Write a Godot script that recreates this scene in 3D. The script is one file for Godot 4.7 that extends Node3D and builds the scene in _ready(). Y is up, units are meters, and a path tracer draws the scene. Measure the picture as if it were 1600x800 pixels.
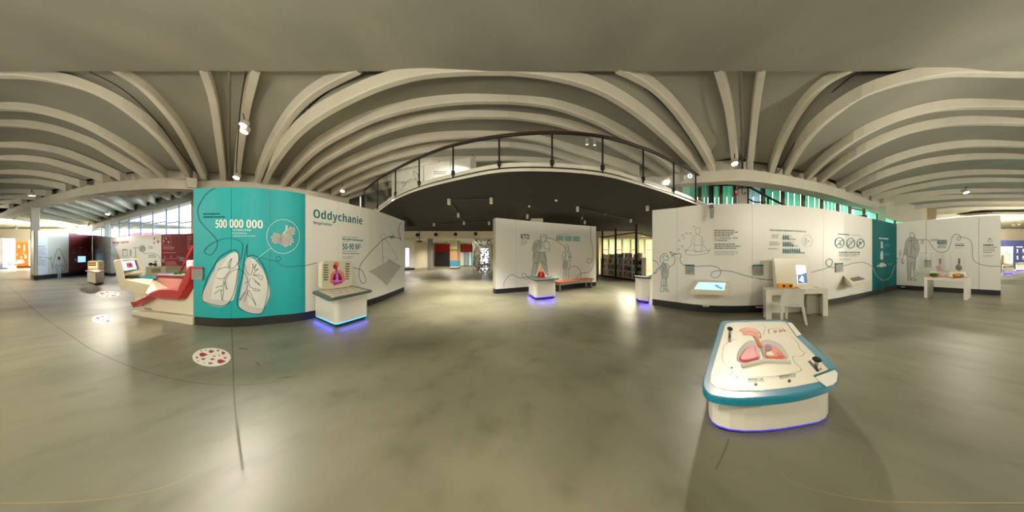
extends Node3D
# A science-centre hall under a fan of concrete vault ribs: breathing exhibition walls, consoles, a glass-railed gallery.
# Photograph pixels (1600x800 frame) only give directions; distances come from the floor, the wall or the usual height of what they touch.
const F := 330.0
const EYE := 1.6
var M := {}
var taken := {}
var rng := RandomNumberGenerator.new()


class Shape:
	var st := SurfaceTool.new()
	var any := false
	func _init(smooth := false) -> void:
		st.begin(Mesh.PRIMITIVE_TRIANGLES)
		st.set_smooth_group(0 if smooth else -1)
	func v(p: Vector3) -> void:
		st.set_uv(Vector2(p.x, p.y))
		st.add_vertex(p)
	func tri(a: Vector3, b: Vector3, c: Vector3, n: Vector3) -> void:
		var k := (b - a).cross(c - a)
		if k.length_squared() < 1e-16:
			return
		any = true
		if k.dot(n) > 0.0:
			v(a); v(c); v(b)
		else:
			v(a); v(b); v(c)
	func quad(a: Vector3, b: Vector3, c: Vector3, d: Vector3, n: Vector3) -> void:
		tri(a, b, c, n)
		tri(a, c, d, n)
	func sheet(a: Vector3, b: Vector3, c: Vector3, d: Vector3) -> void:
		any = true
		for p in [a, b, c, a, c, d]:
			v(p)
	func hexa(lo: Array, hi: Array) -> void:
		var c := Vector3.ZERO
		for p in lo + hi:
			c += p / 8.0
		var faces := [[lo[0], lo[1], lo[2], lo[3]], [hi[0], hi[1], hi[2], hi[3]]]
		for i in 4:
			var j := (i + 1) % 4
			faces.append([lo[i], lo[j], hi[j], hi[i]])
		for f in faces:
			var m: Vector3 = (f[0] + f[1] + f[2] + f[3]) / 4.0 - c
			quad(f[0], f[1], f[2], f[3], m)
	func box(c: Vector3, s: Vector3, b := 0.0) -> void:
		var h := s / 2.0
		b = minf(b, minf(h.x, minf(h.y, h.z)) * 0.6)
		if b <= 0.0:
			hexa([c + Vector3(-h.x, -h.y, -h.z), c + Vector3(h.x, -h.y, -h.z), c + Vector3(h.x, -h.y, h.z), c + Vector3(-h.x, -h.y, h.z)],
				[c + Vector3(-h.x, h.y, -h.z), c + Vector3(h.x, h.y, -h.z), c + Vector3(h.x, h.y, h.z), c + Vector3(-h.x, h.y, h.z)])
			return
		var g := h - Vector3(b, b, b)
		for ax in 3:
			var e := (ax + 1) % 3
			var f := (ax + 2) % 3
			for s1 in [-1.0, 1.0]:
				var q := []
				for k in [[-1, -1], [1, -1], [1, 1], [-1, 1]]:
					var p := Vector3.ZERO
					p[ax] = s1 * h[ax]; p[e] = k[0] * g[e]; p[f] = k[1] * g[f]
					q.append(c + p)
				var n := Vector3.ZERO
				n[ax] = s1
				quad(q[0], q[1], q[2], q[3], n)
			for s1 in [-1.0, 1.0]:
				for s2 in [-1.0, 1.0]:
					var q := []
					for k in [[-1, 0], [1, 0], [1, 1], [-1, 1]]:
						var p := Vector3.ZERO
						p[ax] = k[0] * g[ax]
						p[e] = s1 * (h[e] if k[1] == 0 else g[e])
						p[f] = s2 * (g[f] if k[1] == 0 else h[f])
						q.append(c + p)
					var n := Vector3.ZERO
					n[e] = s1; n[f] = s2
					quad(q[0], q[1], q[2], q[3], n)
		for sx in [-1.0, 1.0]:
			for sy in [-1.0, 1.0]:
				for sz in [-1.0, 1.0]:
					tri(c + Vector3(sx * h.x, sy * g.y, sz * g.z), c + Vector3(sx * g.x, sy * h.y, sz * g.z), c + Vector3(sx * g.x, sy * g.y, sz * h.z), Vector3(sx, sy, sz))
	func to3(p: Vector2, k: float, axis: int) -> Vector3:
		return Vector3(k, p.y, p.x) if axis == 0 else Vector3(p.x, k, p.y) if axis == 1 else Vector3(p.x, p.y, k)
	# a plan or profile outline pushed from a to b along an axis; bevel rounds the rim at b
	func prism(poly: PackedVector2Array, a: float, b: float, axis := 1, bevel := 0.0, t := Transform3D()) -> void:
		var rings := [[poly, a]]
		var sg := signf(b - a)
		if bevel > 0.0:
			rings.append([poly, b - sg * bevel])
			rings.append([inset(poly, bevel * 0.35), b - sg * bevel * 0.3])
			rings.append([inset(poly, bevel), b])
		else:
			rings.append([poly, b])
		var mid := Vector2.ZERO
		for p in poly:
			mid += p / poly.size()
		var cw := Geometry2D.is_polygon_clockwise(poly)
		for r in rings.size() - 1:
			var lo: PackedVector2Array = rings[r][0]
			var hi: PackedVector2Array = rings[r + 1][0]
			for i in poly.size():
				var j := (i + 1) % poly.size()
				var e := poly[j] - poly[i]
				var o := Vector2(e.y, -e.x) * (-1.0 if cw else 1.0)
				var n := t.basis * (to3(o, 0.0, axis) + to3(Vector2.ZERO, sg * e.length() * (0.5 if r > 0 else 0.0), axis))
				quad(t * to3(lo[i], rings[r][1], axis), t * to3(lo[j], rings[r][1], axis), t * to3(hi[j], rings[r + 1][1], axis), t * to3(hi[i], rings[r + 1][1], axis), n)
		for cap in [[rings[0], -sg], [rings[-1], sg]]:
			var q: PackedVector2Array = cap[0][0]
			var ids := Geometry2D.triangulate_polygon(q)
			var n := t.basis * to3(Vector2.ZERO, cap[1], axis)
			if ids.is_empty():
				for i in q.size():
					tri(t * to3(mid, cap[0][1], axis), t * to3(q[i], cap[0][1], axis), t * to3(q[(i + 1) % q.size()], cap[0][1], axis), n)
			for k in range(0, ids.size(), 3):
				tri(t * to3(q[ids[k]], cap[0][1], axis), t * to3(q[ids[k + 1]], cap[0][1], axis), t * to3(q[ids[k + 2]], cap[0][1], axis), n)
	static func inset(poly: PackedVector2Array, d: float) -> PackedVector2Array:
		var n := poly.size()
		var out := PackedVector2Array()
		var k := -1.0 if Geometry2D.is_polygon_clockwise(poly) else 1.0
		for i in n:
			var a := (poly[i] - poly[(i + n - 1) % n]).normalized()
			var b := (poly[(i + 1) % n] - poly[i]).normalized()
			var na := Vector2(-a.y, a.x) * k
			var nb := Vector2(-b.y, b.x) * k
			var m := na + nb
			var l := m.length_squared()
			out.append(poly[i] + (m * (2.0 / l) * d if l > 0.3 else na * d))
		return out
	func tube(pts: Array, r, n := 8) -> void:
		var up := Vector3.UP
		var rings := []
		for i in pts.size():
			var t: Vector3 = (pts[mini(i + 1, pts.size() - 1)] - pts[maxi(i - 1, 0)]).normalized()
			if i == 0:
				up = Vector3.UP if absf(t.y) < 0.9 else Vector3.RIGHT
			up = (up - t * t.dot(up)).normalized()
			var side := t.cross(up)
			var ring := []
			var rr: float = r[i] if r is Array else r
			for k in n:
				var a := TAU * k / n
				ring.append(pts[i] + (up * cos(a) + side * sin(a)) * rr)
			rings.append(ring)
		for i in rings.size() - 1:
			for k in n:
				var l := (k + 1) % n
				var m: Vector3 = (rings[i][k] + rings[i + 1][l]) / 2.0 - (pts[i] + pts[i + 1]) / 2.0
				quad(rings[i][k], rings[i][l], rings[i + 1][l], rings[i + 1][k], m)
		for e in [0, rings.size() - 1]:
			var n2: Vector3 = pts[0] - pts[1] if e == 0 else pts[-1] - pts[-2]
			for k in range(1, n - 1):
				tri(rings[e][0], rings[e][k], rings[e][k + 1], n2)
	func lathe(prof: Array, n := 20, o := Vector3.ZERO, t := Basis()) -> void:
		for i in prof.size() - 1:
			var a: Vector2 = prof[i]
			var b: Vector2 = prof[i + 1]
			for k in n:
				var c0 := Vector3(cos(TAU * k / n), 0, sin(TAU * k / n))
				var c1 := Vector3(cos(TAU * (k + 1) / n), 0, sin(TAU * (k + 1) / n))
				var d := b - a
				var nn := (c0 + c1) * d.y - Vector3.UP * d.x * 2.0
				quad(o + t * (c0 * a.x + Vector3.UP * a.y), o + t * (c1 * a.x + Vector3.UP * a.y), o + t * (c1 * b.x + Vector3.UP * b.y), o + t * (c0 * b.x + Vector3.UP * b.y), t * nn)
	func ball(c: Vector3, r: Vector3, n := 14, t := Basis()) -> void:
		var rows := n / 2
		var at := func(i: int, k: int) -> Vector3:
			var ph := PI * i / rows
			var th := TAU * k / n
			return c + t * Vector3(r.x * sin(ph) * cos(th), r.y * cos(ph), r.z * sin(ph) * sin(th))
		for i in rows:
			for k in n:
				var p: Vector3 = at.call(i, k)
				var q: Vector3 = at.call(i + 1, k + 1)
				var m := (p + q) / 2.0 - c
				quad(p, at.call(i, k + 1), q, at.call(i + 1, k), m)
	func done() -> ArrayMesh:
		st.generate_normals()
		return st.commit()


# an upright wall along a plan line; s runs along it in metres, off is how far in front of its face
class Wall:
	var p := PackedVector2Array()
	var l := PackedFloat32Array()
	func _init(points: PackedVector2Array) -> void:
		p = points
		var s := 0.0
		for i in p.size():
			if i > 0:
				s += p[i].distance_to(p[i - 1])
			l.append(s)
	func long() -> float:
		return l[-1]
	func loc(u: float, w: float) -> Vector2:
		var d := Vector2((u - 800.0) / F, -1.0)
		var best := Vector3(1e9, 0, 0)
		for i in p.size() - 1:
			var a := p[i]
			var e := p[i + 1] - p[i]
			var den := d.x * e.y - d.y * e.x
			if absf(den) < 1e-9:
				continue
			var t := (a.x * e.y - a.y * e.x) / den
			var k := (a.x * d.y - a.y * d.x) / den
			var miss := maxf(0.0, maxf(-k, k - 1.0)) * e.length()
			if t > 0.0 and miss * 1000.0 + t < best.x:
				best = Vector3(miss * 1000.0 + t, l[i] + k * e.length(), t)
		return Vector2(best.y, EYE + (400.0 - w) / F * best.z)
	func seg(s: float) -> int:
		for i in range(1, p.size() - 1):
			if s < l[i]:
				return i - 1
		return p.size() - 2
	func normal(s: float) -> Vector3:
		var i := seg(s)
		var e := (p[i + 1] - p[i]).normalized()
		var n := Vector2(-e.y, e.x)
		if n.dot(p[i] + p[i + 1]) > 0.0:
			n = -n
		return Vector3(n.x, 0, n.y)
	func at(s: float, y: float, off := 0.0) -> Vector3:
		var i := seg(s)
		var e := (p[i + 1] - p[i]).normalized()
		var q := p[i] + e * (s - l[i])
		return Vector3(q.x, y, q.y) + normal(s) * off
	func steps(s0: float, s1: float) -> PackedFloat32Array:
		var out := PackedFloat32Array([s0])
		for x in l:
			if x > s0 + 1e-4 and x < s1 - 1e-4:
				out.append(x)
		out.append(s1)
		return out


# ---------- directions from pixels ----------
func at_y(u: float, w: float, y: float) -> Vector3:
	var z := (y - EYE) * F / (400.0 - w)
	return Vector3((u - 800.0) * z / F, y, -z)

func gp(u: float, w: float) -> Vector3:
	return at_y(u, w, 0.0)

func at_z(u: float, w: float, z: float) -> Vector3:
	return Vector3((u - 800.0) * z / F, EYE + (400.0 - w) * z / F, -z)

func curve2(pts: Array, per := 6) -> PackedVector2Array:
	var out := PackedVector2Array()
	for i in pts.size() - 1:
		var a: Vector2 = pts[maxi(i - 1, 0)]
		var b: Vector2 = pts[i]
		var c: Vector2 = pts[i + 1]
		var d: Vector2 = pts[mini(i + 2, pts.size() - 1)]
		for k in per:
			out.append(b.cubic_interpolate(c, a, d, float(k) / per))
	out.append(pts[-1])
	return out

func loop2(pts: Array, per := 6) -> PackedVector2Array:
	var out := PackedVector2Array()
	var n := pts.size()
	for i in n:
		for k in per:
			out.append(pts[i].cubic_interpolate(pts[(i + 1) % n], pts[(i + n - 1) % n], pts[(i + 2) % n], float(k) / per))
	return out

# "u,v u,v ..." -> points
func px(s: String) -> Array:
	var out := []
	for w in s.split(" ", false):
		var c := w.split(",")
		out.append(Vector2(float(c[0]), float(c[1])))
	return out

func resample(line: PackedVector2Array, n: int) -> PackedVector2Array:
	var d := PackedFloat32Array([0.0])
	for i in range(1, line.size()):
		d.append(d[-1] + line[i].distance_to(line[i - 1]))
	var out := PackedVector2Array()
	var j := 0
	for k in n:
		var want := d[-1] * k / (n - 1)
		while j < line.size() - 2 and d[j + 1] < want:
			j += 1
		out.append(line[j].lerp(line[j + 1], clampf((want - d[j]) / maxf(d[j + 1] - d[j], 1e-6), 0, 1)))
	return out

func round_rect(w: float, h: float, r: float, n := 6, c := Vector2.ZERO) -> PackedVector2Array:
	var out := PackedVector2Array()
	for q in 4:
		var k: Vector2 = [Vector2(1, 1), Vector2(-1, 1), Vector2(-1, -1), Vector2(1, -1)][q]
		for i in n + 1:
			var a := PI / 2 * q + PI / 2 * i / n
			out.append(c + k * Vector2(w / 2 - r, h / 2 - r) + Vector2(cos(a), sin(a)) * r)
	return out

func ellipse(c: Vector2, rx: float, ry: float, n := 28) -> PackedVector2Array:
	var out := PackedVector2Array()
	for i in n:
		out.append(c + Vector2(cos(TAU * i / n) * rx, sin(TAU * i / n) * ry))
	return out

# ---------- nodes ----------
func numbered(called: String) -> String:
	taken[called] = taken.get(called, -1) + 1
	return called if taken[called] == 0 else "%s_%03d" % [called, taken[called]]

func thing(called: String, label: String, category: String, at := Vector3.ZERO, turn := 0.0, group := "") -> Node3D:
	var o := Node3D.new()
	o.name = numbered(called)
	add_child(o)
	o.position = at
	o.rotation.y = turn
	tag(o, label, category, group)
	return o

func tag(o: Node, label: String, category: String, group := "", kind := "") -> Node:
	if label: o.set_meta("label", label)
	if category: o.set_meta("category", category)
	if group: o.set_meta("group", group)
	if kind: o.set_meta("kind", kind)
	return o

# one mesh; world shapes given in world metres are brought back to the parent's place
func part(called: String, s, m: String, parent: Node = self, label := "", world := false) -> MeshInstance3D:
	var o := MeshInstance3D.new()
	o.name = numbered(called) if parent == self else called
	o.mesh = s.done() if s is Shape else s
	o.material_override = M[m]
	parent.add_child(o, true)
	if world and parent != self:
		var t := Transform3D()
		var k: Node = parent
		while k != self:
			t = k.transform * t
			k = k.get_parent()
		o.transform = t.affine_inverse()
	if label: o.set_meta("label", label)
	return o

func structure(called: String, s, m: String, label: String) -> MeshInstance3D:
	var o := part(called, s, m)
	o.set_meta("kind", "structure")
	o.set_meta("label", label)
	return o

func copy(src: Node3D, at: Vector3, turn: float, label := "") -> Node3D:
	var base := String(src.name)
	var c: Node3D = src.duplicate()
	var rx := RegEx.create_from_string("_\\d{3}$")
	c.name = numbered(rx.sub(base, ""))
	add_child(c)
	c.position = at
	c.rotation.y = turn
	if label: c.set_meta("label", label)
	return c

# ---------- materials ----------
func mat(key: String, c: Color, rough := 0.6, metal := 0.0) -> StandardMaterial3D:
	var m := StandardMaterial3D.new()
	m.resource_name = key
	m.albedo_color = c
	m.roughness = rough
	m.metallic = metal
	M[key] = m
	return m

func glow(key: String, c: Color, e: float) -> void:
	var m := mat(key, c, 0.4)
	m.emission_enabled = true
	m.emission = c
	m.emission_energy_multiplier = e

func glass(key: String, c: Color, a: float) -> void:
	var m := mat(key, Color(c.r, c.g, c.b, a), 0.05)
	m.transparency = BaseMaterial3D.TRANSPARENCY_ALPHA

func noise_tex(freq: float, octaves: int, ramp: Array, sd: int, size := 512) -> NoiseTexture2D:
	var n := FastNoiseLite.new()
	n.noise_type = FastNoiseLite.TYPE_SIMPLEX_SMOOTH
	n.seed = sd
	n.frequency = freq
	n.fractal_octaves = octaves
	var t := NoiseTexture2D.new()
	t.width = size; t.height = size
	t.seamless = true
	t.noise = n
	var g := Gradient.new()
	g.offsets = PackedFloat32Array(ramp.map(func(r): return r[0]))
	g.colors = PackedColorArray(ramp.map(func(r): return r[1]))
	t.color_ramp = g
	return t

# ---------- print and lettering on walls ----------
func letters(text: String, bold := true) -> Array:
	var out := []
	for s in [text, "H"]:
		var f := SystemFont.new()
		f.font_names = PackedStringArray(["Droid Sans"])
		f.font_weight = 700 if bold else 400
		var t := TextMesh.new()
		t.font = f
		t.text = s
		t.font_size = 64
		t.pixel_size = 0.01
		t.depth = 0.0
		t.curve_step = 2.0
		t.horizontal_alignment = HORIZONTAL_ALIGNMENT_LEFT
		out.append(t.surface_get_arrays(0))
	return out

# text mapped to a box: x 0..1 from its left to its right end, y 0 at the base line and 1 at the height of a capital
func letter_tris(text: String, bold := true) -> PackedVector2Array:
	var a := letters(text, bold)
	var v: PackedVector3Array = a[0][Mesh.ARRAY_VERTEX]
	var ids: PackedInt32Array = a[0][Mesh.ARRAY_INDEX] if a[0][Mesh.ARRAY_INDEX] != null else PackedInt32Array(range(v.size()))
	var h: PackedVector3Array = a[1][Mesh.ARRAY_VERTEX]
	var lo := INF
	var hi := -INF
	for p in h:
		lo = minf(lo, p.y); hi = maxf(hi, p.y)
	var x0 := INF
	var x1 := -INF
	for p in v:
		x0 = minf(x0, p.x); x1 = maxf(x1, p.x)
	var out := PackedVector2Array()
	for i in ids:
		out.append(Vector2((v[i].x - x0) / (x1 - x0), (v[i].y - lo) / (hi - lo)))
	return out

# lettering on a wall between two pixels of its base line; cap is the pixel height of a capital at the first
func wall_text(w: Wall, text: String, u0: float, v0: float, u1: float, v1: float, cap: float, m: String, parent: Node, called := "lettering", bold := true) -> void:
	var a := w.loc(u0, v0)
	var b := w.loc(u1, v1)
	var h := w.loc(u0, v0 - cap).y - a.y
	var s := Shape.new()
	var t := letter_tris(text, bold)
	for i in range(0, t.size(), 3):
		var q := []
		for k in 3:
			var p := t[i + k]
			q.append(w.at(lerpf(a.x, b.x, p.x), lerpf(a.y, b.y, p.x) + p.y * h, 0.006))
		s.tri(q[0], q[1], q[2], w.normal(lerpf(a.x, b.x, t[i].x)))
	part(called, s, m, parent, "", true)

# small print too fine to read: rows of short strokes
func wall_copy(w: Wall, u0: float, u1: float, v0: float, v1: float, rows: int, m: String, parent: Node, called := "small_print", fill := 0.45, slope := 0.0) -> void:
	var s := Shape.new()
	for r in rows:
		var vm := lerpf(v0, v1, (r + 0.5) / rows)
		var hv := (v1 - v0) / rows * fill / 2.0
		var u := u0
		var stop := u1 - (u1 - u0) * (rng.randf() * 0.25 if r % 4 != 3 else rng.randf_range(0.3, 0.6))
		while u < stop:
			var e := minf(stop, u + (u1 - u0) * rng.randf_range(0.05, 0.16))
			var dv := slope * (u - u0)
			var a := w.loc(u, vm + dv - hv)
			var b := w.loc(e, vm + dv + hv)
			wall_rect(s, w, a.x, b.x, a.y, b.y, 0.006)
			u = e + (u1 - u0) * 0.025
	if s.any:
		part(called, s, m, parent, "", true)

func wall_rect(s: Shape, w: Wall, s0: float, s1: float, y0: float, y1: float, off: float) -> void:
	var a := minf(s0, s1)
	var b := maxf(s0, s1)
	var st := w.steps(a, b)
	for i in st.size() - 1:
		s.quad(w.at(st[i], y0, off), w.at(st[i + 1] - 1e-5, y0, off), w.at(st[i + 1] - 1e-5, y1, off), w.at(st[i], y1, off), w.normal((st[i] + st[i + 1]) / 2))

# drawn lines, each a list of pixels, width in pixels
func wall_lines(s: Shape, w: Wall, lines: Array, width: float, off := 0.007, smooth := true) -> void:
	for line in lines:
		var q: PackedVector2Array = curve2(line, 7) if smooth and line.size() > 2 else PackedVector2Array(line)
		var m := PackedVector2Array()
		for p in q:
			if m.is_empty() or p.distance_to(m[-1]) > 0.12:
				m.append(p)
		for i in m.size() - 1:
			var d := (m[i + 1] - m[i]).normalized()
			var d0 := (m[i] - m[i - 1]).normalized() if i > 0 else d
			var d1 := (m[i + 2] - m[i + 1]).normalized() if i + 2 < m.size() else d
			var n0 := (d + d0).normalized()
			var n1 := (d + d1).normalized()
			if n0.dot(d) < 0.5: n0 = d
			if n1.dot(d) < 0.5: n1 = d
			var a := Vector2(-n0.y, n0.x) * width / 2
			var b := Vector2(-n1.y, n1.x) * width / 2
			var c := []
			for p in [m[i] - a, m[i + 1] - b, m[i + 1] + b, m[i] + a]:
				var l := w.loc(p.x, p.y)
				c.append(w.at(l.x, l.y, off))
			s.quad(c[0], c[1], c[2], c[3], w.normal(w.loc(m[i].x, m[i].y).x))

func wall_draw(w: Wall, called: String, lines: Array, width: float, m: String, parent: Node, smooth := true) -> void:
	var s := Shape.new()
	wall_lines(s, w, lines, width, 0.007, smooth)
	part(called, s, m, parent, "", true)

# a filled flat shape on a wall, outline in pixels
func wall_fill(w: Wall, called: String, outlines: Array, m: String, parent: Node, off := 0.004, smooth := true) -> void:
	var s := Shape.new()
	for o in outlines:
		var q := PackedVector2Array()
		for p in (loop2(o, 5) if smooth else PackedVector2Array(o)):
			q.append(w.loc(p.x, p.y))
		var lo := INF
		var hi := -INF
		for p in q:
			lo = minf(lo, p.x); hi = maxf(hi, p.x)
		var st := w.steps(lo, hi)
		for i in st.size() - 1:
			for piece in Geometry2D.intersect_polygons(q, PackedVector2Array([Vector2(st[i], -9), Vector2(st[i + 1], -9), Vector2(st[i + 1], 19), Vector2(st[i], 19)])):
				var ids := Geometry2D.triangulate_polygon(piece)
				for k in range(0, ids.size(), 3):
					var t := []
					for j in 3:
						t.append(w.at(clampf(piece[ids[k + j]].x, st[i] + 1e-5, st[i + 1] - 1e-5), piece[ids[k + j]].y, off))
					s.tri(t[0], t[1], t[2], w.normal((st[i] + st[i + 1]) / 2))
	if s.any:
		part(called, s, m, parent, "", true)

func circle_px(u: float, v: float, r: float, n := 24, ry := 0.0) -> Array:
	var out := []
	for i in n + 1:
		out.append(Vector2(u + cos(TAU * i / n) * r, v + sin(TAU * i / n) * (ry if ry > 0 else r)))
	return out

# a display wall: a core, a plinth, flush panels split at pixel columns
func display_wall(called: String, label: String, base: Array, tops: Array, cuts: Array, thick := 0.22, per := 6, plinth := 0.2, category := "display wall") -> Array:
	var plan := PackedVector2Array()
	for p in (curve2(base, per) if per > 1 else PackedVector2Array(base)):
		var g := gp(p.x, p.y)
		plan.append(Vector2(g.x, g.z))
	var w := Wall.new(plan)
	var ty := []
	for t in tops:
		var l := w.loc(t.x, t.y)
		ty.append(l)
	var top := func(s: float) -> float:
		for i in ty.size() - 1:
			if s <= ty[i + 1].x or i == ty.size() - 2:
				return lerpf(ty[i].y, ty[i + 1].y, clampf((s - ty[i].x) / (ty[i + 1].x - ty[i].x), 0, 1))
		return ty[0].y
	var o := thing(called, label, category, w.at(w.long() / 2, 0))
	for spec in [["core", 0.03, 0.0, -0.012, "white_edge"], ["plinth", 0.0, 0.0, -0.012, "plinth"]]:
		var s := Shape.new()
		var st := w.steps(0.0, w.long())
		for i in st.size() - 1:
			var lo := []
			var hi := []
			for q in [[st[i], -0.012], [st[i + 1] - 1e-5, -0.012], [st[i + 1] - 1e-5, -thick], [st[i], -thick]]:
				var y0: float = plinth if spec[0] == "core" else 0.0
				var y1: float = top.call(q[0]) if spec[0] == "core" else plinth
				lo.append(w.at(q[0], y0, q[1]))
				hi.append(w.at(q[0], y1, q[1]))
			s.hexa(lo, hi)
		part(spec[0], s, spec[4], o, "", true)
	for i in cuts.size() - 1:
		var a: float = w.loc(cuts[i][0], 420).x if i > 0 else 0.0
		var b: float = w.loc(cuts[i + 1][0], 420).x if i < cuts.size() - 2 else w.long()
		var g := 0.005
		var s := Shape.new()
		var st := w.steps(a + g, b - g)
		for k in st.size() - 1:
			var lo := []
			var hi := []
			for q in [[st[k], 0.0], [st[k + 1] - 1e-5, 0.0], [st[k + 1] - 1e-5, -0.012], [st[k], -0.012]]:
				lo.append(w.at(q[0], plinth, q[1]))
				hi.append(w.at(q[0], top.call(q[0]), q[1]))
			s.hexa(lo, hi)
		part("panel", s, cuts[i][1], o, "", true)
	return [o, w]


func _ready() -> void:
	rng.seed = 7
	# camera
	var cam := Camera3D.new()
	cam.name = "camera"
	cam.position = Vector3(0, EYE, 0)
	cam.fov = rad_to_deg(2.0 * atan(400.0 / F))
	cam.near = 0.05
	cam.far = 300.0
	add_child(cam)
	cam.current = true
	# sky, exposure
	var env := Environment.new()
	env.background_mode = Environment.BG_SKY
	var sky := Sky.new()
	var sm := ProceduralSkyMaterial.new()
	sm.sky_top_color = Color(0.72, 0.82, 0.95)
	sm.sky_horizon_color = Color(0.93, 0.96, 1.0)
	sm.ground_bottom_color = Color(0.55, 0.55, 0.52)
	sm.ground_horizon_color = Color(0.85, 0.87, 0.88)
	sky.sky_material = sm
	env.sky = sky
	env.background_energy_multiplier = 5.0
	env.tonemap_mode = Environment.TONE_MAPPER_LINEAR
	env.tonemap_exposure = 1.64
	env.sdfgi_enabled = true
	env.ssao_enabled = true
	env.ssil_enabled = true
	var we := WorldEnvironment.new()
	we.name = "surroundings"
	we.environment = env
	add_child(we)
	materials()
	lamps()
	shell()
	vault()
	gallery()
	breathing_wall()
	who_wall()
	capacity_wall()
	smoke_wall()
	blood_walls()
	far_hall()
	library()
	far_sides()
	breathing_table()
	consoles()
	capacity_furniture()
	pump_table()
	donor_chair()
	floor_marks()
	fittings()


func materials() -> void:
	mat("white", Color(0.935, 0.93, 0.905), 0.45)
	mat("white_edge", Color(0.74, 0.73, 0.68), 0.6)
	mat("cream", Color(0.90, 0.87, 0.77), 0.35)
	mat("solid_white", Color(0.90, 0.89, 0.84), 0.3)
	mat("chair_white", Color(0.90, 0.90, 0.87), 0.4)
	mat("teal", Color(0.02, 0.64, 0.66), 0.6)
	mat("deep_teal", Color(0.01, 0.42, 0.43), 0.75)
	M["deep_teal"].metallic_specular = 0.25
	mat("teal_ink", Color(0.06, 0.47, 0.48), 0.6)
	mat("grey_ink", Color(0.45, 0.47, 0.46), 0.7)
	mat("pale_ink", Color(0.69, 0.70, 0.68), 0.7)
	mat("shade_tint", Color(0.76, 0.765, 0.745), 0.6)
	mat("dark_ink", Color(0.16, 0.20, 0.21), 0.7)
	mat("line_ink", Color(0.16, 0.34, 0.35), 0.7)
	mat("navy_line", Color(0.07, 0.20, 0.23), 0.7)
	mat("white_ink", Color(0.93, 0.93, 0.90), 0.6)
	mat("lung_pale", Color(0.83, 0.84, 0.82), 0.6)
	mat("lung_warm", Color(0.77, 0.76, 0.75), 0.6)
	mat("plinth", Color(0.13, 0.13, 0.14), 0.55)
	mat("black", Color(0.05, 0.05, 0.055), 0.4)
	mat("soffit", Color(0.16, 0.15, 0.145), 0.75)
	mat("rail", Color(0.11, 0.11, 0.11), 0.4, 0.3)
	mat("wood_rail", Color(0.42, 0.22, 0.10), 0.4)
	mat("steel", Color(0.62, 0.62, 0.62), 0.35, 0.8)
	mat("red", Color(0.72, 0.06, 0.10), 0.38)
	mat("dark_red", Color(0.50, 0.09, 0.11), 0.5)
	mat("pink", Color(0.93, 0.62, 0.63), 0.4)
	mat("blood", Color(0.66, 0.10, 0.16), 0.5)
	mat("orange", Color(0.93, 0.40, 0.10), 0.5)
	mat("orange_bench", Color(0.80, 0.42, 0.22), 0.45)
	mat("yellow", Color(0.95, 0.64, 0.08), 0.4)
	mat("navy", Color(0.09, 0.11, 0.21), 0.5)
	mat("grey_green", Color(0.30, 0.39, 0.37), 0.4)
	mat("rim_blue", Color(0.08, 0.51, 0.62), 0.25)
	mat("plate_grey", Color(0.62, 0.62, 0.61), 0.35, 0.2)
	mat("lilac_screen", Color(0.34, 0.30, 0.42), 0.2)
	mat("gloss_red", Color(0.62, 0.05, 0.08), 0.2)
	mat("skin_pink", Color(0.90, 0.55, 0.46), 0.5)
	mat("lung_red", Color(0.82, 0.30, 0.33), 0.3)
	mat("lung_orange", Color(0.90, 0.46, 0.30), 0.3)
	mat("lung_violet", Color(0.45, 0.28, 0.42), 0.3)
	mat("bone", Color(0.86, 0.80, 0.70), 0.4)
	mat("green_plastic", Color(0.16, 0.42, 0.16), 0.35)
	mat("turquoise", Color(0.10, 0.55, 0.62), 0.35)
	mat("dark_grey", Color(0.25, 0.26, 0.28), 0.5)
	mat("mid_grey", Color(0.50, 0.50, 0.49), 0.5)
	mat("cream_wall", Color(0.88, 0.83, 0.72), 0.7)
	mat("brown_frame", Color(0.50, 0.38, 0.25), 0.5)
	mat("conduit", Color(0.45, 0.41, 0.36), 0.6)
	mat("blue_frame", Color(0.45, 0.55, 0.66), 0.45)
	mat("hall_red", Color(0.80, 0.16, 0.10), 0.45)
	mat("column_green", Color(0.52, 0.56, 0.16), 0.5)
	mat("column_sand", Color(0.74, 0.56, 0.42), 0.5)
	mat("column_blue", Color(0.27, 0.62, 0.76), 0.5)
	mat("locker_dark", Color(0.12, 0.09, 0.09), 0.4)
	mat("joint_and_shade_tone", Color(0.40, 0.38, 0.31), 0.7)
	mat("pale_joint", Color(0.56, 0.50, 0.37), 0.6)
	mat("brick_red", Color(0.70, 0.36, 0.33), 0.8)
	glass("glass", Color(0.86, 0.92, 0.90), 0.05)
	glass("clear_glass", Color(0.95, 0.98, 1.0), 0.05)
	glass("acrylic", Color(0.92, 0.93, 0.90), 0.07)
	for k in [["green_sheet", Color(0.55, 0.97, 0.74)], ["pale_sheet", Color(0.82, 0.98, 0.97)], ["lime_sheet", Color(0.90, 0.94, 0.74)]]:
		var g := mat(k[0], k[1], 0.35)
		g.backlight_enabled = true
		g.backlight = k[1]
	glow("lens", Color(1.0, 0.96, 0.86), 14.0)
	glow("opal", Color(1.0, 0.96, 0.88), 3.0)
	glow("led_dim", Color(0.30, 0.24, 1.0), 0.35)
	glow("led_violet", Color(0.30, 0.24, 1.0), 1.2)
	glow("led_cyan", Color(0.25, 0.75, 1.0), 1.1)
	glow("screen_blue", Color(0.66, 0.84, 0.95), 0.75)
	glow("screen_white", Color(0.86, 0.90, 0.98), 0.8)
	glow("screen_ink", Color(0.16, 0.52, 0.80), 0.45)
	glow("screen_dark", Color(0.30, 0.40, 0.62), 0.35)
	glow("screen_red", Color(0.85, 0.15, 0.22), 0.5)
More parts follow.
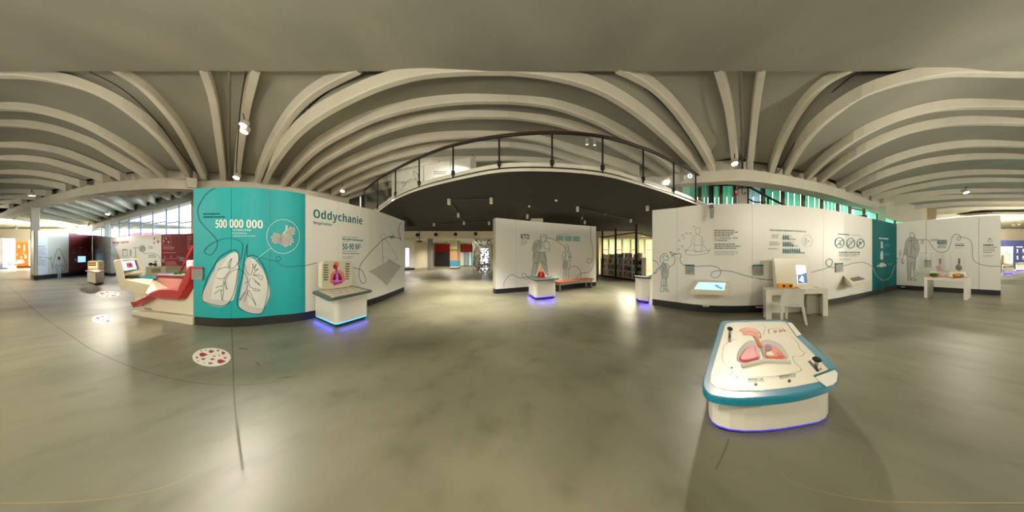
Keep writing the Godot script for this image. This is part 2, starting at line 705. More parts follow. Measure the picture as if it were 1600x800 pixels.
	glow("warm_display", Color(1.0, 0.84, 0.55), 0.9)
	glow("lightbox", Color(0.86, 0.80, 0.96), 1.0)
	# concrete
	var c := mat("concrete", Color(1, 1, 1), 0.85)
	c.albedo_texture = noise_tex(0.006, 5, [[0.0, Color(0.55, 0.545, 0.50)], [0.5, Color(0.58, 0.573, 0.523)], [1.0, Color(0.615, 0.607, 0.553)]], 3)
	c.uv1_triplanar = true
	c.uv1_world_triplanar = true
	c.uv1_scale = Vector3.ONE * 0.11
	var rb := mat("rib_paint", Color(1, 1, 1), 0.75)
	rb.albedo_texture = noise_tex(0.008, 4, [[0.0, Color(0.82, 0.80, 0.74)], [1.0, Color(0.87, 0.85, 0.79)]], 5)
	rb.uv1_triplanar = true
	rb.uv1_world_triplanar = true
	rb.uv1_scale = Vector3.ONE * 0.2
	var f := mat("floor", Color(1, 1, 1), 1.0)
	f.metallic_specular = 0.42
	f.albedo_texture = noise_tex(0.0055, 6, [[0.0, Color(0.43, 0.42, 0.352)], [0.4, Color(0.478, 0.466, 0.39)], [0.6, Color(0.496, 0.483, 0.404)], [1.0, Color(0.555, 0.54, 0.458)]], 11, 1024)
	f.roughness_texture = noise_tex(0.01, 4, [[0.0, Color(0.30, 0.30, 0.30)], [0.6, Color(0.35, 0.35, 0.35)], [1.0, Color(0.45, 0.45, 0.45)]], 12)
	f.detail_enabled = true
	f.detail_blend_mode = BaseMaterial3D.BLEND_MODE_MUL
	f.detail_albedo = noise_tex(0.02, 5, [[0.0, Color(0.81, 0.80, 0.77)], [0.32, Color(0.94, 0.94, 0.92)], [0.5, Color(0.98, 0.98, 0.97)], [1.0, Color(1, 1, 1)]], 21, 1024)
	f.uv1_triplanar = true
	f.uv1_world_triplanar = true
	f.uv1_scale = Vector3.ONE * 0.075
	f.uv2_triplanar = true
	f.uv2_world_triplanar = true
	f.uv2_scale = Vector3.ONE * 0.31


func omni(at: Vector3, e: float, c := Color(1.0, 0.968, 0.895), size := 0.12) -> OmniLight3D:
	var l := OmniLight3D.new()
	l.name = numbered("added_fill_light")
	l.position = at
	l.light_energy = e
	l.light_color = c
	l.light_size = size
	l.omni_range = 120.0
	l.omni_attenuation = 2.0
	l.shadow_enabled = true
	add_child(l)
	return l

func spot(at: Vector3, to: Vector3, e: float, angle: float, c := Color(1.0, 0.968, 0.895), size := 0.1, soft := 0.6) -> SpotLight3D:
	var l := SpotLight3D.new()
	l.name = numbered("spot_light")
	add_child(l)
	l.look_at_from_position(at, to, Vector3.UP if absf((to - at).normalized().y) < 0.98 else Vector3.RIGHT)
	l.light_energy = e
	l.light_color = c
	l.light_size = size
	l.spot_range = 120.0
	l.spot_attenuation = 2.0
	l.spot_angle = angle
	l.spot_angle_attenuation = soft
	l.shadow_enabled = true
	return l

# a ceiling flood: a can on a short stem, its lens glowing, a spotlight in front of the lens
func flood(at: Vector3, to: Vector3, e: float, angle: float, label: String, r := 0.09, hang := 0.35, soft := 0.7) -> void:
	var o := thing("ceiling_flood_lamp", label, "lamp", at + Vector3(0, hang, 0), 0.0, "ceiling flood lamps")
	var d := (to - at).normalized()
	var b := Basis(Quaternion(Vector3.UP, -d))
	var s := Shape.new(true)
	s.lathe([Vector2(0.0, 0.22), Vector2(r * 0.8, 0.22), Vector2(r, 0.16), Vector2(r, 0.0), Vector2(r * 0.86, 0.0)], 18, at - o.position, b)
	part("housing", s, "white_edge", o)
	var ls := Shape.new()
	ls.lathe([Vector2(0.0, 0.004), Vector2(r * 0.86, 0.004)], 18, at - o.position, b)
	part("lens", ls, "lens", o)
	var st := Shape.new()
	st.tube([Vector3(0, 0, 0), at - o.position - d * 0.12], 0.014)
	part("stem", st, "dark_grey", o)
	spot(at + d * 0.03, to, e, angle, Color(1.0, 0.968, 0.895), r, soft)


func lamps() -> void:
	# floods in view
	for k in [[380, 196], [381, 206]]:
		var p := at_z(k[0], k[1], 6.3)
		flood(p, p + Vector3(0.15, -1, 0.55), 10.0, 74.0, "bright ceiling flood above the teal lung wall, one of a close pair")
	var p2 := at_y(369, 278, 4.6)
	flood(p2, p2 + Vector3(0.3, -1, 0.6), 10.0, 70.0, "flood lamp on the edge beam behind the teal lung wall")
	var p3 := at_z(1148, 256, 7.2)
	flood(p3, p3 + Vector3(-0.4, -1, 0.5), 13.0, 66.0, "flood lamp above the column by the green windows")
	var p4 := at_z(535, 299, 9.4)
	flood(p4, p4 + Vector3(0.3, -1, 0.5), 4.0, 60.0, "flood lamp under the ribs behind the white respiration wall", 0.08)
	var p5 := at_z(1510, 301, 11.5)
	flood(p5, p5 + Vector3(-0.3, -1, 0.6), 4.0, 70.0, "flood lamp under the ribs above the hand pump wall")
	var p6 := at_z(50, 306, 11.5)
	flood(p6, p6 + Vector3(0.2, -1, -0.1), 9.0, 62.0, "flood lamp above the white wall with the kneeling figure")
	var p7 := at_z(168, 335, 15.0)
	flood(p7, p7 + Vector3(0.4, -1, 0.4), 11.0, 66.0, "flood lamp on the window beam above the blood exhibition")
	for k in [[917, 226], [929, 227]]:
		var p := at_z(k[0], k[1], 8.0)
		flood(p, p + Vector3(0.1, -1, -0.3), 1.2, 50.0, "small flood lamp seen through the gallery glass, one of two", 0.05)
	var p8 := at_z(738, 251, 9.3)
	flood(p8, p8 + Vector3(-0.8, -1, -0.25), 7.0, 66.0, "small flood lamp beside the white display wall on the gallery", 0.05, 0.25)
	# globe fill lights added out of the frame to brighten ceiling and walls
	for k in [[-1.8, 0.6, 6.2], [3.2, 1.4, 4.8], [-6.8, 0.2, 9.5], [12.5, -2.9, 7.0], [-14.0, -2.2, 4.0], [20.5, -3.2, 8.5], [-27.0, -3.0, 12.0], [34.0, -5.0, 14.0], [-60.0, -16.0, 45.0], [54.0, -14.0, 60.0]]:
		var p := Vector3(k[0], 3.25, k[1])
		var o := thing("added_globe_light", "added opal globe light out of view overhead, there to brighten the hall", "lamp", Vector3(p.x, 6.37, p.z), 0.0, "added globe lights")
		var s := Shape.new(true)
		s.ball(Vector3(0, p.y - 6.37, 0), Vector3.ONE * 0.2, 16)
		part("globe", s, "opal", o)
		s = Shape.new()
		s.tube([Vector3.ZERO, Vector3(0, p.y - 6.37 + 0.19, 0)], 0.012, 6)
		part("rod", s, "dark_grey", o)
		omni(p, k[2], Color(1.0, 0.968, 0.895), 0.2)


# a horizontal floor or ceiling piece between two plan lines
func strip(s: Shape, a: Array, b: Array, n: Vector3) -> void:
	for i in a.size() - 1:
		s.quad(a[i], a[i + 1], b[i + 1], b[i], n)


func shell() -> void:
	var s := Shape.new()
	s.box(Vector3(0, -0.1, -19), Vector3(196, 0.2, 54))
	structure("floor", s, "floor", "polished grey concrete floor of the hall")
	s = Shape.new()
	s.box(Vector3(0, 6.52, 1.3), Vector3(196, 0.3, 13.5))
	var c := structure("ceiling", s, "concrete", "grey concrete ceiling with curved ribs")
	c.name = "ceiling"
	s = Shape.new()
	s.prism(PackedVector2Array([Vector2(-98, 8), Vector2(-98, -34.5), Vector2(-71.2, -34.5), Vector2(-57.7, -28.4), Vector2(-40.2, -22.0), Vector2(-22.9, -15.7), Vector2(-12.5, -17.6), Vector2(12.3, -18.1), Vector2(9.4, -13.2), Vector2(10.2, -11.7), Vector2(11.6, -11.2), Vector2(13.6, -11.2), Vector2(17.0, -12.0), Vector2(22.1, -13.8), Vector2(30.2, -16.9), Vector2(39.6, -20.4), Vector2(52.2, -27.8), Vector2(66.2, -34.5), Vector2(98, -34.5), Vector2(98, 8)]), 9.0, 9.2, 1)
	structure("trim_1", s, "concrete", "roof slab over the hall")
	s = Shape.new()
	s.box(Vector3(0, 4.5, 8.1), Vector3(196, 9, 0.2))
	structure("wall_back", s, "cream_wall", "cream rear wall of the hall")
	for k in [-1, 1]:
		s = Shape.new()
		s.box(Vector3(98.1 * k, 4.5, -19), Vector3(0.2, 9, 54))
		structure("wall_left" if k < 0 else "wall_right", s, "cream_wall", "cream end wall of the hall")
	# far cream walls beyond the exhibition, left and right
	s = Shape.new()
	s.box(Vector3(-84.3, 4.5, -34.3), Vector3(27.4, 9, 0.2))
	structure("wall_far_left", s, "cream_wall", "cream far wall beyond the orange display")
	s = Shape.new()
	s.box(Vector3(82, 4.5, -34.3), Vector3(32.6, 9, 0.2))
	structure("wall_far_right", s, "cream_wall", "cream far wall beyond the navy display")
	s = Shape.new()
	s.box(Vector3(3.1, 1.8, -17.35), Vector3(8.0, 3.6, 0.2))
	structure("wall_under_gallery", s, "cream_wall", "wall behind the KTO display under the gallery")
	window_side(-1)
	window_side(1)


func window_side(side: int) -> void:
	var plan: PackedVector2Array
	var head: Array
	if side < 0:
		plan = PackedVector2Array([Vector2(-12.4, -17.2), Vector2(-22.9, -15.3), Vector2(-40.1, -21.6), Vector2(-57.5, -28.0), Vector2(-71.0, -34.2)])
		head = px("299,314 259,326 220,336 173,349.5 130,363")
	else:
		plan = PackedVector2Array([Vector2(12.1, -17.9)])
		for k in [[1030, 13.0], [1090, 11.4], [1150, 10.8], [1210, 10.8], [1280, 11.6], [1340, 13.4], [1400, 16.5], [1450, 20.0]]:
			plan.append(Vector2((k[0] - 800.0) * k[1] / F, -k[1]))
		plan.append(Vector2(52.0, -27.5))
		plan.append(Vector2(66.0, -34.2))
		head = px("1035,289 1093,283 1140,281 1170,280.5 1200,284 1240,292 1281,303 1325,317 1346,324 1375,335 1401,345 1440,352")
	var w := Wall.new(plan)
	var hs := []
	for p in head:
		hs.append(w.loc(p.x, p.y))
	hs.sort_custom(func(a, b): return a.x < b.x)
	var s0: float = hs[0].x
	var s1: float = hs[-1].x
	var hy := func(s: float) -> float:
		for i in hs.size() - 1:
			if s <= hs[i + 1].x or i == hs.size() - 2:
				return lerpf(hs[i].y, hs[i + 1].y, clampf((s - hs[i].x) / (hs[i + 1].x - hs[i].x), 0, 1))
		return 5.0
	var sill := 2.6
	var cut := PackedFloat32Array()
	for h in hs: cut.append(h.x)
	for x in w.l: cut.append(x)
	cut.sort()
	var low := Shape.new()
	var up := Shape.new()
	for i in cut.size() - 1:
		var a := cut[i]
		var b := cut[i + 1]
		if b - a < 1e-3:
			continue
		var inside := a >= s0 - 1e-3 and b <= s1 + 1e-3
		var col := func(sh: Shape, ya0: float, ya1: float, yb0: float, yb1: float, fo: float) -> void:
			var e := b - 1e-5
			sh.hexa([w.at(a, ya0, fo), w.at(e, yb0, fo), w.at(e, yb0, -0.35), w.at(a, ya0, -0.35)], [w.at(a, ya1, fo), w.at(e, yb1, fo), w.at(e, yb1, -0.35), w.at(a, ya1, -0.35)])
		if inside:
			col.call(low, 0.0, sill, 0.0, sill, 0.0)
			col.call(up, hy.call(a), 9.0, hy.call(b), 9.0, 0.0)
		else:
			col.call(low, 0.0, 9.0, 0.0, 9.0, 0.0)
	structure("wall_window_left_sill" if side < 0 else "wall_window_right_sill", low, "cream_wall", "wall below the long band of windows")
	structure("wall_window_left_head" if side < 0 else "wall_window_right_head", up, "rib_paint", "concrete wall above the long band of windows")
	# frames and panes
	var us: Array
	if side < 0:
		us = [130, 144, 158, 172, 185.5, 201, 219, 238, 259, 279, 299]
	else:
		us = [1035, 1047, 1063, 1094, 1110, 1127, 1149, 1168, 1194, 1225, 1257, 1286, 1311, 1330, 1352, 1373, 1400, 1438]
	var fr := "blue_frame" if side < 0 else "brown_frame"
	for i in us.size() - 1:
		var win := Node3D.new()
		win.name = "window_%d" % (i + (1 if side < 0 else 21))
		add_child(win)
		win.set_meta("kind", "structure")
		win.set_meta("label", "tall window with blue-grey mullions and a bright sky behind" if side < 0 else "window with brown frames and green translucent sheets")
		var a := w.loc(us[i], 330).x
		var b := w.loc(us[i + 1], 330).x
		if a > b:
			var k := a
			a = b
			b = k
		a = clampf(a, s0, s1)
		b = clampf(b, s0, s1)
		win.position = w.at(a, sill)
		var mw := 0.06
		var md := 0.05 if side < 0 else 0.1
		for e in [a + mw / 2, b - mw / 2]:
			var ms := Shape.new()
			ms.hexa([w.at(e - mw / 2, sill, 0.0), w.at(e + mw / 2, sill, 0.0), w.at(e + mw / 2, sill, -md), w.at(e - mw / 2, sill, -md)], [w.at(e - mw / 2, hy.call(e), 0.0), w.at(e + mw / 2, hy.call(e), 0.0), w.at(e + mw / 2, hy.call(e), -md), w.at(e - mw / 2, hy.call(e), -md)])
			part("mullion", ms, fr, win, "", true)
		var ty := w.loc((us[i] + us[i + 1]) / 2.0, (348.0 if side < 0 else (313.0 if i % 3 else 299.0))).y
		ty = clampf(ty, sill + 0.2, minf(hy.call(a), hy.call(b)) - 0.15)
		var ts := Shape.new()
		ts.hexa([w.at(a, ty, 0.0), w.at(b - 1e-5, ty, 0.0), w.at(b - 1e-5, ty, -0.12), w.at(a, ty, -0.12)], [w.at(a, ty + 0.06, 0.0), w.at(b - 1e-5, ty + 0.06, 0.0), w.at(b - 1e-5, ty + 0.06, -0.12), w.at(a, ty + 0.06, -0.12)])
		if side < 0 or i in [1, 9, 11, 13]:
			part("transom", ts, fr, win, "", true)
		var pane := func(c0: float, c1: float, y0: float, m: String, off: float, called: String) -> void:
			var gs := Shape.new()
			gs.quad(w.at(c0, y0, off), w.at(c1, y0, off), w.at(c1, hy.call(c1), off), w.at(c0, hy.call(c0), off), w.normal((c0 + c1) / 2))
			part(called, gs, m, win, "", true)
		if side < 0:
			pane.call(a + mw, b - mw, sill, "clear_glass", -0.08, "pane")
		elif i in [0, 1]:
			pane.call(a + mw, b - mw, sill, "clear_glass", -0.08, "pane")
		else:
			# upright folded sheets, with the odd narrow gap of sky
			var n := maxi(2, int((b - a) / 0.45))
			for k in n:
				var c0 := lerpf(a + mw, b - mw, float(k) / n)
				var c1 := lerpf(a + mw, b - mw, (k + 0.92) / n)
				var kind := "green_sheet" if (k * 7 + i * 5) % 6 != 0 else "pale_sheet"
				if i == 7:
					kind = "pale_sheet"
				var gs := Shape.new()
				var mid := (c0 + c1) / 2
				for q in [[c0, mid, -0.10, -0.05], [mid, c1, -0.05, -0.10]]:
					gs.quad(w.at(q[0], sill, q[2]), w.at(q[1], sill, q[3]), w.at(q[1], hy.call(q[1]), q[3]), w.at(q[0], hy.call(q[0]), q[2]), w.normal(mid))
				part("sheet", gs, kind, win, "", true)
			pane.call(a + mw, b - mw, sill, "clear_glass", -0.13, "pane")


const YC := 6.37

func spring_y(u: float) -> float:
	if u < 200.0:
		return 4.9 + 0.75 * smoothstep(200.0, 30.0, u)
	if u > 1300.0:
		return 4.9 + 0.6 * smoothstep(1300.0, 1420.0, u)
	return 4.9

# half a rib, from its spring to its crown, 24 points in metres
func half_rib(line: Array, rise := 1.0) -> Array:
	var q := resample(curve2(line, 8), 24)
	var ys := spring_y(q[0].x)
	var out := []
	for i in q.size():
		var t := float(i) / (q.size() - 1)
		out.append(at_y(q[i].x, q[i].y, ys + (YC - ys) * sin(t * PI / 2) * rise))
	return out

# ribs are deep at the springs and shallow at the crown
func rib_deep(i: int, deep0: float) -> float:
	return lerpf(deep0, deep0 * 0.5, clampf(i / 23.0, 0, 1))

func rib_mesh(pts: Array, wd: float, deep0: float) -> Shape:
	var s := Shape.new()
	var sec := []
	for i in pts.size():
		var deep := rib_deep(i, deep0)
		var t: Vector3 = pts[mini(i + 1, pts.size() - 1)] - pts[maxi(i - 1, 0)]
		t.y = 0
		var side := t.normalized().cross(Vector3.UP) * wd / 2
		sec.append([pts[i] - side * 0.8, pts[i] + side * 0.8, pts[i] + side + Vector3(0, 0.03, 0), pts[i] + side * 1.15 + Vector3(0, deep, 0), pts[i] - side * 1.15 + Vector3(0, deep, 0), pts[i] - side + Vector3(0, 0.03, 0)])
	for i in sec.size() - 1:
		for k in 6:
			var l := (k + 1) % 6
			var m: Vector3 = (sec[i][k] + sec[i + 1][l]) / 2 - (pts[i] + pts[i + 1]) / 2 - Vector3(0, deep0 / 4, 0)
			s.quad(sec[i][k], sec[i][l], sec[i + 1][l], sec[i + 1][k], m)
	for e in [0, sec.size() - 1]:
		var q: Array = sec[e]
		var n: Vector3 = (pts[0] - pts[1]) if e == 0 else (pts[-1] - pts[-2])
		s.quad(q[0], q[1], q[2], q[5], n)
		s.quad(q[5], q[2], q[3], q[4], n)
	return s


func vault() -> void:
	var left := [
		"18,326 8,325.3 0,325", "38,319.5 18,318.3 0,317.8", "60,313 30,311 0,310", "76.5,307 39,302.6 0,300.5", "108,299 60,288.5 0,285", "130,293.6 90,281 45,273.5 0,271.5", "166,287 126,272 78,257 39,251.6 0,250",
		"192,284 150,263 102,243.5 51,233 0,230", "232,281 186,254 138,227 90,209 45,200 0,197", "257,280 228,257 192,233 144,206 96,186.5 45,174.5 0,171.5",
		"295.5,281 270,242 240,209 198,176 150,149 102,132.5 45,122 0,120", "319.5,283 303,248 282,209 255,173 222,140 180,113",
		"350,285 343,230 333,160 318,112", "370,285 375,240 386,170 400,112", "403,286 418,248 439,209 466,173 502,143 560,113",
		"413.5,288.5 430,257 460,218 496,188 544,161 595,138.5 655,122 724,116 796,115.5", "442,291.5 469,260 499,233 541,209 592,186.5 655,170 724,161.5 796,161",
		"458.5,293.6 499,260 544,233 592,210.5 655,192.5 724,185 796,185", "482.5,298 520,272 565,251 616,232 670,220 730,215 796,214", "499,300.5 535,281 580,260 634,243.5 700,232.5 796,230",
		"520,305.6 556,287 592,272 640,261 700,254 796,251", "535,307 580,290 640,277 720,270 796,268", "545,311 590,298 650,289 720,284.5 796,283"]
	var right := [
		"1425,347 1465,341 1520,337 1600,334.5", "1416,340 1455,333.5 1510,328.5 1600,326.5", "1405,331 1450,325 1510,320 1600,318", "1395,323 1440,315 1510,310 1600,308", "1378,318 1430,309 1500,302 1600,299", "1360,315 1416,300.5 1470,290 1530,284.6 1600,284", "1347,310 1404,291.5 1470,278 1530,272.6 1600,272",
		"1324,302 1380,278 1440,260 1500,251 1560,248 1600,248.6", "1311,296.6 1356,272 1410,249.5 1464,236 1524,229.4 1600,230", "1281,287.6 1320,257 1368,230 1422,209 1485,197 1545,194.6 1600,196",
		"1261,283 1290,254 1326,227 1368,204.5 1416,185.6 1470,173 1530,169.4 1600,170", "1228,276 1245,245 1269,212 1299,185 1344,155 1392,137 1440,125 1485,118 1530,117.5 1600,119",
		"1205,272 1218,236 1236,200 1260,164 1290,134 1330,112", "1171,267 1176,220 1182,165 1190,112", "1148,262 1144,220 1136,165 1122,112",
		"1113.5,268.4 1094,233 1070,197 1040,161 1004,131 965,112", "1091,269.6 1055,233 1019,200 980,170 935,144.5 890,129.5 845,120.5 796,115.5",
		"1058,272 1016,242 968,212 920,188 860,168.5 796,161", "1040,276.5 980,242 920,212 860,194 796,185", "998,275 956,260 905,242 845,222.5 796,214", "975,277 945,267 905,257 845,237.5 796,230",
		"955,279 920,270 850,256 796,251", "925,281 890,276 850,271 796,268", "905,288 870,285 850,284 796,283"]
	var c: Node = get_node("ceiling")
	for set_ in [left, right]:
		var prev := []
		for i in set_.size():
			var h := half_rib(px(set_[i]))
			var flat: bool = set_[i].split(" ")[-1].split(",")[1].to_float() < 114.0
			var out_end: bool = i <= 11
			var pts := h.duplicate()
			if out_end and not flat:
				# carry straight on past the crown, outside the frame
				var last: Vector3 = h[-1]
				for k in 6:
					pts.append(last + Vector3(signf(last.x) * (k + 1) * 5.0, 0, 0))
			part("rib", rib_mesh(pts, 0.16, 0.42), "rib_paint", c, "", true)
			if prev:
				var web := Shape.new(true)
				var n := mini(prev.size(), pts.size())
				for k in maxi(prev.size(), pts.size()) - 1:
					var a0: Vector3 = prev[mini(k, prev.size() - 1)]
					var a1: Vector3 = prev[mini(k + 1, prev.size() - 1)]
					var b0: Vector3 = pts[mini(k, pts.size() - 1)]
					var b1: Vector3 = pts[mini(k + 1, pts.size() - 1)]
					var up := Vector3(0, rib_deep(k, 0.42) - 0.02, 0)
					var up1 := Vector3(0, rib_deep(k + 1, 0.42) - 0.02, 0)
					web.sheet(a0 + up, a1 + up1, b1 + up1, b0 + up)
				part("vault_web", web, "concrete", c, "", true)
			prev = pts
	# the edge beams that carry the springs
	for b in [["545,311 520,306 482,298 442,292 403,287 358,284 319,283 295,281 257,280 232,281 192,284 166,287 130,293.6 108,299 76,307 60,312.5 36,320 0,335", 0], ["905,292 955,284 1000,279 1040,276.5 1058,272 1091,269.6 1113,268.4 1148,266 1171,267 1205,272 1228,276 1261,283 1281,287.6 1311,296.6 1324,302 1347,310 1360,315 1395,327 1405,333 1440,342", 1]]:
		var s := Shape.new()
		var line := curve2(px(b[0]), 3)
		var prev := []
		for k in line.size():
			var p := at_y(line[k].x, line[k].y, spring_y(line[k].x))
			var q := at_y(line[mini(k + 1, line.size() - 1)].x, line[mini(k + 1, line.size() - 1)].y, spring_y(line[mini(k + 1, line.size() - 1)].x))
			var o := at_y(line[maxi(k - 1, 0)].x, line[maxi(k - 1, 0)].y, spring_y(line[maxi(k - 1, 0)].x))
			var t := (q - o)
			t.y = 0
			var n := t.normalized().cross(Vector3.UP)
			if n.dot(p) < 0:
				n = -n
			var sec := [p + n * -0.05 + Vector3(0, -0.42, 0), p + n * 0.4 + Vector3(0, -0.42, 0), p + n * 0.4 + Vector3(0, 0.5, 0), p + n * 0.25 + Vector3(0, 0.5, 0), p + n * 0.25 + Vector3(0, 0.02, 0), p + n * -0.05 + Vector3(0, 0.02, 0)]
			if prev:
				for i in 6:
					var j := (i + 1) % 6
					var m: Vector3 = (sec[i] + sec[j]) / 2 - (p + n * 0.2)
					s.quad(prev[i], prev[j], sec[j], sec[i], m)
			prev = sec
		var bm := structure("trim_2" if b[1] == 0 else "trim_3", s, "rib_paint", "long concrete edge beam that carries the ends of the ribs")
		bm.set_meta("kind", "structure")
	# side aisle beyond the left beam: a sloping slab with its own ribs
	var wp := Wall.new(PackedVector2Array([Vector2(-22.9, -15.3), Vector2(-57.5, -28.0)]))
	var pairs := "300,293 283,309 300,293 283,309 262,295 281,309.5 238,297 265.7,312.7 207,299 242.5,318.7 186,301.5 229,322.5 155,306 209.5,328.5 136,309.5 197.5,332 112,314.5 181,337.5 95,318 170.5,340.5 80,322 158.5,346.5 62,330 150,349.5 45,336 138,354 20,343 120,358"
	var pp := px(pairs)
	var aisle := Shape.new()
	var pv := []
	for i in range(2, pp.size(), 2):
		var a := at_y(pp[i].x, pp[i].y, spring_y(pp[i].x) - 0.42)
		var l := wp.loc(pp[i + 1].x, pp[i + 1].y)
		var b := wp.at(l.x, l.y, 0.05)
		part("rib", rib_mesh([a, a.lerp(b, 0.33), a.lerp(b, 0.67), b], 0.22, 0.4), "rib_paint", c, "", true)
		if pv:
			aisle.quad(pv[0] + Vector3(0, 0.38, 0), a + Vector3(0, 0.38, 0), b + Vector3(0, 0.38, 0), pv[1] + Vector3(0, 0.38, 0), Vector3.DOWN)
		pv = [a, b]
	aisle.quad(pv[0] + Vector3(0, 0.38, 0), Vector3(-80, 6.2, -20), Vector3(-80, 5.5, -30), pv[1] + Vector3(0, 0.38, 0), Vector3.DOWN)
	aisle.quad(at_y(300, 293, 4.48) + Vector3(0, 0.38, 0), wp.at(wp.loc(283, 309).x, 5.9), Vector3(-13, 6.0, -17.5), at_y(440, 300, 4.86), Vector3.DOWN)
	part("aisle_slab", aisle, "concrete", c, "", true)
	# closing slab behind the last ribs
	var back := Shape.new()
	back.box(Vector3(0, 6.6, -14.6), Vector3(40, 0.2, 6))
	part("closing_slab", back, "concrete", c)
	back = Shape.new()
	back.box(Vector3(0, 6.86, -6.4), Vector3(60, 0.12, 2.4))
	part("closing_slab", back, "concrete", c)
	var far := Shape.new()
	for k in [-1, 1]:
		far.box(Vector3(76 * k, 6.1, -28.2), Vector3(52, 0.2, 12.4))
	part("far_slab", far, "concrete", c)
	# columns under the beams
	for k in [[55, 15, 15.7, 5.3], [167.5, 9, 21.5, 4.9], [1160.5, 17, 9.6, 5.0], [1378, 12, 14.0, 4.9]]:
		var p := at_z(k[0], 400, k[2])
		var wdt: float = k[1] * k[2] / F * k[2] / Vector2(p.x, p.z).length()
		var cs := Shape.new()
		var yaw := atan2(p.x, p.z)
		var sq := PackedVector2Array()
		for q in round_rect(wdt, wdt, 0.03, 2):
			sq.append(q.rotated(-yaw) + Vector2(p.x, p.z))
		cs.prism(sq, 0.0, k[3], 1)
		structure("trim_%d" % (4 + int(k[0])), cs, "rib_paint", "cream concrete column under an edge beam")
	# conduits and cables along the valleys
	for k in ["358,112 358,200 358,282", "1157,112 1159,200 1160,266"]:
		var t := []
		for p in px(k):
			t.append(at_y(p.x, p.y, lerpf(YC, 4.95, (p.y - 112) / 170.0) - 0.02))
		var cs := Shape.new(true)
		cs.tube(t, 0.03)
		var o := part("conduit", cs, "conduit")
		tag(o, "thin brown conduit running down the ceiling valley " + ("above the teal wall" if k.begins_with("358") else "above the column by the green windows"), "conduit", "ceiling conduits")
	for k in ["140,112 185,135 222,165 258,205 285,243 309,272", "384,112 376,165 371,230 369,268", "558,113 500,152 455,200 425,250 409,282", "1339,113 1296,148 1262,190 1235,235 1216,270", "964,113 1010,139 1048,176 1078,218 1102,258"]:
		var t := []
		var q := resample(curve2(px(k), 6), 14)
		if q[0].y > q[-1].y: q.reverse()
		for i in q.size():
			t.append(at_y(q[i].x, q[i].y, 4.9 + (YC - 4.9) * cos(PI / 2 * i / (q.size() - 1.0)) + 0.02))
		var cs := Shape.new(true)
		cs.tube(t, 0.014, 6)
		var o := part("ceiling_cable", cs, "black")
		tag(o, "thin black cable clipped along the rib " + {"140": "over the blood exhibition", "384": "beside the close pair of bright floods", "558": "between the teal wall and the gallery", "1339": "over the wall with the forbidden signs", "964": "over the gallery stair"}[k.split(",")[0]], "cable", "cables along the ribs")


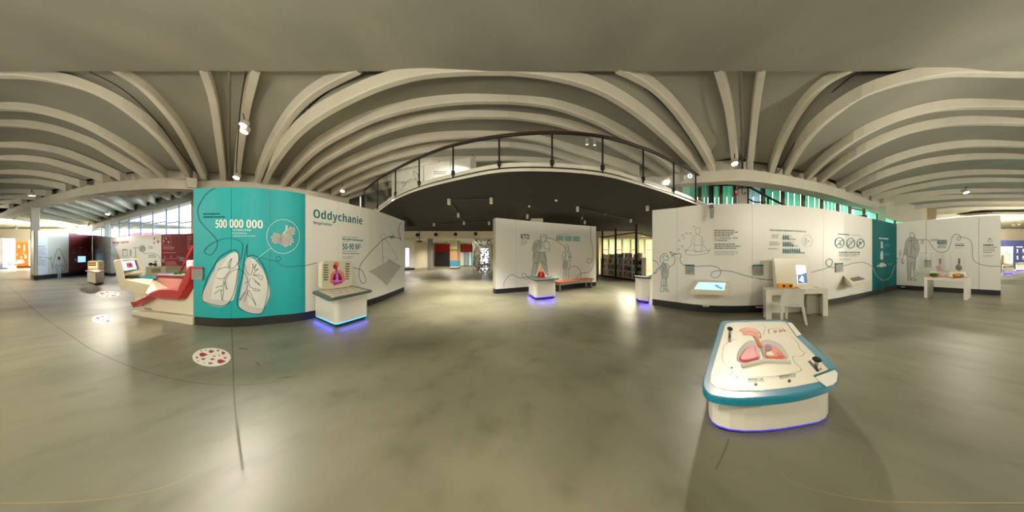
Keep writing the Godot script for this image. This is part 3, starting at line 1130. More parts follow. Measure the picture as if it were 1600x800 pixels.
func gallery() -> void:
	var edge := curve2(px("560,346 590,331 618,312 655,297 708,283 780,269.5 862,268 942,275 1005,291 1052,306 1087,319 1125,334"), 5)
	var e := []
	for p in edge:
		e.append(at_y(p.x, p.y, 3.6))
	# slab: dark soffit, pale fascia, floor on top
	var so := Shape.new()
	var fl := Shape.new()
	var fa := Shape.new()
	for i in e.size() - 1:
		var a: Vector3 = e[i]
		var b: Vector3 = e[i + 1]
		var a2 := Vector3(a.x, 3.6, -17.0)
		var b2 := Vector3(b.x, 3.6, -17.0)
		so.quad(a, b, b2, a2, Vector3.DOWN)
		var h := Vector3(0, 0.2, 0)
		fl.quad(a + h, b + h, b2 + h, a2 + h, Vector3.UP)
		fa.hexa([a, b, b - b.normalized() * -0.06, a - a.normalized() * -0.06], [a + h, b + h, b + b.normalized() * 0.06 + h, a + a.normalized() * 0.06 + h])
	for k in [-1, 1]:
		var a: Vector3 = e[0] if k < 0 else e[-1]
		so.quad(a, Vector3(13 * k, 3.6, a.z), Vector3(13 * k, 3.6, -17), Vector3(a.x, 3.6, -17), Vector3.DOWN)
		fl.quad(a + Vector3(0, 0.2, 0), Vector3(13 * k, 3.8, a.z), Vector3(13 * k, 3.8, -17), Vector3(a.x, 3.8, -17), Vector3.UP)
	var g := structure("ceiling_gallery", so, "soffit", "black underside of the curved gallery")
	part("gallery_floor", fl, "concrete", g)
	part("fascia", fa, "rib_paint", g)
	var lip := Shape.new()
	for i in e.size() - 1:
		var h := Vector3(0, 0.07, 0)
		var a: Vector3 = e[i] * Vector3(0.995, 1, 0.995)
		var b: Vector3 = e[i + 1] * Vector3(0.995, 1, 0.995)
		lip.hexa([a + h, b + h, b + b.normalized() * 0.02 + h, a + a.normalized() * 0.02 + h], [a + h * 1.35, b + h * 1.35, b + b.normalized() * 0.02 + h * 1.35, a + a.normalized() * 0.02 + h * 1.35])
	part("black_lip_trim", lip, "black", g)  # thin black strip along the fascia
	# balustrade
	var bal := thing("glass_balustrade", "curved glass balustrade with dark posts and wooden handrail along the gallery", "balustrade", at_y(860, 268, 3.6))
	var posts := [[569, 342, 298], [590, 331, 281], [618, 312, 265], [655, 297, 247], [708, 283, 227.5], [780, 269.5, 213.5], [862.6, 268, 207.5], [941.6, 275, 214], [1005, 291, 232], [1052.7, 306, 253], [1087, 319, 271], [1112, 329, 289]]
	var tops := []
	var feet := []
	for k in posts:
		var f := at_y(k[0], k[1], 3.6)
		tops.append(at_z(k[0], k[2], -f.z))
		feet.append(f + Vector3(0, 0.08, 0))
	var rail := []
	var rp := curve2(posts.map(func(k): return Vector2(k[0], k[2])), 5)
	var bp := curve2(posts.map(func(k): return Vector2(k[0], k[1])), 5)
	var base := []
	for i in rp.size():
		var f := at_y(bp[i].x, bp[i].y, 3.6)
		base.append(f + Vector3(0, 0.03, 0))
		rail.append(at_z(rp[i].x, rp[i].y, -f.z))
	for i in posts.size():
		var d: Vector3 = Vector3(feet[i].x, 0, feet[i].z).normalized()
		var ps := Shape.new()
		var sd := d.cross(Vector3.UP) * 0.022
		var fo := d * -0.03
		ps.hexa([feet[i] - sd + fo, feet[i] + sd + fo, feet[i] + sd, feet[i] - sd], [tops[i] - sd + fo, tops[i] + sd + fo, tops[i] + sd, tops[i] - sd])
		var po := part("post", ps, "rail", bal, "", true)
		var cs := Shape.new()
		cs.box(feet[i] + Vector3(0, 0.12, 0) - d * 0.04, Vector3(0.09, 0.12, 0.05), 0.008)
		part("clamp", cs, "black", po, "", true)
	for i in posts.size() - 1:
		var gs := Shape.new()
		for k in range(i * 5, i * 5 + 5):
			gs.quad(base[k], base[k + 1], rail[k + 1], rail[k], Vector3.BACK)
		part("glass_panel", gs, "glass", bal, "", true)
	var rs := Shape.new(true)
	rs.tube(rail, 0.038, 8)
	part("handrail", rs, "rail", bal, "", true)
	var rw := Shape.new(true)
	rw.tube(rail.map(func(p): return p + Vector3(0, 0.035, 0)), 0.024, 6)
	part("handrail_cap", rw, "wood_rail", bal, "", true)
	# stair rail going down behind the white wall
	var st := thing("stair_handrail", "dark stair handrail stepping down beside the cream column", "handrail", at_z(1113, 330, 8.6))
	var hr := Shape.new(true)
	hr.tube([at_z(1113, 289.5, 8.6), at_z(1164, 288.5, 9.1), at_z(1200, 308, 9.0), at_z(1228, 322, 8.8), at_z(1250, 335, 8.6)], 0.04, 8)
	part("rail", hr, "rail", st, "", true)
	for k in [[1110, 289, 8.6], [1114, 289, 8.6], [1169, 291, 9.1], [1200, 308, 9.0]]:
		var a := at_z(k[0], k[1], k[2])
		var s := Shape.new()
		s.box((a + Vector3(a.x, 2.4, a.z)) / 2, Vector3(0.035, a.y - 2.4, 0.035))
		part("baluster", s, "rail", st, "", true)
	var h2 := Shape.new(true)
	h2.tube([at_z(1169, 311, 9.4), at_z(1180, 316, 9.3), at_z(1196, 316, 9.2)], 0.03, 8)
	part("lower_rail", h2, "rail", st, "", true)
	# header beam at the far end of the soffit
	var hb := Shape.new()
	hb.box(Vector3(0, 3.33, -17.1), Vector3(20.6, 0.62, 0.25))
	structure("trim_700", hb, "cream_wall", "pale downstand beam at the end of the black soffit")
	# end wall above the gallery and upper display walls
	var ew := Shape.new()
	ew.box(Vector3(0, 6.4, -17.3), Vector3(24.6, 5.4, 0.2))
	structure("wall_gallery_end", ew, "concrete", "grey end wall above the gallery")
	var ud := thing("gallery_display_wall", "white display wall with line drawings standing on the gallery", "display wall", Vector3(-4, 3.8, -10))
	var s1 := Shape.new()
	var a1 := at_z(612, 400, 10.5)
	var a2 := at_z(735, 400, 10.0)
	var ya := at_z(0, 262, 10.3).y
	var yb := at_z(0, 246, 10.0).y
	s1.hexa([Vector3(a1.x, 3.8, a1.z), Vector3(a2.x, 3.8, a2.z), Vector3(a2.x + 0.2, 3.8, a2.z - 0.5), Vector3(a1.x, 3.8, a1.z - 0.5)], [Vector3(a1.x, ya, a1.z), Vector3(a2.x, yb, a2.z), Vector3(a2.x + 0.2, yb, a2.z - 0.5), Vector3(a1.x, ya, a1.z - 0.5)])
	part("body", s1, "white", ud, "", true)
	var gw := Wall.new(PackedVector2Array([Vector2(a1.x, a1.z), Vector2(a2.x, a2.z)]))
	wall_draw(gw, "line_drawing", [px("626,299 630,291 628,285 634,287 631,291 640,281 650,280 654,274 648,268 646,270 652,284 655,279 652,272"), px("662,284 662,252"), px("704,280 704,247"), px("676,253 681,248 687,250 685,254 679,252"), px("626,300 640,294 655,290")], 0.7, "grey_ink", ud)
	wall_copy(gw, 678, 702, 267, 273, 2, "grey_ink", ud)


func dashes(line: Array, on: float, off: float) -> Array:
	var out := []
	for i in line.size() - 1:
		var a: Vector2 = line[i]
		var b: Vector2 = line[i + 1]
		var l := a.distance_to(b)
		var t := 0.0
		while t < l:
			out.append([a.lerp(b, t / l), a.lerp(b, minf(t + on, l) / l)])
			t += on + off
	return out


func plate(w: Wall, u0: float, u1: float, v0: float, v1: float, bar: String, label: String) -> void:
	var a := w.loc(u0, (v0 + v1) / 2)
	var b := w.loc(u1, (v0 + v1) / 2)
	var y0 := w.loc((u0 + u1) / 2, v1).y
	var y1 := w.loc((u0 + u1) / 2, v0).y
	var s0 := minf(a.x, b.x)
	var s1 := maxf(a.x, b.x)
	var o := thing("info_plate", label, "info plate", w.at((s0 + s1) / 2, y0), 0.0, "small info plates on the display walls")
	var yb := lerpf(y0, y1, 0.86)
	for k in [[y0, yb, "plate_grey", "sheet"], [yb, y1, bar, "top_bar"]]:
		var s := Shape.new()
		s.hexa([w.at(s0, k[0], 0.012), w.at(s1, k[0], 0.012), w.at(s1, k[0], 0.028), w.at(s0, k[0], 0.028)], [w.at(s0, k[1], 0.012), w.at(s1, k[1], 0.012), w.at(s1, k[1], 0.028), w.at(s0, k[1], 0.028)])
		part(k[3], s, k[2], o, "", true)
	var t := Shape.new()
	for r in 5:
		var y := lerpf(yb, y0, (r + 0.8) / 6.2)
		var e := lerpf(s0, s1, 0.9 if r != 4 else 0.6)
		t.quad(w.at(lerpf(s0, s1, 0.1), y, 0.03), w.at(e, y, 0.03), w.at(e, y + (y1 - y0) * 0.04, 0.03), w.at(lerpf(s0, s1, 0.1), y + (y1 - y0) * 0.04, 0.03), w.normal(s0))
	part("small_print", t, "grey_ink", o, "", true)


func breathing_wall() -> void:
	var r := display_wall("display_wall", "curved teal and white display wall with big lungs and the title Oddychanie", px("302,508 345,511 390,510 430,506 460,503 492,497 577,477.5 632,455"), px("302,295 340,293 390,293 430,296.5 477,303.5 560,322.5 632,345.5"),
		[[302, "teal"], [361.5, "teal"], [422.5, "teal"], [477, "white"], [528, "white"], [575, "white"], [632, ""]])
	var o: Node3D = r[0]
	var w: Wall = r[1]
	wall_fill(w, "lung_shape", [px("314.8,463.5 322,447.5 332,427 336,421 339,412 349,403.6 360.7,396 367.5,393.8 372.6,397.7 373.7,413.7 371.7,435.7 367.5,459.3 359,472 349,479 333.7,477.9 318.5,471"), px("373.4,474.5 376,457.6 380,435.7 382.7,413.7 386,403.6 392,402 401,408.7 411.4,422 418,439 421.5,454 420,466 413,479.6 409.7,488 401,490 387.7,487.7 376,481")], "lung_warm", o, 0.003)
	wall_fill(w, "lung_light_patch", [px("331,462.7 333,447.5 340.5,427 350.6,410 358,398.2 366,394.6 372,398.5 373.2,413.7 371.3,435.7 365,467.7 350.6,468.6 331,467.5"), px("388,474.5 387.7,447.5 391,422 393.5,404 401,409.5 411,422.5 417.5,439 421,454 419.5,466 413,480 401,480.4 388.5,476")], "lung_pale", o, 0.005)
	wall_draw(w, "lung_outline", [
		px("316,462.7 320,447.5 325.3,432.3 333.7,417 342,403.6 352.3,396 365,390.5 371.7,393.5 373.7,403.6 372.6,413.7 374,418 371.7,425.6 370,439 365.8,457.6 359,471 349.8,477.5 337,476.7 323.6,472.8 317.7,470.3 316,462.7"),
		px("387,381.7 383.5,395 380.7,413.7 379,430.6 374,451 370.9,469.4 372.6,479.5 381,485.5 394.5,489.7 406.3,490.5 411.4,485.5 414.7,474.5 418,459.3 419,444 416.4,427 409.7,412 401,401 392.8,398.6 387.7,401 386.2,394 387,381.7")], 0.9, "navy_line", o)
	wall_draw(w, "bronchi_drawing", [
		px("341.3,421.3 350.6,418 356.5,418 360.7,422 355.7,428 351.5,434.8 349,445.8 349.8,452.6 346.4,454 347,463 348,469.4 349,463 350,454"), px("338.8,434.3 345.6,435.7 351.5,434"), px("362.8,403.6 358,410.4 357.4,416.3 359.5,417 361,410.4 362.8,403.6"),
		px("338,450 342,447.5 348,446.7"), px("335.4,459.3 342,454.2 347.2,452.9"), px("374.2,420.5 365.8,422 357.4,429 354,435.7 350.6,445"), px("355.7,452.6 351.5,446 353,440.7 355.7,452.6"),
		px("382.7,412 384.4,422 387.7,427.2 392.8,429 395.3,418.8 396,412"), px("394.5,411.2 397,418.8 401,412 398,422 404.6,419.7 401,422.5 396,429"), px("396,429.8 404.6,429.8 410.5,432.3 408.8,437.4 403,432.3 396,430"),
		px("392,434 389.4,440.7 391,447.5 397.9,450.9 406.3,452.9 403,455 394.5,452.6"), px("397.9,439 406.3,445.8 403.8,442.4 394.5,434"), px("374.2,420.5 381,424.7 386.9,435.7 386.9,447.5 382.7,459.3 375,469.4 379.3,461 383,456"), px("381.8,443.3 386.9,440"),
		px("388.4,452.6 387.7,459.3 394.5,467.7 400.4,477 396,466 389.4,453.6"), px("381.8,472 384.4,464.4 388,456")], 0.75, "navy_line", o)
	wall_draw(w, "wandering_line", [
		px("336.7,293.8 324,301.5 312.7,318 309.3,330 312.7,345 322.5,357 334.5,369 339.7,378 338,388.5 331.5,396.7 325.5,398 320,393.7 322.5,387.7 333,379.5 348,373.5 360,372.3 372,375 378.7,381 379.3,390 377.6,400 372.6,410 367.5,417 362,419 358.5,415"),
		px("387.7,401 392.8,398.8 401,400.6 418,405.3 431.6,407.8 439,405.3 437.5,401.6 432.5,402 432.5,408 440,414.6 452,417 468.7,415.4 478.7,414.7 495,410.5"),
		px("551.5,418.2 557.5,419.4 565,423 570.6,434.4 570.6,441 565,442 560.7,430.6 563,413.7 576,397 592,380 602,372 611,370.2 620,371.3 625.3,373.5 626.8,376.5"), px("626,374 622.5,362 623.5,354 627,347")], 0.85, "line_ink", o)
	wall_text(w, "500 000 000", 337.5, 356.2, 411, 356.9, 12.7, "white_ink", o, "number_lettering")
	wall_text(w, "PĘCHERZYKÓW", 364, 360.6, 393, 361, 2.5, "white_ink", o, "lettering", false)
	wall_text(w, "PŁUCNYCH", 364, 365.6, 385.5, 366, 2.5, "white_ink", o, "lettering", false)
	wall_copy(w, 364, 405, 367.8, 369.6, 1, "white_ink", o)
	wall_copy(w, 318, 352, 332, 341.5, 2, "deep_teal", o)
	var ring := circle_px(442.5, 369.5, 25.5, 60, 26.5)
	wall_draw(w, "dashed_circle", dashes(ring, 2.0, 1.0), 0.8, "white_ink", o, false)
	wall_draw(w, "dashed_pointer", dashes([Vector2(424.5, 387), Vector2(398, 407)], 2.0, 1.2) + dashes(circle_px(392.5, 410, 4.5, 14), 0.8, 1.1), 0.8, "white_ink", o, false)
	# a bunch of air sacs
	var blobs := []
	var rims := []
	for k in [[432.5, 372.5, 8.5, 30], [447.5, 375, 10.5, 44], [454.5, 361, 6.5, 20]]:
		for i in k[3]:
			var rr: float = k[2] * sqrt((i + 0.5) / k[3])
			var c := Vector2(k[0] + cos(i * 2.4) * rr, k[1] + sin(i * 2.4) * rr * 0.95)
			blobs.append(circle_px(c.x, c.y, 2.0, 7).slice(0, 7))
			rims.append(circle_px(c.x, c.y, 1.75, 8))
	blobs.append(px("447,352 449.5,352 449.5,358 445,366 441,369 440,366 446,360"))
	wall_fill(w, "air_sacs", blobs, "lung_pale", o, 0.005, false)
	wall_draw(w, "air_sac_rims", rims, 0.4, "grey_ink", o, false)
	# white half
	wall_text(w, "Oddychanie", 489.5, 340.2, 565.7, 350.7, 13.4, "teal_ink", o, "title_lettering")
	wall_text(w, "Respiration", 489.8, 349.8, 518.3, 353.2, 4.4, "teal_ink", o, "subtitle_lettering")
	wall_copy(w, 534.5, 566, 368.5, 371, 1, "grey_ink", o, "small_print", 0.5, 0.08)
	wall_copy(w, 534.5, 567, 371.8, 375, 1, "teal_ink", o, "bold_small_print", 0.7, 0.09)
	wall_copy(w, 534.5, 546, 375.5, 377.5, 1, "grey_ink", o)
	wall_text(w, "50-90 M²", 534.8, 390, 563, 390.3, 9.8, "teal_ink", o, "number_lettering")
	wall_copy(w, 534.8, 560, 391.6, 393.4, 1, "grey_ink", o)
	wall_text(w, "BOISKA DO BADMINTONA.", 534.8, 397, 561.8, 397.4, 2.3, "teal_ink", o, "lettering")
	wall_copy(w, 534.8, 553, 400, 405, 3, "pale_ink", o)
	wall_fill(w, "badminton_court", [px("577,424 608,406 626,416 604,445.6")], "shade_tint", o, 0.003, false)
	wall_draw(w, "badminton_drawing", [px("577,424 608,406 626,416 604,445.6 577,424"), px("583,420.5 611,440"), px("590,416.5 616.5,431"), px("592,434 617,411"), px("598,412 598,400 610,406"), px("594.5,370 596,366 600,365.5 603,369 601,374 596,374 594.5,370"), px("597,374 598,412"), px("602,373 622,404 608,408")], 0.5, "grey_ink", o, false)
	wall_draw(w, "knot_mark", [px("608,368 612,373 615,369 610,372 613,367 616,372")], 0.9, "teal_ink", o)
	plate(w, 302.5, 319, 417.5, 437, "red", "grey info plate with a red top bar at the end of the teal wall")


func who_wall() -> void:
	var r := display_wall("display_wall", "white display wall headed KTO with an old man blowing a balloon", px("774.6,459.3 850,452.6 931.5,446.5"), px("774.6,340.3 932.4,354"), [[774.6, "white"], [806.3, "white"], [862.7, "white"], [922.5, "white"], [931.5, ""]], 0.3, 1)
	var o: Node3D = r[0]
	var w: Wall = r[1]
	wall_text(w, "KTO", 813.8, 373.7, 827, 374, 8, "dark_ink", o, "title_lettering")
	wall_copy(w, 814, 825, 374.8, 384, 4, "pale_ink", o)
	wall_text(w, "600 000 000", 869, 376, 905.6, 377.4, 8, "teal", o, "number_lettering")
	wall_copy(w, 869.5, 889, 365, 367, 1, "pale_ink", o)
	var L := func(s: String) -> Array:
		var out := []
		for p in px(s):
			out.append(Vector2(810 + p.x / 10.0, 360 + p.y / 10.0))
		return out
	wall_fill(w, "man_shading", [L.call("225,270 245,190 320,150 350,140 370,190 350,260 310,330 240,350 220,310"), L.call("235,500 225,420 240,350 345,340 410,340 430,440 445,560 450,690 420,640 400,560 370,495 330,510 290,640 265,695 195,700 215,600"), L.call("345,490 410,510 425,540 430,640 395,600")], "shade_tint", o, 0.003)
	wall_draw(w, "old_man_with_balloon", [
		L.call("335,110 345,80 380,65 425,72 450,95 440,108 400,95 340,112 355,130 345,150"), L.call("350,125 360,165 385,185 400,170"), L.call("410,110 430,125 425,150 410,165 435,160 455,180"), L.call("400,200 420,175 455,180 485,210 490,260 460,290 420,290 400,250 400,200"), L.call("490,270 490,310 470,330 450,320"),
		L.call("320,150 260,165 235,220 215,290 225,330 245,350 300,345 340,310 370,250 400,240"), L.call("235,220 290,230 270,260 240,240"), L.call("225,275 260,290 235,310"), L.call("330,150 320,200 345,260 350,290"), L.call("365,190 375,220 360,250"), L.call("245,350 230,400 225,470 240,500 280,515 300,480 320,420 345,340"),
		L.call("235,375 255,385 250,410 230,405"), L.call("300,340 420,335"), L.call("400,340 415,430 435,480"), L.call("425,330 430,430 445,560 455,650 460,690"), L.call("235,500 215,620 195,700 230,715"), L.call("300,500 285,620 260,690"), L.call("345,490 395,600 430,690 470,705"), L.call("345,490 375,495 425,540")], 0.55, "teal_ink", o)
	wall_draw(w, "boy_blowing", [
		L.call("720,270 735,240 765,232 785,250 785,290 765,310 735,305 720,270"), L.call("725,275 785,275"), L.call("740,315 765,345 785,310"), L.call("735,320 700,345 685,400 700,430 730,400 735,350"), L.call("785,310 805,350 825,400 815,430 790,400"), L.call("710,430 705,460 810,465 800,380"), L.call("740,350 735,450"), L.call("780,350 785,450"),
		L.call("705,465 695,560 705,600 745,595 755,500 765,500 770,600 795,600 805,520 808,465"), L.call("710,605 705,700 695,765 725,770 730,700 730,605"), L.call("755,605 755,700 755,765 780,770 785,700 785,605")], 0.55, "teal_ink", o)
	wall_fill(w, "boy_shading", [L.call("703,470 698,560 706,598 744,594 752,500 745,470")], "shade_tint", o, 0.003, false)
	wall_draw(w, "wandering_line", [px("787,449 788,440.6 793.7,432.2 801.2,429.3 810.6,434 818,434 821.5,428.4 816.2,427.5 816.2,432 823.7,437.8"), px("853,372.4 862,373 874.3,379.7 882,386"), px("923,354.5 923,373 926,390 926,405 922,410.6 917.5,409.7 918.4,405 924,405 926.4,414.3 921,424.7 908,427 901.5,432.2 900,436"), px("889.5,418.5 897.8,415.8 904.3,420 907.7,427.5 906.2,434")], 0.7, "grey_ink", o)


func capacity_wall() -> void:
	var r := display_wall("display_wall", "curved white display wall with a girl flying a paper plane and a teal end panel", px("1019,476.6 1055,482 1090,486.9 1130,489 1176,488.3 1240,484.5 1294,477.6 1330,470 1362.8,462 1400.8,451.7"), px("1019.5,328.5 1057,324.7 1107,319.5 1175.7,318.5 1251,322.3 1298.7,328.5 1362,341.3 1400,350"),
		[[1019, "white"], [1058, "white"], [1175.5, "white"], [1286.5, "white"], [1362.8, "deep_teal"], [1400.8, ""]])
	var o: Node3D = r[0]
	var w: Wall = r[1]
	wall_fill(w, "girl_shading", [px("1035.6,411 1031,420 1034.4,433.4 1042.7,434 1044,420 1040,411")], "lung_warm", o, 0.003, false)
	wall_draw(w, "girl_with_paper_plane", [
		px("1033.2,400.2 1038,396 1042.7,398.3 1044.6,403.8 1042.3,406.9 1038,406 1035.6,410.9 1032,408.5 1031.6,402.6 1033.2,400.2"), px("1039,399 1036,402 1036,406"), px("1040,400.5 1044,401"), px("1038,410.9 1033.2,414.5 1026,421.6 1022.6,427.5 1021,428 1023,425"), px("1035.6,415 1029,421 1024,428"), px("1039.2,411 1036,424 1034.4,433.4 1042.7,433.9 1044.6,424 1045,416.8 1042,411"), px("1041,412 1040,424 1043,426"),
		px("1045,416.8 1050,415 1053.4,412 1054.6,402.6 1051,399 1049.9,403"), px("1034.4,434 1033.2,447.7 1032,454.8 1036.8,455.3 1036.8,450 1037.5,435"), px("1040.4,434.6 1039.2,448.9 1041,452 1045,454.8 1040.4,454.8 1038.5,451"), px("1041.8,434 1042,448 1043.9,452"), px("1033,446.5 1037,446.5"), px("1039.3,446.5 1042,446.5")], 0.75, "teal_ink", o)
	wall_draw(w, "paper_plane", [px("1046.3,393 1057,396.8 1050,400 1046.3,393"), px("1046.3,393 1052,398")], 0.7, "teal_ink", o, false)
	wall_draw(w, "wandering_line", [px("1050,397.8 1061.7,396.6 1064.6,400.2 1062.2,405 1065.3,412 1071.2,414.5"), px("1085,416.4 1106.8,415.2 1121,418 1125.8,425 1122.3,432.3 1115,433.9 1110.4,429.9 1114,424.7 1125.8,422.8 1142.4,424 1166,431 1190,436.3 1210,437.5"), px("1019.3,406 1026,409.2 1029.7,414.5"),
		px("1266.6,425.8 1286.8,420.4 1297.5,415.6 1300.6,408.5 1295.6,404.2 1290.4,408.5 1292.8,415.6 1304.6,418.5"), px("1314.8,416.3 1332,411.4 1346,409.7 1356,412.5 1362,416.5")], 0.75, "line_ink", o)
	wall_draw(w, "pale_line", [px("1363,417.5 1364.4,420 1368.7,429.7 1375.7,436.4 1382.7,437.6 1390.6,433.2 1395,422.7 1398.5,414")], 0.8, "pale_ink", o)
	wall_draw(w, "meditating_woman", [
		circle_px(1090, 360.6, 3.8, 16, 5.2), px("1088,366 1087.8,368 1081.9,370.5 1079.5,383.6 1071,392"), px("1092,366 1092,368 1097.3,371.2 1099.2,383.6 1108,392"), px("1085.5,371.7 1085,390.7 1096,391.2 1095,371.7"), px("1085,383 1096,383"), px("1071,392 1078.3,391 1090,393.5 1104.5,391.5 1106,395 1090,398.3 1073.6,397.8 1071,392"), px("1069.5,389 1071,393 1073,391"), px("1107,393 1110,388 1108,391"),
		circle_px(1084.3, 354.4, 1.2, 8), circle_px(1072.4, 364.6, 1.4, 8), circle_px(1066.5, 367.7, 1.2, 8), circle_px(1069, 372.2, 1.3, 8), circle_px(1061.7, 375.7, 1.4, 8), circle_px(1066, 385, 1.6, 8), circle_px(1060.5, 389.5, 1.2, 8), circle_px(1079, 365, 1.3, 8)], 0.45, "grey_ink", o)
	wall_copy(w, 1115.8, 1153, 358.5, 370, 4, "grey_ink", o, "small_print", 0.5)
	wall_text(w, "0,5 L POWIETRZA", 1115.8, 373.4, 1142, 373.4, 2.3, "teal_ink", o, "lettering")
	wall_copy(w, 1144, 1153, 370.5, 373.4, 1, "grey_ink", o, "small_print", 0.5)
	wall_copy(w, 1115.8, 1143, 374, 377, 1, "grey_ink", o, "small_print", 0.5)
	wall_copy(w, 1116, 1157, 380, 389.5, 3, "grey_ink", o, "small_print", 0.5)
	wall_copy(w, 1116, 1156, 392, 399, 3, "pale_ink", o, "small_print", 0.4)
	wall_text(w, "PRZECIĘTNA POJEMNOŚĆ ŻYCIOWA PŁUC", 1202, 360.8, 1259.5, 363, 2.3, "teal_ink", o, "lettering")
	var bottle := func(u: float, v: float) -> Array:
		return [Vector2(u + 0.1, v), Vector2(u + 0.1, v - 5.6), Vector2(u + 0.8, v - 6.8), Vector2(u + 0.8, v - 8), Vector2(u + 1.9, v - 8), Vector2(u + 1.9, v - 6.8), Vector2(u + 2.6, v - 5.6), Vector2(u + 2.6, v)]
	var bt := []
	var hollow := []
	for row in [[3, 374.8], [4, 385.3], [8, 396.0]]:
		for i in row[0]:
			bt.append(bottle.call(1222.8 + i * 3.5, row[1]))
	bt.append(px("1236.9,385.3 1236.9,381.5 1239.3,381.5 1239.3,385.3"))
	bt.append(px("1233.4,374.8 1233.4,373.6 1235.9,373.6 1235.9,374.8"))
	for k in [[1236.8, 385.3], [1233.3, 374.8]]:
		var q: Array = bottle.call(k[0], k[1])
		q.append(q[0])
		hollow.append(q)
	wall_fill(w, "bottle_pictograms", bt, "teal_ink", o, 0.005, false)
	wall_draw(w, "empty_bottle_outlines", hollow, 0.3, "grey_ink", o, false)
	wall_text(w, "3,2 l", 1237.3, 374.8, 1242.8, 374.9, 2.2, "dark_ink", o)
	wall_text(w, "4,5 l", 1240.6, 385.3, 1246.5, 385.4, 2.2, "dark_ink", o)
	wall_text(w, "6-8 l", 1250.5, 396.0, 1257, 396.1, 2.2, "dark_ink", o)
	wall_copy(w, 1206, 1219, 366, 372.5, 3, "pale_ink", o)
	wall_copy(w, 1202, 1219, 377, 384, 3, "pale_ink", o)
	wall_copy(w, 1200, 1218, 387, 390, 1, "pale_ink", o)
	wall_draw(w, "dashed_circle", dashes(circle_px(1260.7, 376.7, 8.3, 30, 9), 0.8, 0.8), 0.5, "grey_ink", o, false)
	var bq := px("1257,382 1257,374.5 1258,372 1259,372 1260,374.5 1260,382 1257,382")
	wall_draw(w, "bottle_outline", [bq], 0.5, "grey_ink", o, false)
	wall_text(w, "1L", 1261.5, 378, 1264.5, 378, 2.2, "dark_ink", o)
	wall_copy(w, 1308.7, 1328.5, 364.3, 367, 1, "teal_ink", o, "bold_small_print", 0.7, 0.07)
	wall_copy(w, 1330, 1347, 366.5, 368.2, 1, "grey_ink", o, "small_print", 0.5, 0.07)
	for k in [[1311.3, 379.3, 6.7, 8], [1329, 380, 6.1, 7.7], [1344.4, 380.6, 5.6, 7.2]]:
		wall_draw(w, "forbidden_sign", [circle_px(k[0], k[1], k[2], 26, k[3]), [Vector2(k[0] - k[2] * 0.72, k[1] + k[3] * 0.62), Vector2(k[0] + k[2] * 0.72, k[1] - k[3] * 0.62)]], 1.15, "teal_ink", o)
	wall_fill(w, "balloon_pictogram", [circle_px(1313, 382, 2.2, 10, 2.6).slice(0, 10)], "pale_ink", o, 0.004, false)
	wall_fill(w, "flame_pictogram", [px("1342,380.5 1342.4,378 1343.5,376.8 1344.4,379 1343.8,381.5")], "dark_ink", o, 0.004, false)
	wall_draw(w, "balloon_string", [px("1307,376.5 1309,375.5 1312,375.5 1310,377.5"), px("1327,379 1328.5,376 1330,379 1329,382")], 0.4, "grey_ink", o)
	wall_copy(w, 1310.6, 1346.5, 393, 396, 1, "teal_ink", o, "bold_small_print", 0.7)
	wall_copy(w, 1310.6, 1346, 396.3, 401, 2, "grey_ink", o)
	wall_copy(w, 1311, 1333, 403.5, 407, 2, "pale_ink", o)
	wall_copy(w, 1373, 1391.8, 370.5, 374, 1, "white_ink", o, "bold_small_print", 0.6, 0.08)
	wall_fill(w, "inhaler_pictogram", [px("1376,376.8 1378.8,378 1379.6,388.2 1376,387.5")], "lung_warm", o, 0.004, false)
	wall_fill(w, "spray_can_pictogram", [px("1375.2,395 1376.6,393.5 1376.6,391.8 1378.8,391.8 1378.8,393.5 1379.8,395 1379.6,405 1375.2,404.6"), px("1376.5,405 1378.3,405 1378,406.6 1377,406.6")], "lung_warm", o, 0.004, false)
	wall_fill(w, "car_pictogram", [px("1370,416.5 1370.3,414.6 1373.5,413.4 1375.5,410.8 1380,410.3 1382.6,412.6 1384.6,413.6 1384.6,416 1382.5,416.8 1381,415.8 1379.8,417 1375,417.4 1373.8,416.2 1372.2,417.6")], "lung_warm", o, 0.004, false)
	wall_fill(w, "car_wheels", [circle_px(1372.8, 416.8, 1.2, 10).slice(0, 10), circle_px(1381.2, 416.2, 1.2, 10).slice(0, 10)], "dark_grey", o, 0.006, false)
	for k in [[1382, 381], [1382, 395], [1386.5, 410.5]]:
		wall_copy(w, k[0], k[0] + 9, k[1], k[1] + 4.5, 2, "teal", o)
	plate(w, 1071.2, 1085, 413.5, 429, "deep_teal", "grey info plate with a teal bar beside the girl with the paper plane")
	plate(w, 1175.7, 1190.8, 413.5, 430, "deep_teal", "grey info plate with a teal bar left of the white desk")
	plate(w, 1304.3, 1315.2, 411, 425, "deep_teal", "grey info plate with a teal bar above the small wall console")


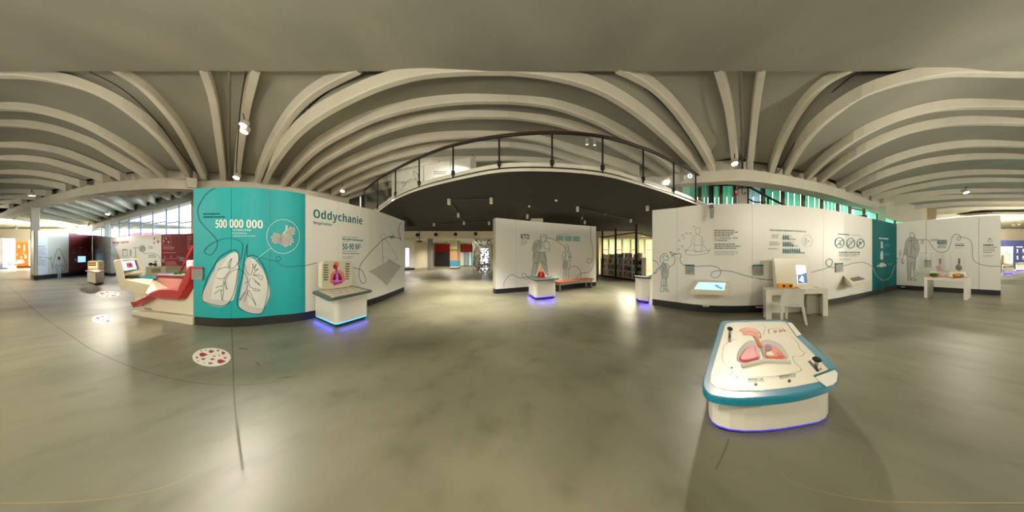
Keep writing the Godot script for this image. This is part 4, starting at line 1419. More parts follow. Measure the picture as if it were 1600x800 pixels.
func smoke_wall() -> void:
	var r := display_wall("display_wall", "white display wall with a man seen from behind and the number 4000", px("1400.8,451.7 1480,456.5 1564,461.5"), px("1400,349 1446.5,343.7 1529.6,336.8 1564,336"), [[1400.8, "white"], [1447, "white"], [1529.5, "white"], [1564, ""]], 0.2, 1)
	var o: Node3D = r[0]
	var w: Wall = r[1]
	wall_fill(w, "man_shading", [px("1422,370.4 1416,376.3 1413.5,389 1411.5,399 1417.5,399 1418,420 1419,435 1423,434 1424.5,411 1428,434 1428.7,421 1431.2,402.5 1436,389 1433.8,377 1428.7,370.4")], "shade_tint", o, 0.003, false)
	wall_draw(w, "man_from_behind", [
		px("1422,370 1422.5,365 1425.3,363.3 1428.8,366 1428.4,371 1425,372.5 1422,370"), px("1422,370.4 1416,376.3 1413.5,389 1411,400.8 1409.3,407.5 1411,411.7 1412.5,408"), px("1428.7,370.4 1433.8,377 1436.3,389 1431.2,402.5 1424,401 1417.7,399 1416.5,388"), px("1423.6,373.8 1424.2,388 1422.8,399"), px("1430,379 1427,384 1432,392"), px("1417.7,400 1417.7,421 1418.6,436.2"), px("1424.5,409 1422.8,431 1423.6,435"), px("1431.2,402.5 1428.7,421 1427.9,436.2"), px("1417.7,436.6 1422,435 1422.5,438 1417.7,437.5 1417.7,436.6"), px("1424,434.5 1432,437 1430,438.5 1424,437.3 1424,434.5"), px("1419,378 1424,376 1431,375")], 0.6, "line_ink", o)
	wall_draw(w, "smoke_curl", [px("1410,411 1407,409 1408,405 1405,402 1407,397 1404,395 1406,391 1408,394 1405,399"), px("1401,412 1403,407 1401.5,403 1404,405"), px("1409,404 1411.5,406 1412,411 1410,412")], 0.5, "line_ink", o)
	wall_draw(w, "wandering_line", [px("1433,375 1440.5,374.6 1443.5,378 1441.4,381 1439.7,378 1442.2,374.6 1449.8,375.5 1455.7,383.9 1462.5,391.5 1472.6,394.4 1481,390.6 1485.3,380.5 1487.8,370.4 1494.5,365.8 1500.8,369.5 1498.7,375.5 1495,373.8 1497,370.4 1508,371.6 1516.5,376.3 1519.5,387.3 1520.2,404 1528.3,411.7 1543.5,415.5 1563.7,416")], 0.7, "line_ink", o)
	wall_text(w, "4000", 1464, 382.2, 1479.3, 381.9, 7.2, "deep_teal", o, "number_lettering")
	wall_text(w, "SZKODLIWYCH", 1464.7, 385.2, 1479, 385, 1.5, "dark_ink", o)
	wall_text(w, "SUBSTANCJI", 1464.7, 387.6, 1477.5, 387.4, 1.5, "dark_ink", o)
	wall_copy(w, 1454, 1469, 373.2, 376.6, 2, "grey_ink", o)
	wall_copy(w, 1492, 1510, 380, 382, 1, "grey_ink", o)
	wall_copy(w, 1492, 1507, 382.4, 384.6, 1, "dark_ink", o, "bold_small_print", 0.7)
	wall_copy(w, 1492, 1507, 386.6, 388.4, 1, "pale_ink", o)
	wall_copy(w, 1536.4, 1554, 381.5, 384.4, 1, "dark_ink", o, "bold_small_print", 0.7)
	wall_copy(w, 1536, 1559.5, 385, 396, 4, "grey_ink", o, "small_print", 0.35)
	wall_copy(w, 1536, 1553.6, 398.5, 402, 2, "pale_ink", o)
	wall_draw(w, "cloud_drawing", [px("1543,378 1544.5,374 1546,372.5 1549,374 1550,378 1543,378"), px("1544,376 1549,376")], 0.5, "grey_ink", o)
	wall_fill(w, "cloud_mark", [px("1545,373.5 1546.2,372 1547.6,373 1546.8,374.4")], "dark_ink", o, 0.004, false)
	plate(w, 1444.8, 1455, 406.5, 417.5, "deep_teal", "grey info plate with a teal bar left of the hand pump table")


# an upright board over an outline given in the wall's own metres
func slab_on(w: Wall, poly: PackedVector2Array, thick: float) -> Shape:
	var s := Shape.new()
	var n := w.normal(0.1)
	var ids := Geometry2D.triangulate_polygon(poly)
	for k in range(0, ids.size(), 3):
		for f in [0.0, -thick]:
			s.tri(w.at(poly[ids[k]].x, poly[ids[k]].y, f), w.at(poly[ids[k + 1]].x, poly[ids[k + 1]].y, f), w.at(poly[ids[k + 2]].x, poly[ids[k + 2]].y, f), n if f == 0.0 else -n)
	var mid := Vector2.ZERO
	for p in poly: mid += p / poly.size()
	for i in poly.size():
		var a := poly[i]
		var b := poly[(i + 1) % poly.size()]
		s.quad(w.at(a.x, a.y), w.at(b.x, b.y), w.at(b.x, b.y, -thick), w.at(a.x, a.y, -thick), w.at((a.x + b.x) / 2, (a.y + b.y) / 2) - w.at(mid.x, mid.y))
	return s


func blood_walls() -> void:
	var r := display_wall("display_wall", "white and dark red display wall with a kneeling figure outline and a small screen", px("48.7,435 56,437.5 107.5,432 144,428"), px("48.7,360.6 56,360 107.5,364 144,367.5"), [[48.7, "white"], [56, "white"], [75, "cream"], [107.5, "dark_red"], [144, ""]], 0.06, 1, 0.3)
	var o: Node3D = r[0]
	var w: Wall = r[1]
	wall_draw(w, "figure_outline", [px("89.5,428 88,418 82,416.5 83,410 85.5,400 88,393 89,390 92.5,388.7 95.5,391 96,396 99.5,404 101.5,413 98.5,416 96.5,420 96,428"), px("82,422 80,412 78.5,404 80,400"), px("57,399.8 66,402 72,402 76.5,405"), px("91,391.5 94.5,392"), px("86,412 92,416 98,412"), px("104,413 102,420 98,425")], 0.7, "grey_ink", o)
	wall_fill(w, "figure_body", [px("88.5,428 88,415 86,410 88.5,402 92.5,400 96,403 98,411 95.5,416 95.5,428")], "solid_white", o, 0.003, false)
	wall_fill(w, "heart_mark", [px("90.3,401 93.8,401 93.8,406 90.3,406")], "dark_red", o, 0.006, false)
	wall_fill(w, "figure_feet", [px("89.5,428 91.2,428 91.8,434.5 89,434.5"), px("92.6,428 94.2,428 94.6,434.5 92,434.5")], "solid_white", o, 0.02, false)
	for k in [[59, 73, 384, 386, 1, "dark_ink"], [59, 73, 387, 399, 7, "pale_ink"], [59, 66, 402.5, 404, 1, "dark_ink"], [59, 73, 405, 415, 6, "pale_ink"], [77, 82, 402.8, 404.6, 1, "dark_ink"]]:
		wall_copy(w, k[0], k[1], k[2], k[3], k[4], k[5], o)
	wall_copy(w, 123, 130, 386, 388.2, 1, "white_ink", o)
	for k in [115, 124.5, 134]:
		wall_draw(w, "symbol", [circle_px(k, 393, 1.9, 9)], 0.4, "pink", o, false)
		wall_copy(w, k - 2, k + 2.4, 395, 397, 1, "pink", o)
	wall_draw(w, "pale_line", [px("107.5,418 113,420 122,420 131,416 136,409 137,400 139,396 144,394")], 0.5, "pink", o)
	# little screen and plate
	var sc := thing("wall_screen", "small lit screen on the dark red wall panel", "screen", w.at(w.loc(126, 410).x, w.loc(126, 410).y))
	for k in [[119.5, 133.2, 399.5, 410.6, 0.03, "black", "bezel"], [120.3, 132.4, 400.3, 409.8, 0.035, "screen_blue", "display"]]:
		var a := w.loc(k[0], k[3])
		var b := w.loc(k[1], k[3])
		var y1 := w.loc(k[0], k[2]).y
		var s := Shape.new()
		s.hexa([w.at(a.x, a.y, 0.001), w.at(b.x, a.y, 0.001), w.at(b.x, a.y, k[4]), w.at(a.x, a.y, k[4])], [w.at(a.x, y1, 0.001), w.at(b.x, y1, 0.001), w.at(b.x, y1, k[4]), w.at(a.x, y1, k[4])])
		part(k[6], s, k[5], sc, "", true)
	plate(w, 115, 119, 404, 409, "white", "small pale info plate beside the screen on the dark red wall")
	# grey wing with the standing body
	r = display_wall("display_wall", "pale grey display wing with a skeleton drawing between the red and slanted walls", px("144,427.9 173,431"), px("144,367.5 173.5,370.8"), [[144, "white_edge"], [173, ""]], 0.2, 1)
	o = r[0]
	w = r[1]
	wall_text(w, "10-15", 145.2, 388, 152.5, 388.4, 4.2, "dark_red", o, "number_lettering")
	wall_copy(w, 145.5, 154, 396, 406, 4, "pale_ink", o)
	wall_draw(w, "body_drawing", [px("163,384 165,382.5 167,384.5 166,388 163.5,388 163,384"), px("163,389 161,394 162,400 161.5,407 164,412"), px("167,389 169,394 168.5,400 168,407 165,412"), px("162,394 168,396 162,400 168,402 163,406"), px("164,388 165,412"), px("154,395 160,394"), px("169,386 174,386")], 0.7, "grey_ink", o, false)
	wall_draw(w, "round_drawing", [circle_px(179 - 5, 401, 3.2, 12), circle_px(172, 398, 2, 9)], 0.6, "pale_ink", o)
	# slanted wall: Krew i serce
	var a := gp(173, 433.8)
	var b := gp(302, 437.4)
	w = Wall.new(PackedVector2Array([Vector2(a.x, a.z), Vector2(b.x, b.z)]))
	o = thing("display_wall", "white and red display wall with a slanted end titled Krew i serce", "display wall", w.at(w.long() / 2, 0))
	var sr := w.loc(252, 420).x
	var tl := w.loc(173.5, 370.8)
	var tm := w.loc(252, 366)
	var tr := w.loc(301.5, 364.8)
	var bl := w.loc(199, 434)
	part("panel", slab_on(w, PackedVector2Array([Vector2(bl.x, 0.2), Vector2(sr - 0.01, 0.2), Vector2(sr - 0.01, tm.y), Vector2(tl.x, tl.y)]), 0.15), "white", o, "", true)
	part("panel", slab_on(w, PackedVector2Array([Vector2(sr + 0.01, 0.2), Vector2(w.long(), 0.2), Vector2(w.long(), tr.y), Vector2(sr + 0.01, tm.y)]), 0.15), "dark_red", o, "", true)
	part("plinth", slab_on(w, PackedVector2Array([Vector2(bl.x, 0.0), Vector2(w.long(), 0.0), Vector2(w.long(), 0.2), Vector2(bl.x, 0.2)]), 0.13), "plinth", o, "", true)
	wall_text(w, "Krew i serce", 176.5, 381.2, 201, 379.4, 3.8, "dark_red", o, "title_lettering")
	wall_copy(w, 176.5, 187, 382, 384, 1, "blood", o)
	wall_draw(w, "heart_drawings", [px("192,391 192,400 199,400 199,391 192,391"), px("204,390 206,394 204.5,400 203,394 204,390"), px("208,387 212,387 212,402 206,404"), px("212,387 217,387"), px("224,395 228,396 236,395.5 242,396 247,399 251,404")], 0.6, "grey_ink", o, false)
	wall_fill(w, "cell_disc", [circle_px(222.5, 388.5, 5.2, 18).slice(0, 18)], "mid_grey", o, 0.004, false)
	wall_draw(w, "cell_rings", [circle_px(222.5, 388.5, 3.6, 14), circle_px(221, 387.5, 1.6, 9), circle_px(224.4, 390, 1.4, 9)], 0.5, "white_ink", o, false)
	wall_fill(w, "blood_drops", [px("240.5,371 242.5,370.5 242,374 240,375.5"), px("244.5,372 246,371.5 245.5,374"), px("246.3,375.5 248.5,376 247.8,380 245.8,379"), px("240,378.5 242,378 241.5,381.8 240.3,381")], "blood", o, 0.005, false)
	for k in [[232, 240, 384, 389, 2], [232, 246, 397.5, 403, 2], [191, 202, 389, 390.5, 1], [190, 203, 402.5, 405, 1]]:
		wall_copy(w, k[0], k[1], k[2], k[3], k[4], "grey_ink", o)
	wall_draw(w, "pulse_drawing", [px("254,404.5 257,404.5 258,399 259,406 262,404.5 266,404.5 268,399 269.5,406 272,404 276,404.5 279,399.5 280.5,405.5 284,404"), px("256,369 267,369 267,383 254.5,383 256,369")], 0.6, "pink", o, false)
	wall_fill(w, "white_drops", [px("258,371.5 261,372 260,374.5"), px("255.2,375 257,375.5 256.3,379"), px("261.8,377.5 264.5,376.6 263.5,380.6")], "white_ink", o, 0.005, false)
	for k in [[255, 273, 385, 390, 3], [255, 275, 393.5, 396, 1], [259, 278, 408, 417, 4], [293, 300, 368, 390, 6]]:
		wall_copy(w, k[0], k[1], k[2], k[3], k[4], "pink", o)
	plate(w, 252.4, 258.2, 405.5, 410, "plate_grey", "pale info plate at the left of the heartbeat drawing")
	plate(w, 281.5, 288.5, 401.5, 408, "plate_grey", "pale info plate at the right of the heartbeat drawing")


# a plain upright box between pixel columns at one distance, standing on y0
func upright(s: Shape, u0: float, u1: float, y0: float, y1: float, z: float, thick: float, b := 0.0) -> void:
	var x0 := (u0 - 800.0) * z / F
	var x1 := (u1 - 800.0) * z / F
	s.box(Vector3((x0 + x1) / 2, (y0 + y1) / 2, -z - thick / 2), Vector3(absf(x1 - x0), y1 - y0, thick), b)

func y_at(v: float, z: float) -> float:
	return EYE + (400.0 - v) * z / F


func far_hall() -> void:
	var s := Shape.new()
	s.box(Vector3(-4, 3.7, -26.6), Vector3(17, 0.2, 19))
	structure("ceiling_hall", s, "white", "white ceiling of the entrance hall beyond the gallery")
	# end wall with a glazed opening behind the lattice screen
	s = Shape.new()
	upright(s, 640, 751, 0, 3.6, 36, 0.2)
	upright(s, 763, 840, 0, 3.6, 36, 0.2)
	upright(s, 751, 763, 2.9, 3.6, 36, 0.2)
	upright(s, 751, 763, 0, 0.3, 36, 0.2)
	structure("wall_hall_end", s, "cream_wall", "cream end wall of the entrance hall")
	s = Shape.new()
	s.box(Vector3(-12.3, 1.8, -26.6), Vector3(0.2, 3.6, 19))
	structure("wall_hall_left", s, "cream_wall", "cream left wall of the entrance hall")
	s = Shape.new()
	s.hexa([Vector3(-1.0, 0, -18), Vector3(-0.8, 0, -18), Vector3(-1.4, 0, -36), Vector3(-1.6, 0, -36)], [Vector3(-1.0, 3.6, -18), Vector3(-0.8, 3.6, -18), Vector3(-1.4, 3.6, -36), Vector3(-1.6, 3.6, -36)])
	structure("wall_hall_right", s, "mid_grey", "grey right wall of the entrance hall")
	var ph := Shape.new()
	ph.quad(at_z(751, 400, 36) * Vector3(1, 0, 1) + Vector3(0, 0.1, 0), at_z(763, 400, 36) * Vector3(1, 0, 1) + Vector3(0, 0.1, 0), at_z(763, 400, 36) * Vector3(1, 0, 1) + Vector3(0, 3.3, 0), at_z(751, 400, 36) * Vector3(1, 0, 1) + Vector3(0, 3.3, 0), Vector3.BACK)
	structure("window_60", ph, "clear_glass", "bright glazed opening behind the lattice screen")
	# lights of that hall
	for p in [Vector3(-9.5, 3.56, -20.5), Vector3(-6.5, 3.56, -24), Vector3(-9, 3.56, -29), Vector3(-3.6, 3.56, -18.9), Vector3(-4.5, 3.56, -30)]:
		var o := thing("recessed_downlight", "round recessed downlight in the entrance hall ceiling", "lamp", p, 0.0, "downlights of the entrance hall")
		var r := Shape.new()
		r.lathe([Vector2(0.0, 0.0), Vector2(0.13, 0.0)], 16)
		part("lens", r, "lens", o)
		var rim := Shape.new(true)
		rim.lathe([Vector2(0.13, 0.04), Vector2(0.17, 0.04), Vector2(0.17, -0.02), Vector2(0.13, -0.02), Vector2(0.13, 0.04)], 16)
		part("rim", rim, "steel", o)
		spot(p + Vector3(0, -0.05, 0), p + Vector3(0.01, -1, 0), 3.0 if p.z > -19.0 else 13.0, 78.0, Color(1.0, 0.968, 0.895), 0.12)
	# white wall with a light box
	var r2 := display_wall("display_wall", "short white display wall with a lit poster box in the entrance hall", px("606,423.5 648,421.4"), px("606,374 648,374.5"), [[606, "white"], [648, ""]], 0.3, 1, 0.22)
	var w: Wall = r2[1]
	var lb := thing("light_box", "upright lit poster box on the white entrance hall wall", "light box", w.at(w.loc(636, 418).x, w.loc(636, 418).y))
	for k in [[632.3, 639.8, 386, 418, 0.05, "dark_grey", "frame"], [633, 639.1, 387, 417, 0.06, "lightbox", "display"]]:
		var a := w.loc(k[0], k[3])
		var b := w.loc(k[1], k[3])
		var y1 := w.loc(k[0], k[2]).y
		var q := Shape.new()
		q.hexa([w.at(a.x, a.y, 0.005), w.at(b.x, a.y, 0.005), w.at(b.x, a.y, k[4]), w.at(a.x, a.y, k[4])], [w.at(a.x, y1, 0.005), w.at(b.x, y1, 0.005), w.at(b.x, y1, k[4]), w.at(a.x, y1, k[4])])
		part(k[6], q, k[5], lb, "", true)
	wall_draw(w, "poster_drawing", [px("635,392 637,395 635.5,398 637.5,401 636,404")], 0.5, "grey_ink", lb)
	# glazed doors at the end
	var dr := Node3D.new()
	dr.name = "door_1"
	add_child(dr)
	dr.position = at_z(658, 400, 35.8) * Vector3(1, 0, 1)
	dr.set_meta("kind", "structure")
	dr.set_meta("label", "glazed entrance doors in dark frames")
	for k in [[648, 649.2, 0, 3.4], [659, 660.6, 0, 3.4], [667.6, 669, 0, 3.4]]:
		var q := Shape.new()
		upright(q, k[0], k[1], k[2], k[3], 35.6, 0.12)
		part("frame", q, "dark_grey", dr, "", true)
	for k in [[2.55, 2.75], [3.3, 3.45], [0.0, 0.12]]:
		var q := Shape.new()
		upright(q, 648, 669, k[0], k[1], 35.58, 0.12)
		part("rail", q, "dark_grey", dr, "", true)
	for k in [[649, 659, "mid_grey"], [660.5, 667.6, "plate_grey"]]:
		var q := Shape.new()
		upright(q, k[0], k[1], 0.1, 3.3, 35.68, 0.03)
		part("pane", q, k[2], dr, "", true)
	# columns
	s = Shape.new()
	upright(s, 668, 674, 0, 3.6, 24, 0.45, 0.02)
	structure("trim_701", s, "mid_grey", "grey square column in the entrance hall")
	var pc := thing("painted_column", "square column painted in green, sand and blue bands", "column", at_z(710, 420, 26.4) * Vector3(1, 0, 1))
	for k in [[0.12, 0.3, "cream_wall", "base_band"], [0.3, 1.04, "column_blue", "blue_band"], [1.04, 2.2, "column_sand", "sand_band"], [2.2, 2.5, "column_green", "green_band"], [2.5, 3.6, "cream_wall", "top_band"]]:
		var q := Shape.new()
		upright(q, 703, 714.5, k[0], k[1], 26.4, 1.6)
		part(k[3], q, k[2], pc, "", true)
	var q2 := Shape.new()
	upright(q2, 703, 714.5, 0, 0.12, 26.38, 1.6)
	part("skirting", q2, "plinth", pc, "", true)
	# red wall and dark lockers
	s = Shape.new()
	upright(s, 676, 704, 0, 3.45, 33.5, 0.2)
	structure("wall_red", s, "hall_red", "red wall behind the dark lockers")
	for i in 7:
		var u := 681.0 + i * 3.2
		var o := thing("locker", "narrow black locker in the row before the red wall", "locker", Vector3((u + 1.5 - 800) * 32.6 / F, 0, -32.6), 0.0, "black lockers")
		var q := Shape.new()
		q.box(Vector3(0, 1.1, -0.25), Vector3(0.3, 2.2, 0.5), 0.01)
		part("body", q, "locker_dark", o)
		q = Shape.new()
		q.box(Vector3(0, 1.12, 0.012), Vector3(0.27, 2.1, 0.02), 0.006)
		part("door", q, "plinth", o)
	s = Shape.new()
	upright(s, 718, 739, 2.2, 3.35, 33.5, 0.2)
	structure("wall_red_panel", s, "hall_red", "red panel above the blue lockers")
	var cols := ["cream_wall", "cream_wall", "column_blue", "column_sand", "column_blue", "cream_wall", "column_blue"]
	for i in 7:
		var u := 718.6 + i * 2.9
		var o := thing("locker", ("cream" if cols[i] == "cream_wall" else "blue" if cols[i] == "column_blue" else "sand coloured") + " locker in the row below the red panel", "locker", Vector3((u + 1.4 - 800) * 32.6 / F, 0, -32.6), 0.0, "coloured lockers")
		var q := Shape.new()
		q.box(Vector3(0, 1.15, -0.25), Vector3(0.28, 2.1, 0.5), 0.01)
		part("body", q, cols[i], o)
		q = Shape.new()
		q.box(Vector3(0, 0.05, -0.25), Vector3(0.28, 0.1, 0.48))
		part("plinth", q, "plinth", o)
	# lattice screen
	var ls := thing("lattice_screen", "white openwork screen of crossing struts by the entrance hall", "screen", at_z(752, 426, 20) * Vector3(1, 0, 1))
	var x0 := (739.0 - 800) * 20 / F
	var x1 := (766.0 - 800) * 20 / F
	var fr := Shape.new()
	for e in [[Vector3(x0, 1.65, -20), Vector3(0.04, 3.3, 0.08)], [Vector3(x1, 1.65, -20), Vector3(0.04, 3.3, 0.08)], [Vector3((x0 + x1) / 2, 0.03, -20), Vector3(x1 - x0, 0.06, 0.08)], [Vector3((x0 + x1) / 2, 3.27, -20), Vector3(x1 - x0, 0.06, 0.08)]]:
		fr.box(e[0], e[1])
	part("frame", fr, "solid_white", ls, "", true)
	var grid := []
	for r in 13:
		var row := []
		for c in 7:
			var jx := 0.0 if c in [0, 6] else rng.randf_range(-0.11, 0.11)
			var jy := 0.0 if r in [0, 12] else rng.randf_range(-0.11, 0.11)
			row.append(Vector3(lerpf(x0, x1, c / 6.0) + jx, lerpf(0.03, 3.27, r / 12.0) + jy, -20))
		grid.append(row)
	for r in 13:
		for c in 7:
			for k in [[0, 1], [1, 0], [1, 1], [1, -1]]:
				var r3: int = r + k[0]
				var c3: int = c + k[1]
				if r3 > 12 or c3 > 6 or c3 < 0 or (k[0] * k[1] != 0 and rng.randf() < 0.45):
					continue
				var q := Shape.new()
				var a: Vector3 = grid[r][c]
				var b: Vector3 = grid[r3][c3]
				var d := (b - a).normalized()
				var n := Vector3(-d.y, d.x, 0) * rng.randf_range(0.02, 0.045)
				var t := Vector3(0, 0, 0.03)
				q.hexa([a - n - t, a + n - t, a + n + t, a - n + t], [b - n - t, b + n - t, b + n + t, b - n + t])
				part("strut", q, "white_edge" if rng.randf() < 0.6 else "mid_grey", ls, "", true)
	# black spots on the header beam and a projector
	for k in [[652.5, 367], [681, 366.5], [711.5, 366], [743, 365.5]]:
		var p := at_z(k[0], k[1], 16.75)
		var o := thing("black_spotlight", "round black spotlight mounted on the pale header beam", "spotlight", p, 0.0, "black spotlights on the header beam")
		var q := Shape.new(true)
		q.ball(Vector3.ZERO, Vector3(0.15, 0.15, 0.15), 12)
		part("head", q, "black", o)
		q = Shape.new()
		q.box(Vector3(0, 0, -0.13), Vector3(0.09, 0.12, 0.2), 0.01)
		part("bracket", q, "dark_grey", o)
	var pj := thing("projector", "dark projector hanging below the header beam", "projector", at_z(655.5, 377.5, 16))
	var q3 := Shape.new()
	q3.box(Vector3(0, 0, 0), Vector3(0.34, 0.12, 0.3), 0.02)
	part("body", q3, "dark_grey", pj)
	q3 = Shape.new()
	q3.tube([Vector3(0, 0.05, 0), Vector3(0, 0.9, 0)], 0.025)
	part("pole", q3, "dark_grey", pj)


func library() -> void:
	# glazed partition
	var a := gp(932, 430)
	var b := gp(994, 439.5)
	var c := Vector3(12.0, 0, -17.8)
	var o := thing("glass_partition", "black framed glass partition before the library shelves", "partition", b)
	for seg in [[a, b, [0.0, 0.19, 0.55, 1.0]], [b, c, [0.0, 1.0]]]:
		var d: Vector3 = (seg[1] - seg[0]).normalized()
		var n := d.cross(Vector3.UP) * 0.04
		for t in seg[2]:
			var p: Vector3 = seg[0].lerp(seg[1], t)
			var s := Shape.new()
			s.hexa([p - d * 0.06 - n, p + d * 0.06 - n, p + d * 0.06 + n, p - d * 0.06 + n], [p - d * 0.06 - n + Vector3(0, 3.6, 0), p + d * 0.06 - n + Vector3(0, 3.6, 0), p + d * 0.06 + n + Vector3(0, 3.6, 0), p - d * 0.06 + n + Vector3(0, 3.6, 0)])
			part("post", s, "black", o, "", true)
		for y in [[0.0, 0.08], [3.05, 3.13]]:
			var s := Shape.new()
			s.hexa([seg[0] - n + Vector3(0, y[0], 0), seg[1] - n + Vector3(0, y[0], 0), seg[1] + n + Vector3(0, y[0], 0), seg[0] + n + Vector3(0, y[0], 0)], [seg[0] - n + Vector3(0, y[1], 0), seg[1] - n + Vector3(0, y[1], 0), seg[1] + n + Vector3(0, y[1], 0), seg[0] + n + Vector3(0, y[1], 0)])
			part("rail", s, "black", o, "", true)
		for i in seg[2].size() - 1:
			var p: Vector3 = seg[0].lerp(seg[1], seg[2][i])
			var q: Vector3 = seg[0].lerp(seg[1], seg[2][i + 1])
			var s := Shape.new()
			s.quad(p + Vector3(0, 0.08, 0), q + Vector3(0, 0.08, 0), q + Vector3(0, 3.05, 0), p + Vector3(0, 3.05, 0), Vector3.BACK)
			part("glass_pane", s, "clear_glass", o, "", true)
	# shelves behind it, along the partition
	var w := Wall.new(PackedVector2Array([Vector2(a.x + 0.45, a.z - 0.3), Vector2(b.x + 0.55, b.z - 0.3)]))
	var bays := 5
	var rows := [0.12, 0.57, 1.02, 1.47, 1.86]
	var palette := []
	for k in [["navy", Color(0.10, 0.13, 0.30), "dark blue"], ["sky", Color(0.35, 0.60, 0.78), "light blue"], ["rust", Color(0.62, 0.28, 0.16), "rust red"], ["cream", Color(0.85, 0.80, 0.68), "cream"], ["olive", Color(0.42, 0.44, 0.22), "olive green"], ["black", Color(0.08, 0.08, 0.09), "black"], ["gold", Color(0.75, 0.58, 0.22), "ochre yellow"], ["plum", Color(0.38, 0.18, 0.30), "plum"], ["grey", Color(0.55, 0.56, 0.57), "grey"]]:
		mat("book_" + k[0], k[1], 0.5)
		palette.append(["book_" + k[0], k[2]])
	for i in bays:
		var s0 := w.long() * i / bays
		var s1 := w.long() * (i + 1) / bays
		var u := thing("bookshelf", "white bookshelf bay behind the glass partition, full of books", "bookshelf", w.at((s0 + s1) / 2, 0, -0.15), 0.0, "bookshelf bays")
		for e in [s0 + 0.015, s1 - 0.015]:
			var s := Shape.new()
			s.hexa([w.at(e - 0.015, 0), w.at(e + 0.015, 0), w.at(e + 0.015, 0, -0.32), w.at(e - 0.015, 0, -0.32)], [w.at(e - 0.015, 1.5), w.at(e + 0.015, 1.5), w.at(e + 0.015, 1.5, -0.32), w.at(e - 0.015, 1.5, -0.32)])
			part("side", s, "solid_white", u, "", true)
		var bk := Shape.new()
		bk.hexa([w.at(s0, 0, -0.3), w.at(s1, 0, -0.3), w.at(s1, 0, -0.32), w.at(s0, 0, -0.32)], [w.at(s0, 1.5, -0.3), w.at(s1, 1.5, -0.3), w.at(s1, 1.5, -0.32), w.at(s0, 1.5, -0.32)])
		part("back", bk, "white_edge", u, "", true)
		for r in 4:
			var y: float = rows[r]
			var s := Shape.new()
			s.hexa([w.at(s0 + 0.03, y - 0.03), w.at(s1 - 0.03, y - 0.03), w.at(s1 - 0.03, y - 0.03, -0.3), w.at(s0 + 0.03, y - 0.03, -0.3)], [w.at(s0 + 0.03, y), w.at(s1 - 0.03, y), w.at(s1 - 0.03, y, -0.3), w.at(s0 + 0.03, y, -0.3)])
			part("shelf", s, "solid_white", u, "", true)
			var x := s0 + 0.05
			while x < s1 - 0.14:
				var wd := rng.randf_range(0.09, 0.17)
				var h := rng.randf_range(0.24, 0.36)
				var k: Array = palette[rng.randi() % palette.size()]
				var bo := thing("book", "%s book on the white shelves behind the glass partition" % k[1], "book", w.at(x + wd / 2, y, -0.1), 0.0, "books in the library")
				var q := Shape.new()
				var d0 := rng.randf_range(0.03, 0.08)
				q.hexa([w.at(x, y, -d0), w.at(x + wd, y, -d0), w.at(x + wd, y, -d0 - 0.12), w.at(x, y, -d0 - 0.12)], [w.at(x, y + h, -d0 - 0.03), w.at(x + wd, y + h, -d0 - 0.03), w.at(x + wd, y + h, -d0 - 0.14), w.at(x, y + h, -d0 - 0.14)])
				part("cover", q, k[0], bo, "", true)
				x += wd + rng.randf_range(0.01, 0.03)
	# tall lime windows at the back of the library
	var z := 24.0
	var s := Shape.new()
	s.box(Vector3(14, 3.9, -18.9), Vector3(16.4, 0.5, 11.4))
	structure("ceiling_library", s, "soffit", "dark ceiling of the library")
	s = Shape.new()
	s.box(Vector3(7.0, 1.8, -20.8), Vector3(0.2, 3.6, 6.6))
	structure("wall_library_left", s, "cream_wall", "left wall of the library")
	s = Shape.new()
	s.box(Vector3(17.0, 1.8, -18.0), Vector3(9.8, 3.6, 0.2))
	structure("wall_library_right", s, "cream_wall", "right wall of the library")
	s = Shape.new()
	upright(s, 900, 1100, 0, 1.3, z, 0.3)
	upright(s, 900, 1100, 3.5, 4.2, z, 0.3)
	structure("wall_library", s, "cream_wall", "cream library wall below and above its windows")
	var us := [926, 938, 951, 962, 972, 985, 997, 1007, 1020, 1034]
	for i in us.size() - 1:
		var win := Node3D.new()
		win.name = "window_%d" % (70 + i)
		add_child(win)
		win.position = at_z(us[i], 400, z)
		win.set_meta("kind", "structure")
		win.set_meta("label", "library window with a wooden frame and pale lime sheets")
		var q := Shape.new()
		upright(q, us[i], us[i] + 2.2, 1.3, 3.5, z - 0.05, 0.2)
		part("mullion", q, "column_sand", win, "", true)
		q = Shape.new()
		upright(q, us[i] + 2.2, us[i + 1], 2.25, 2.33, z, 0.12)
		if i % 2:
			part("transom", q, "brown_frame", win, "", true)
		q = Shape.new()
		upright(q, us[i] + 2.4, us[i + 1] - 0.6, 1.3, 3.5, z + 0.1, 0.01)
		part("sheet", q, "lime_sheet", win, "", true)
	var lm := thing("library_lamp", "long white ceiling lamp in the library", "lamp", Vector3(11.5, 3.45, -20))
	var q := Shape.new()
	q.box(Vector3(0, 0.05, 0), Vector3(2.4, 0.08, 0.2), 0.01)
	part("housing", q, "white_edge", lm)
	q = Shape.new()
	q.box(Vector3(0, 0.0, 0), Vector3(2.3, 0.02, 0.16))
	part("tube", q, "warm_display", lm)
	var al := AreaLight3D.new()
	al.name = "library_light"
	al.area_size = Vector2(2.3, 0.16)
	al.light_energy = 60.0
	al.light_color = Color(1.0, 0.95, 0.84)
	al.shadow_enabled = true
	add_child(al)
	al.position = Vector3(11.5, 3.42, -20)
	al.rotation.x = -PI / 2


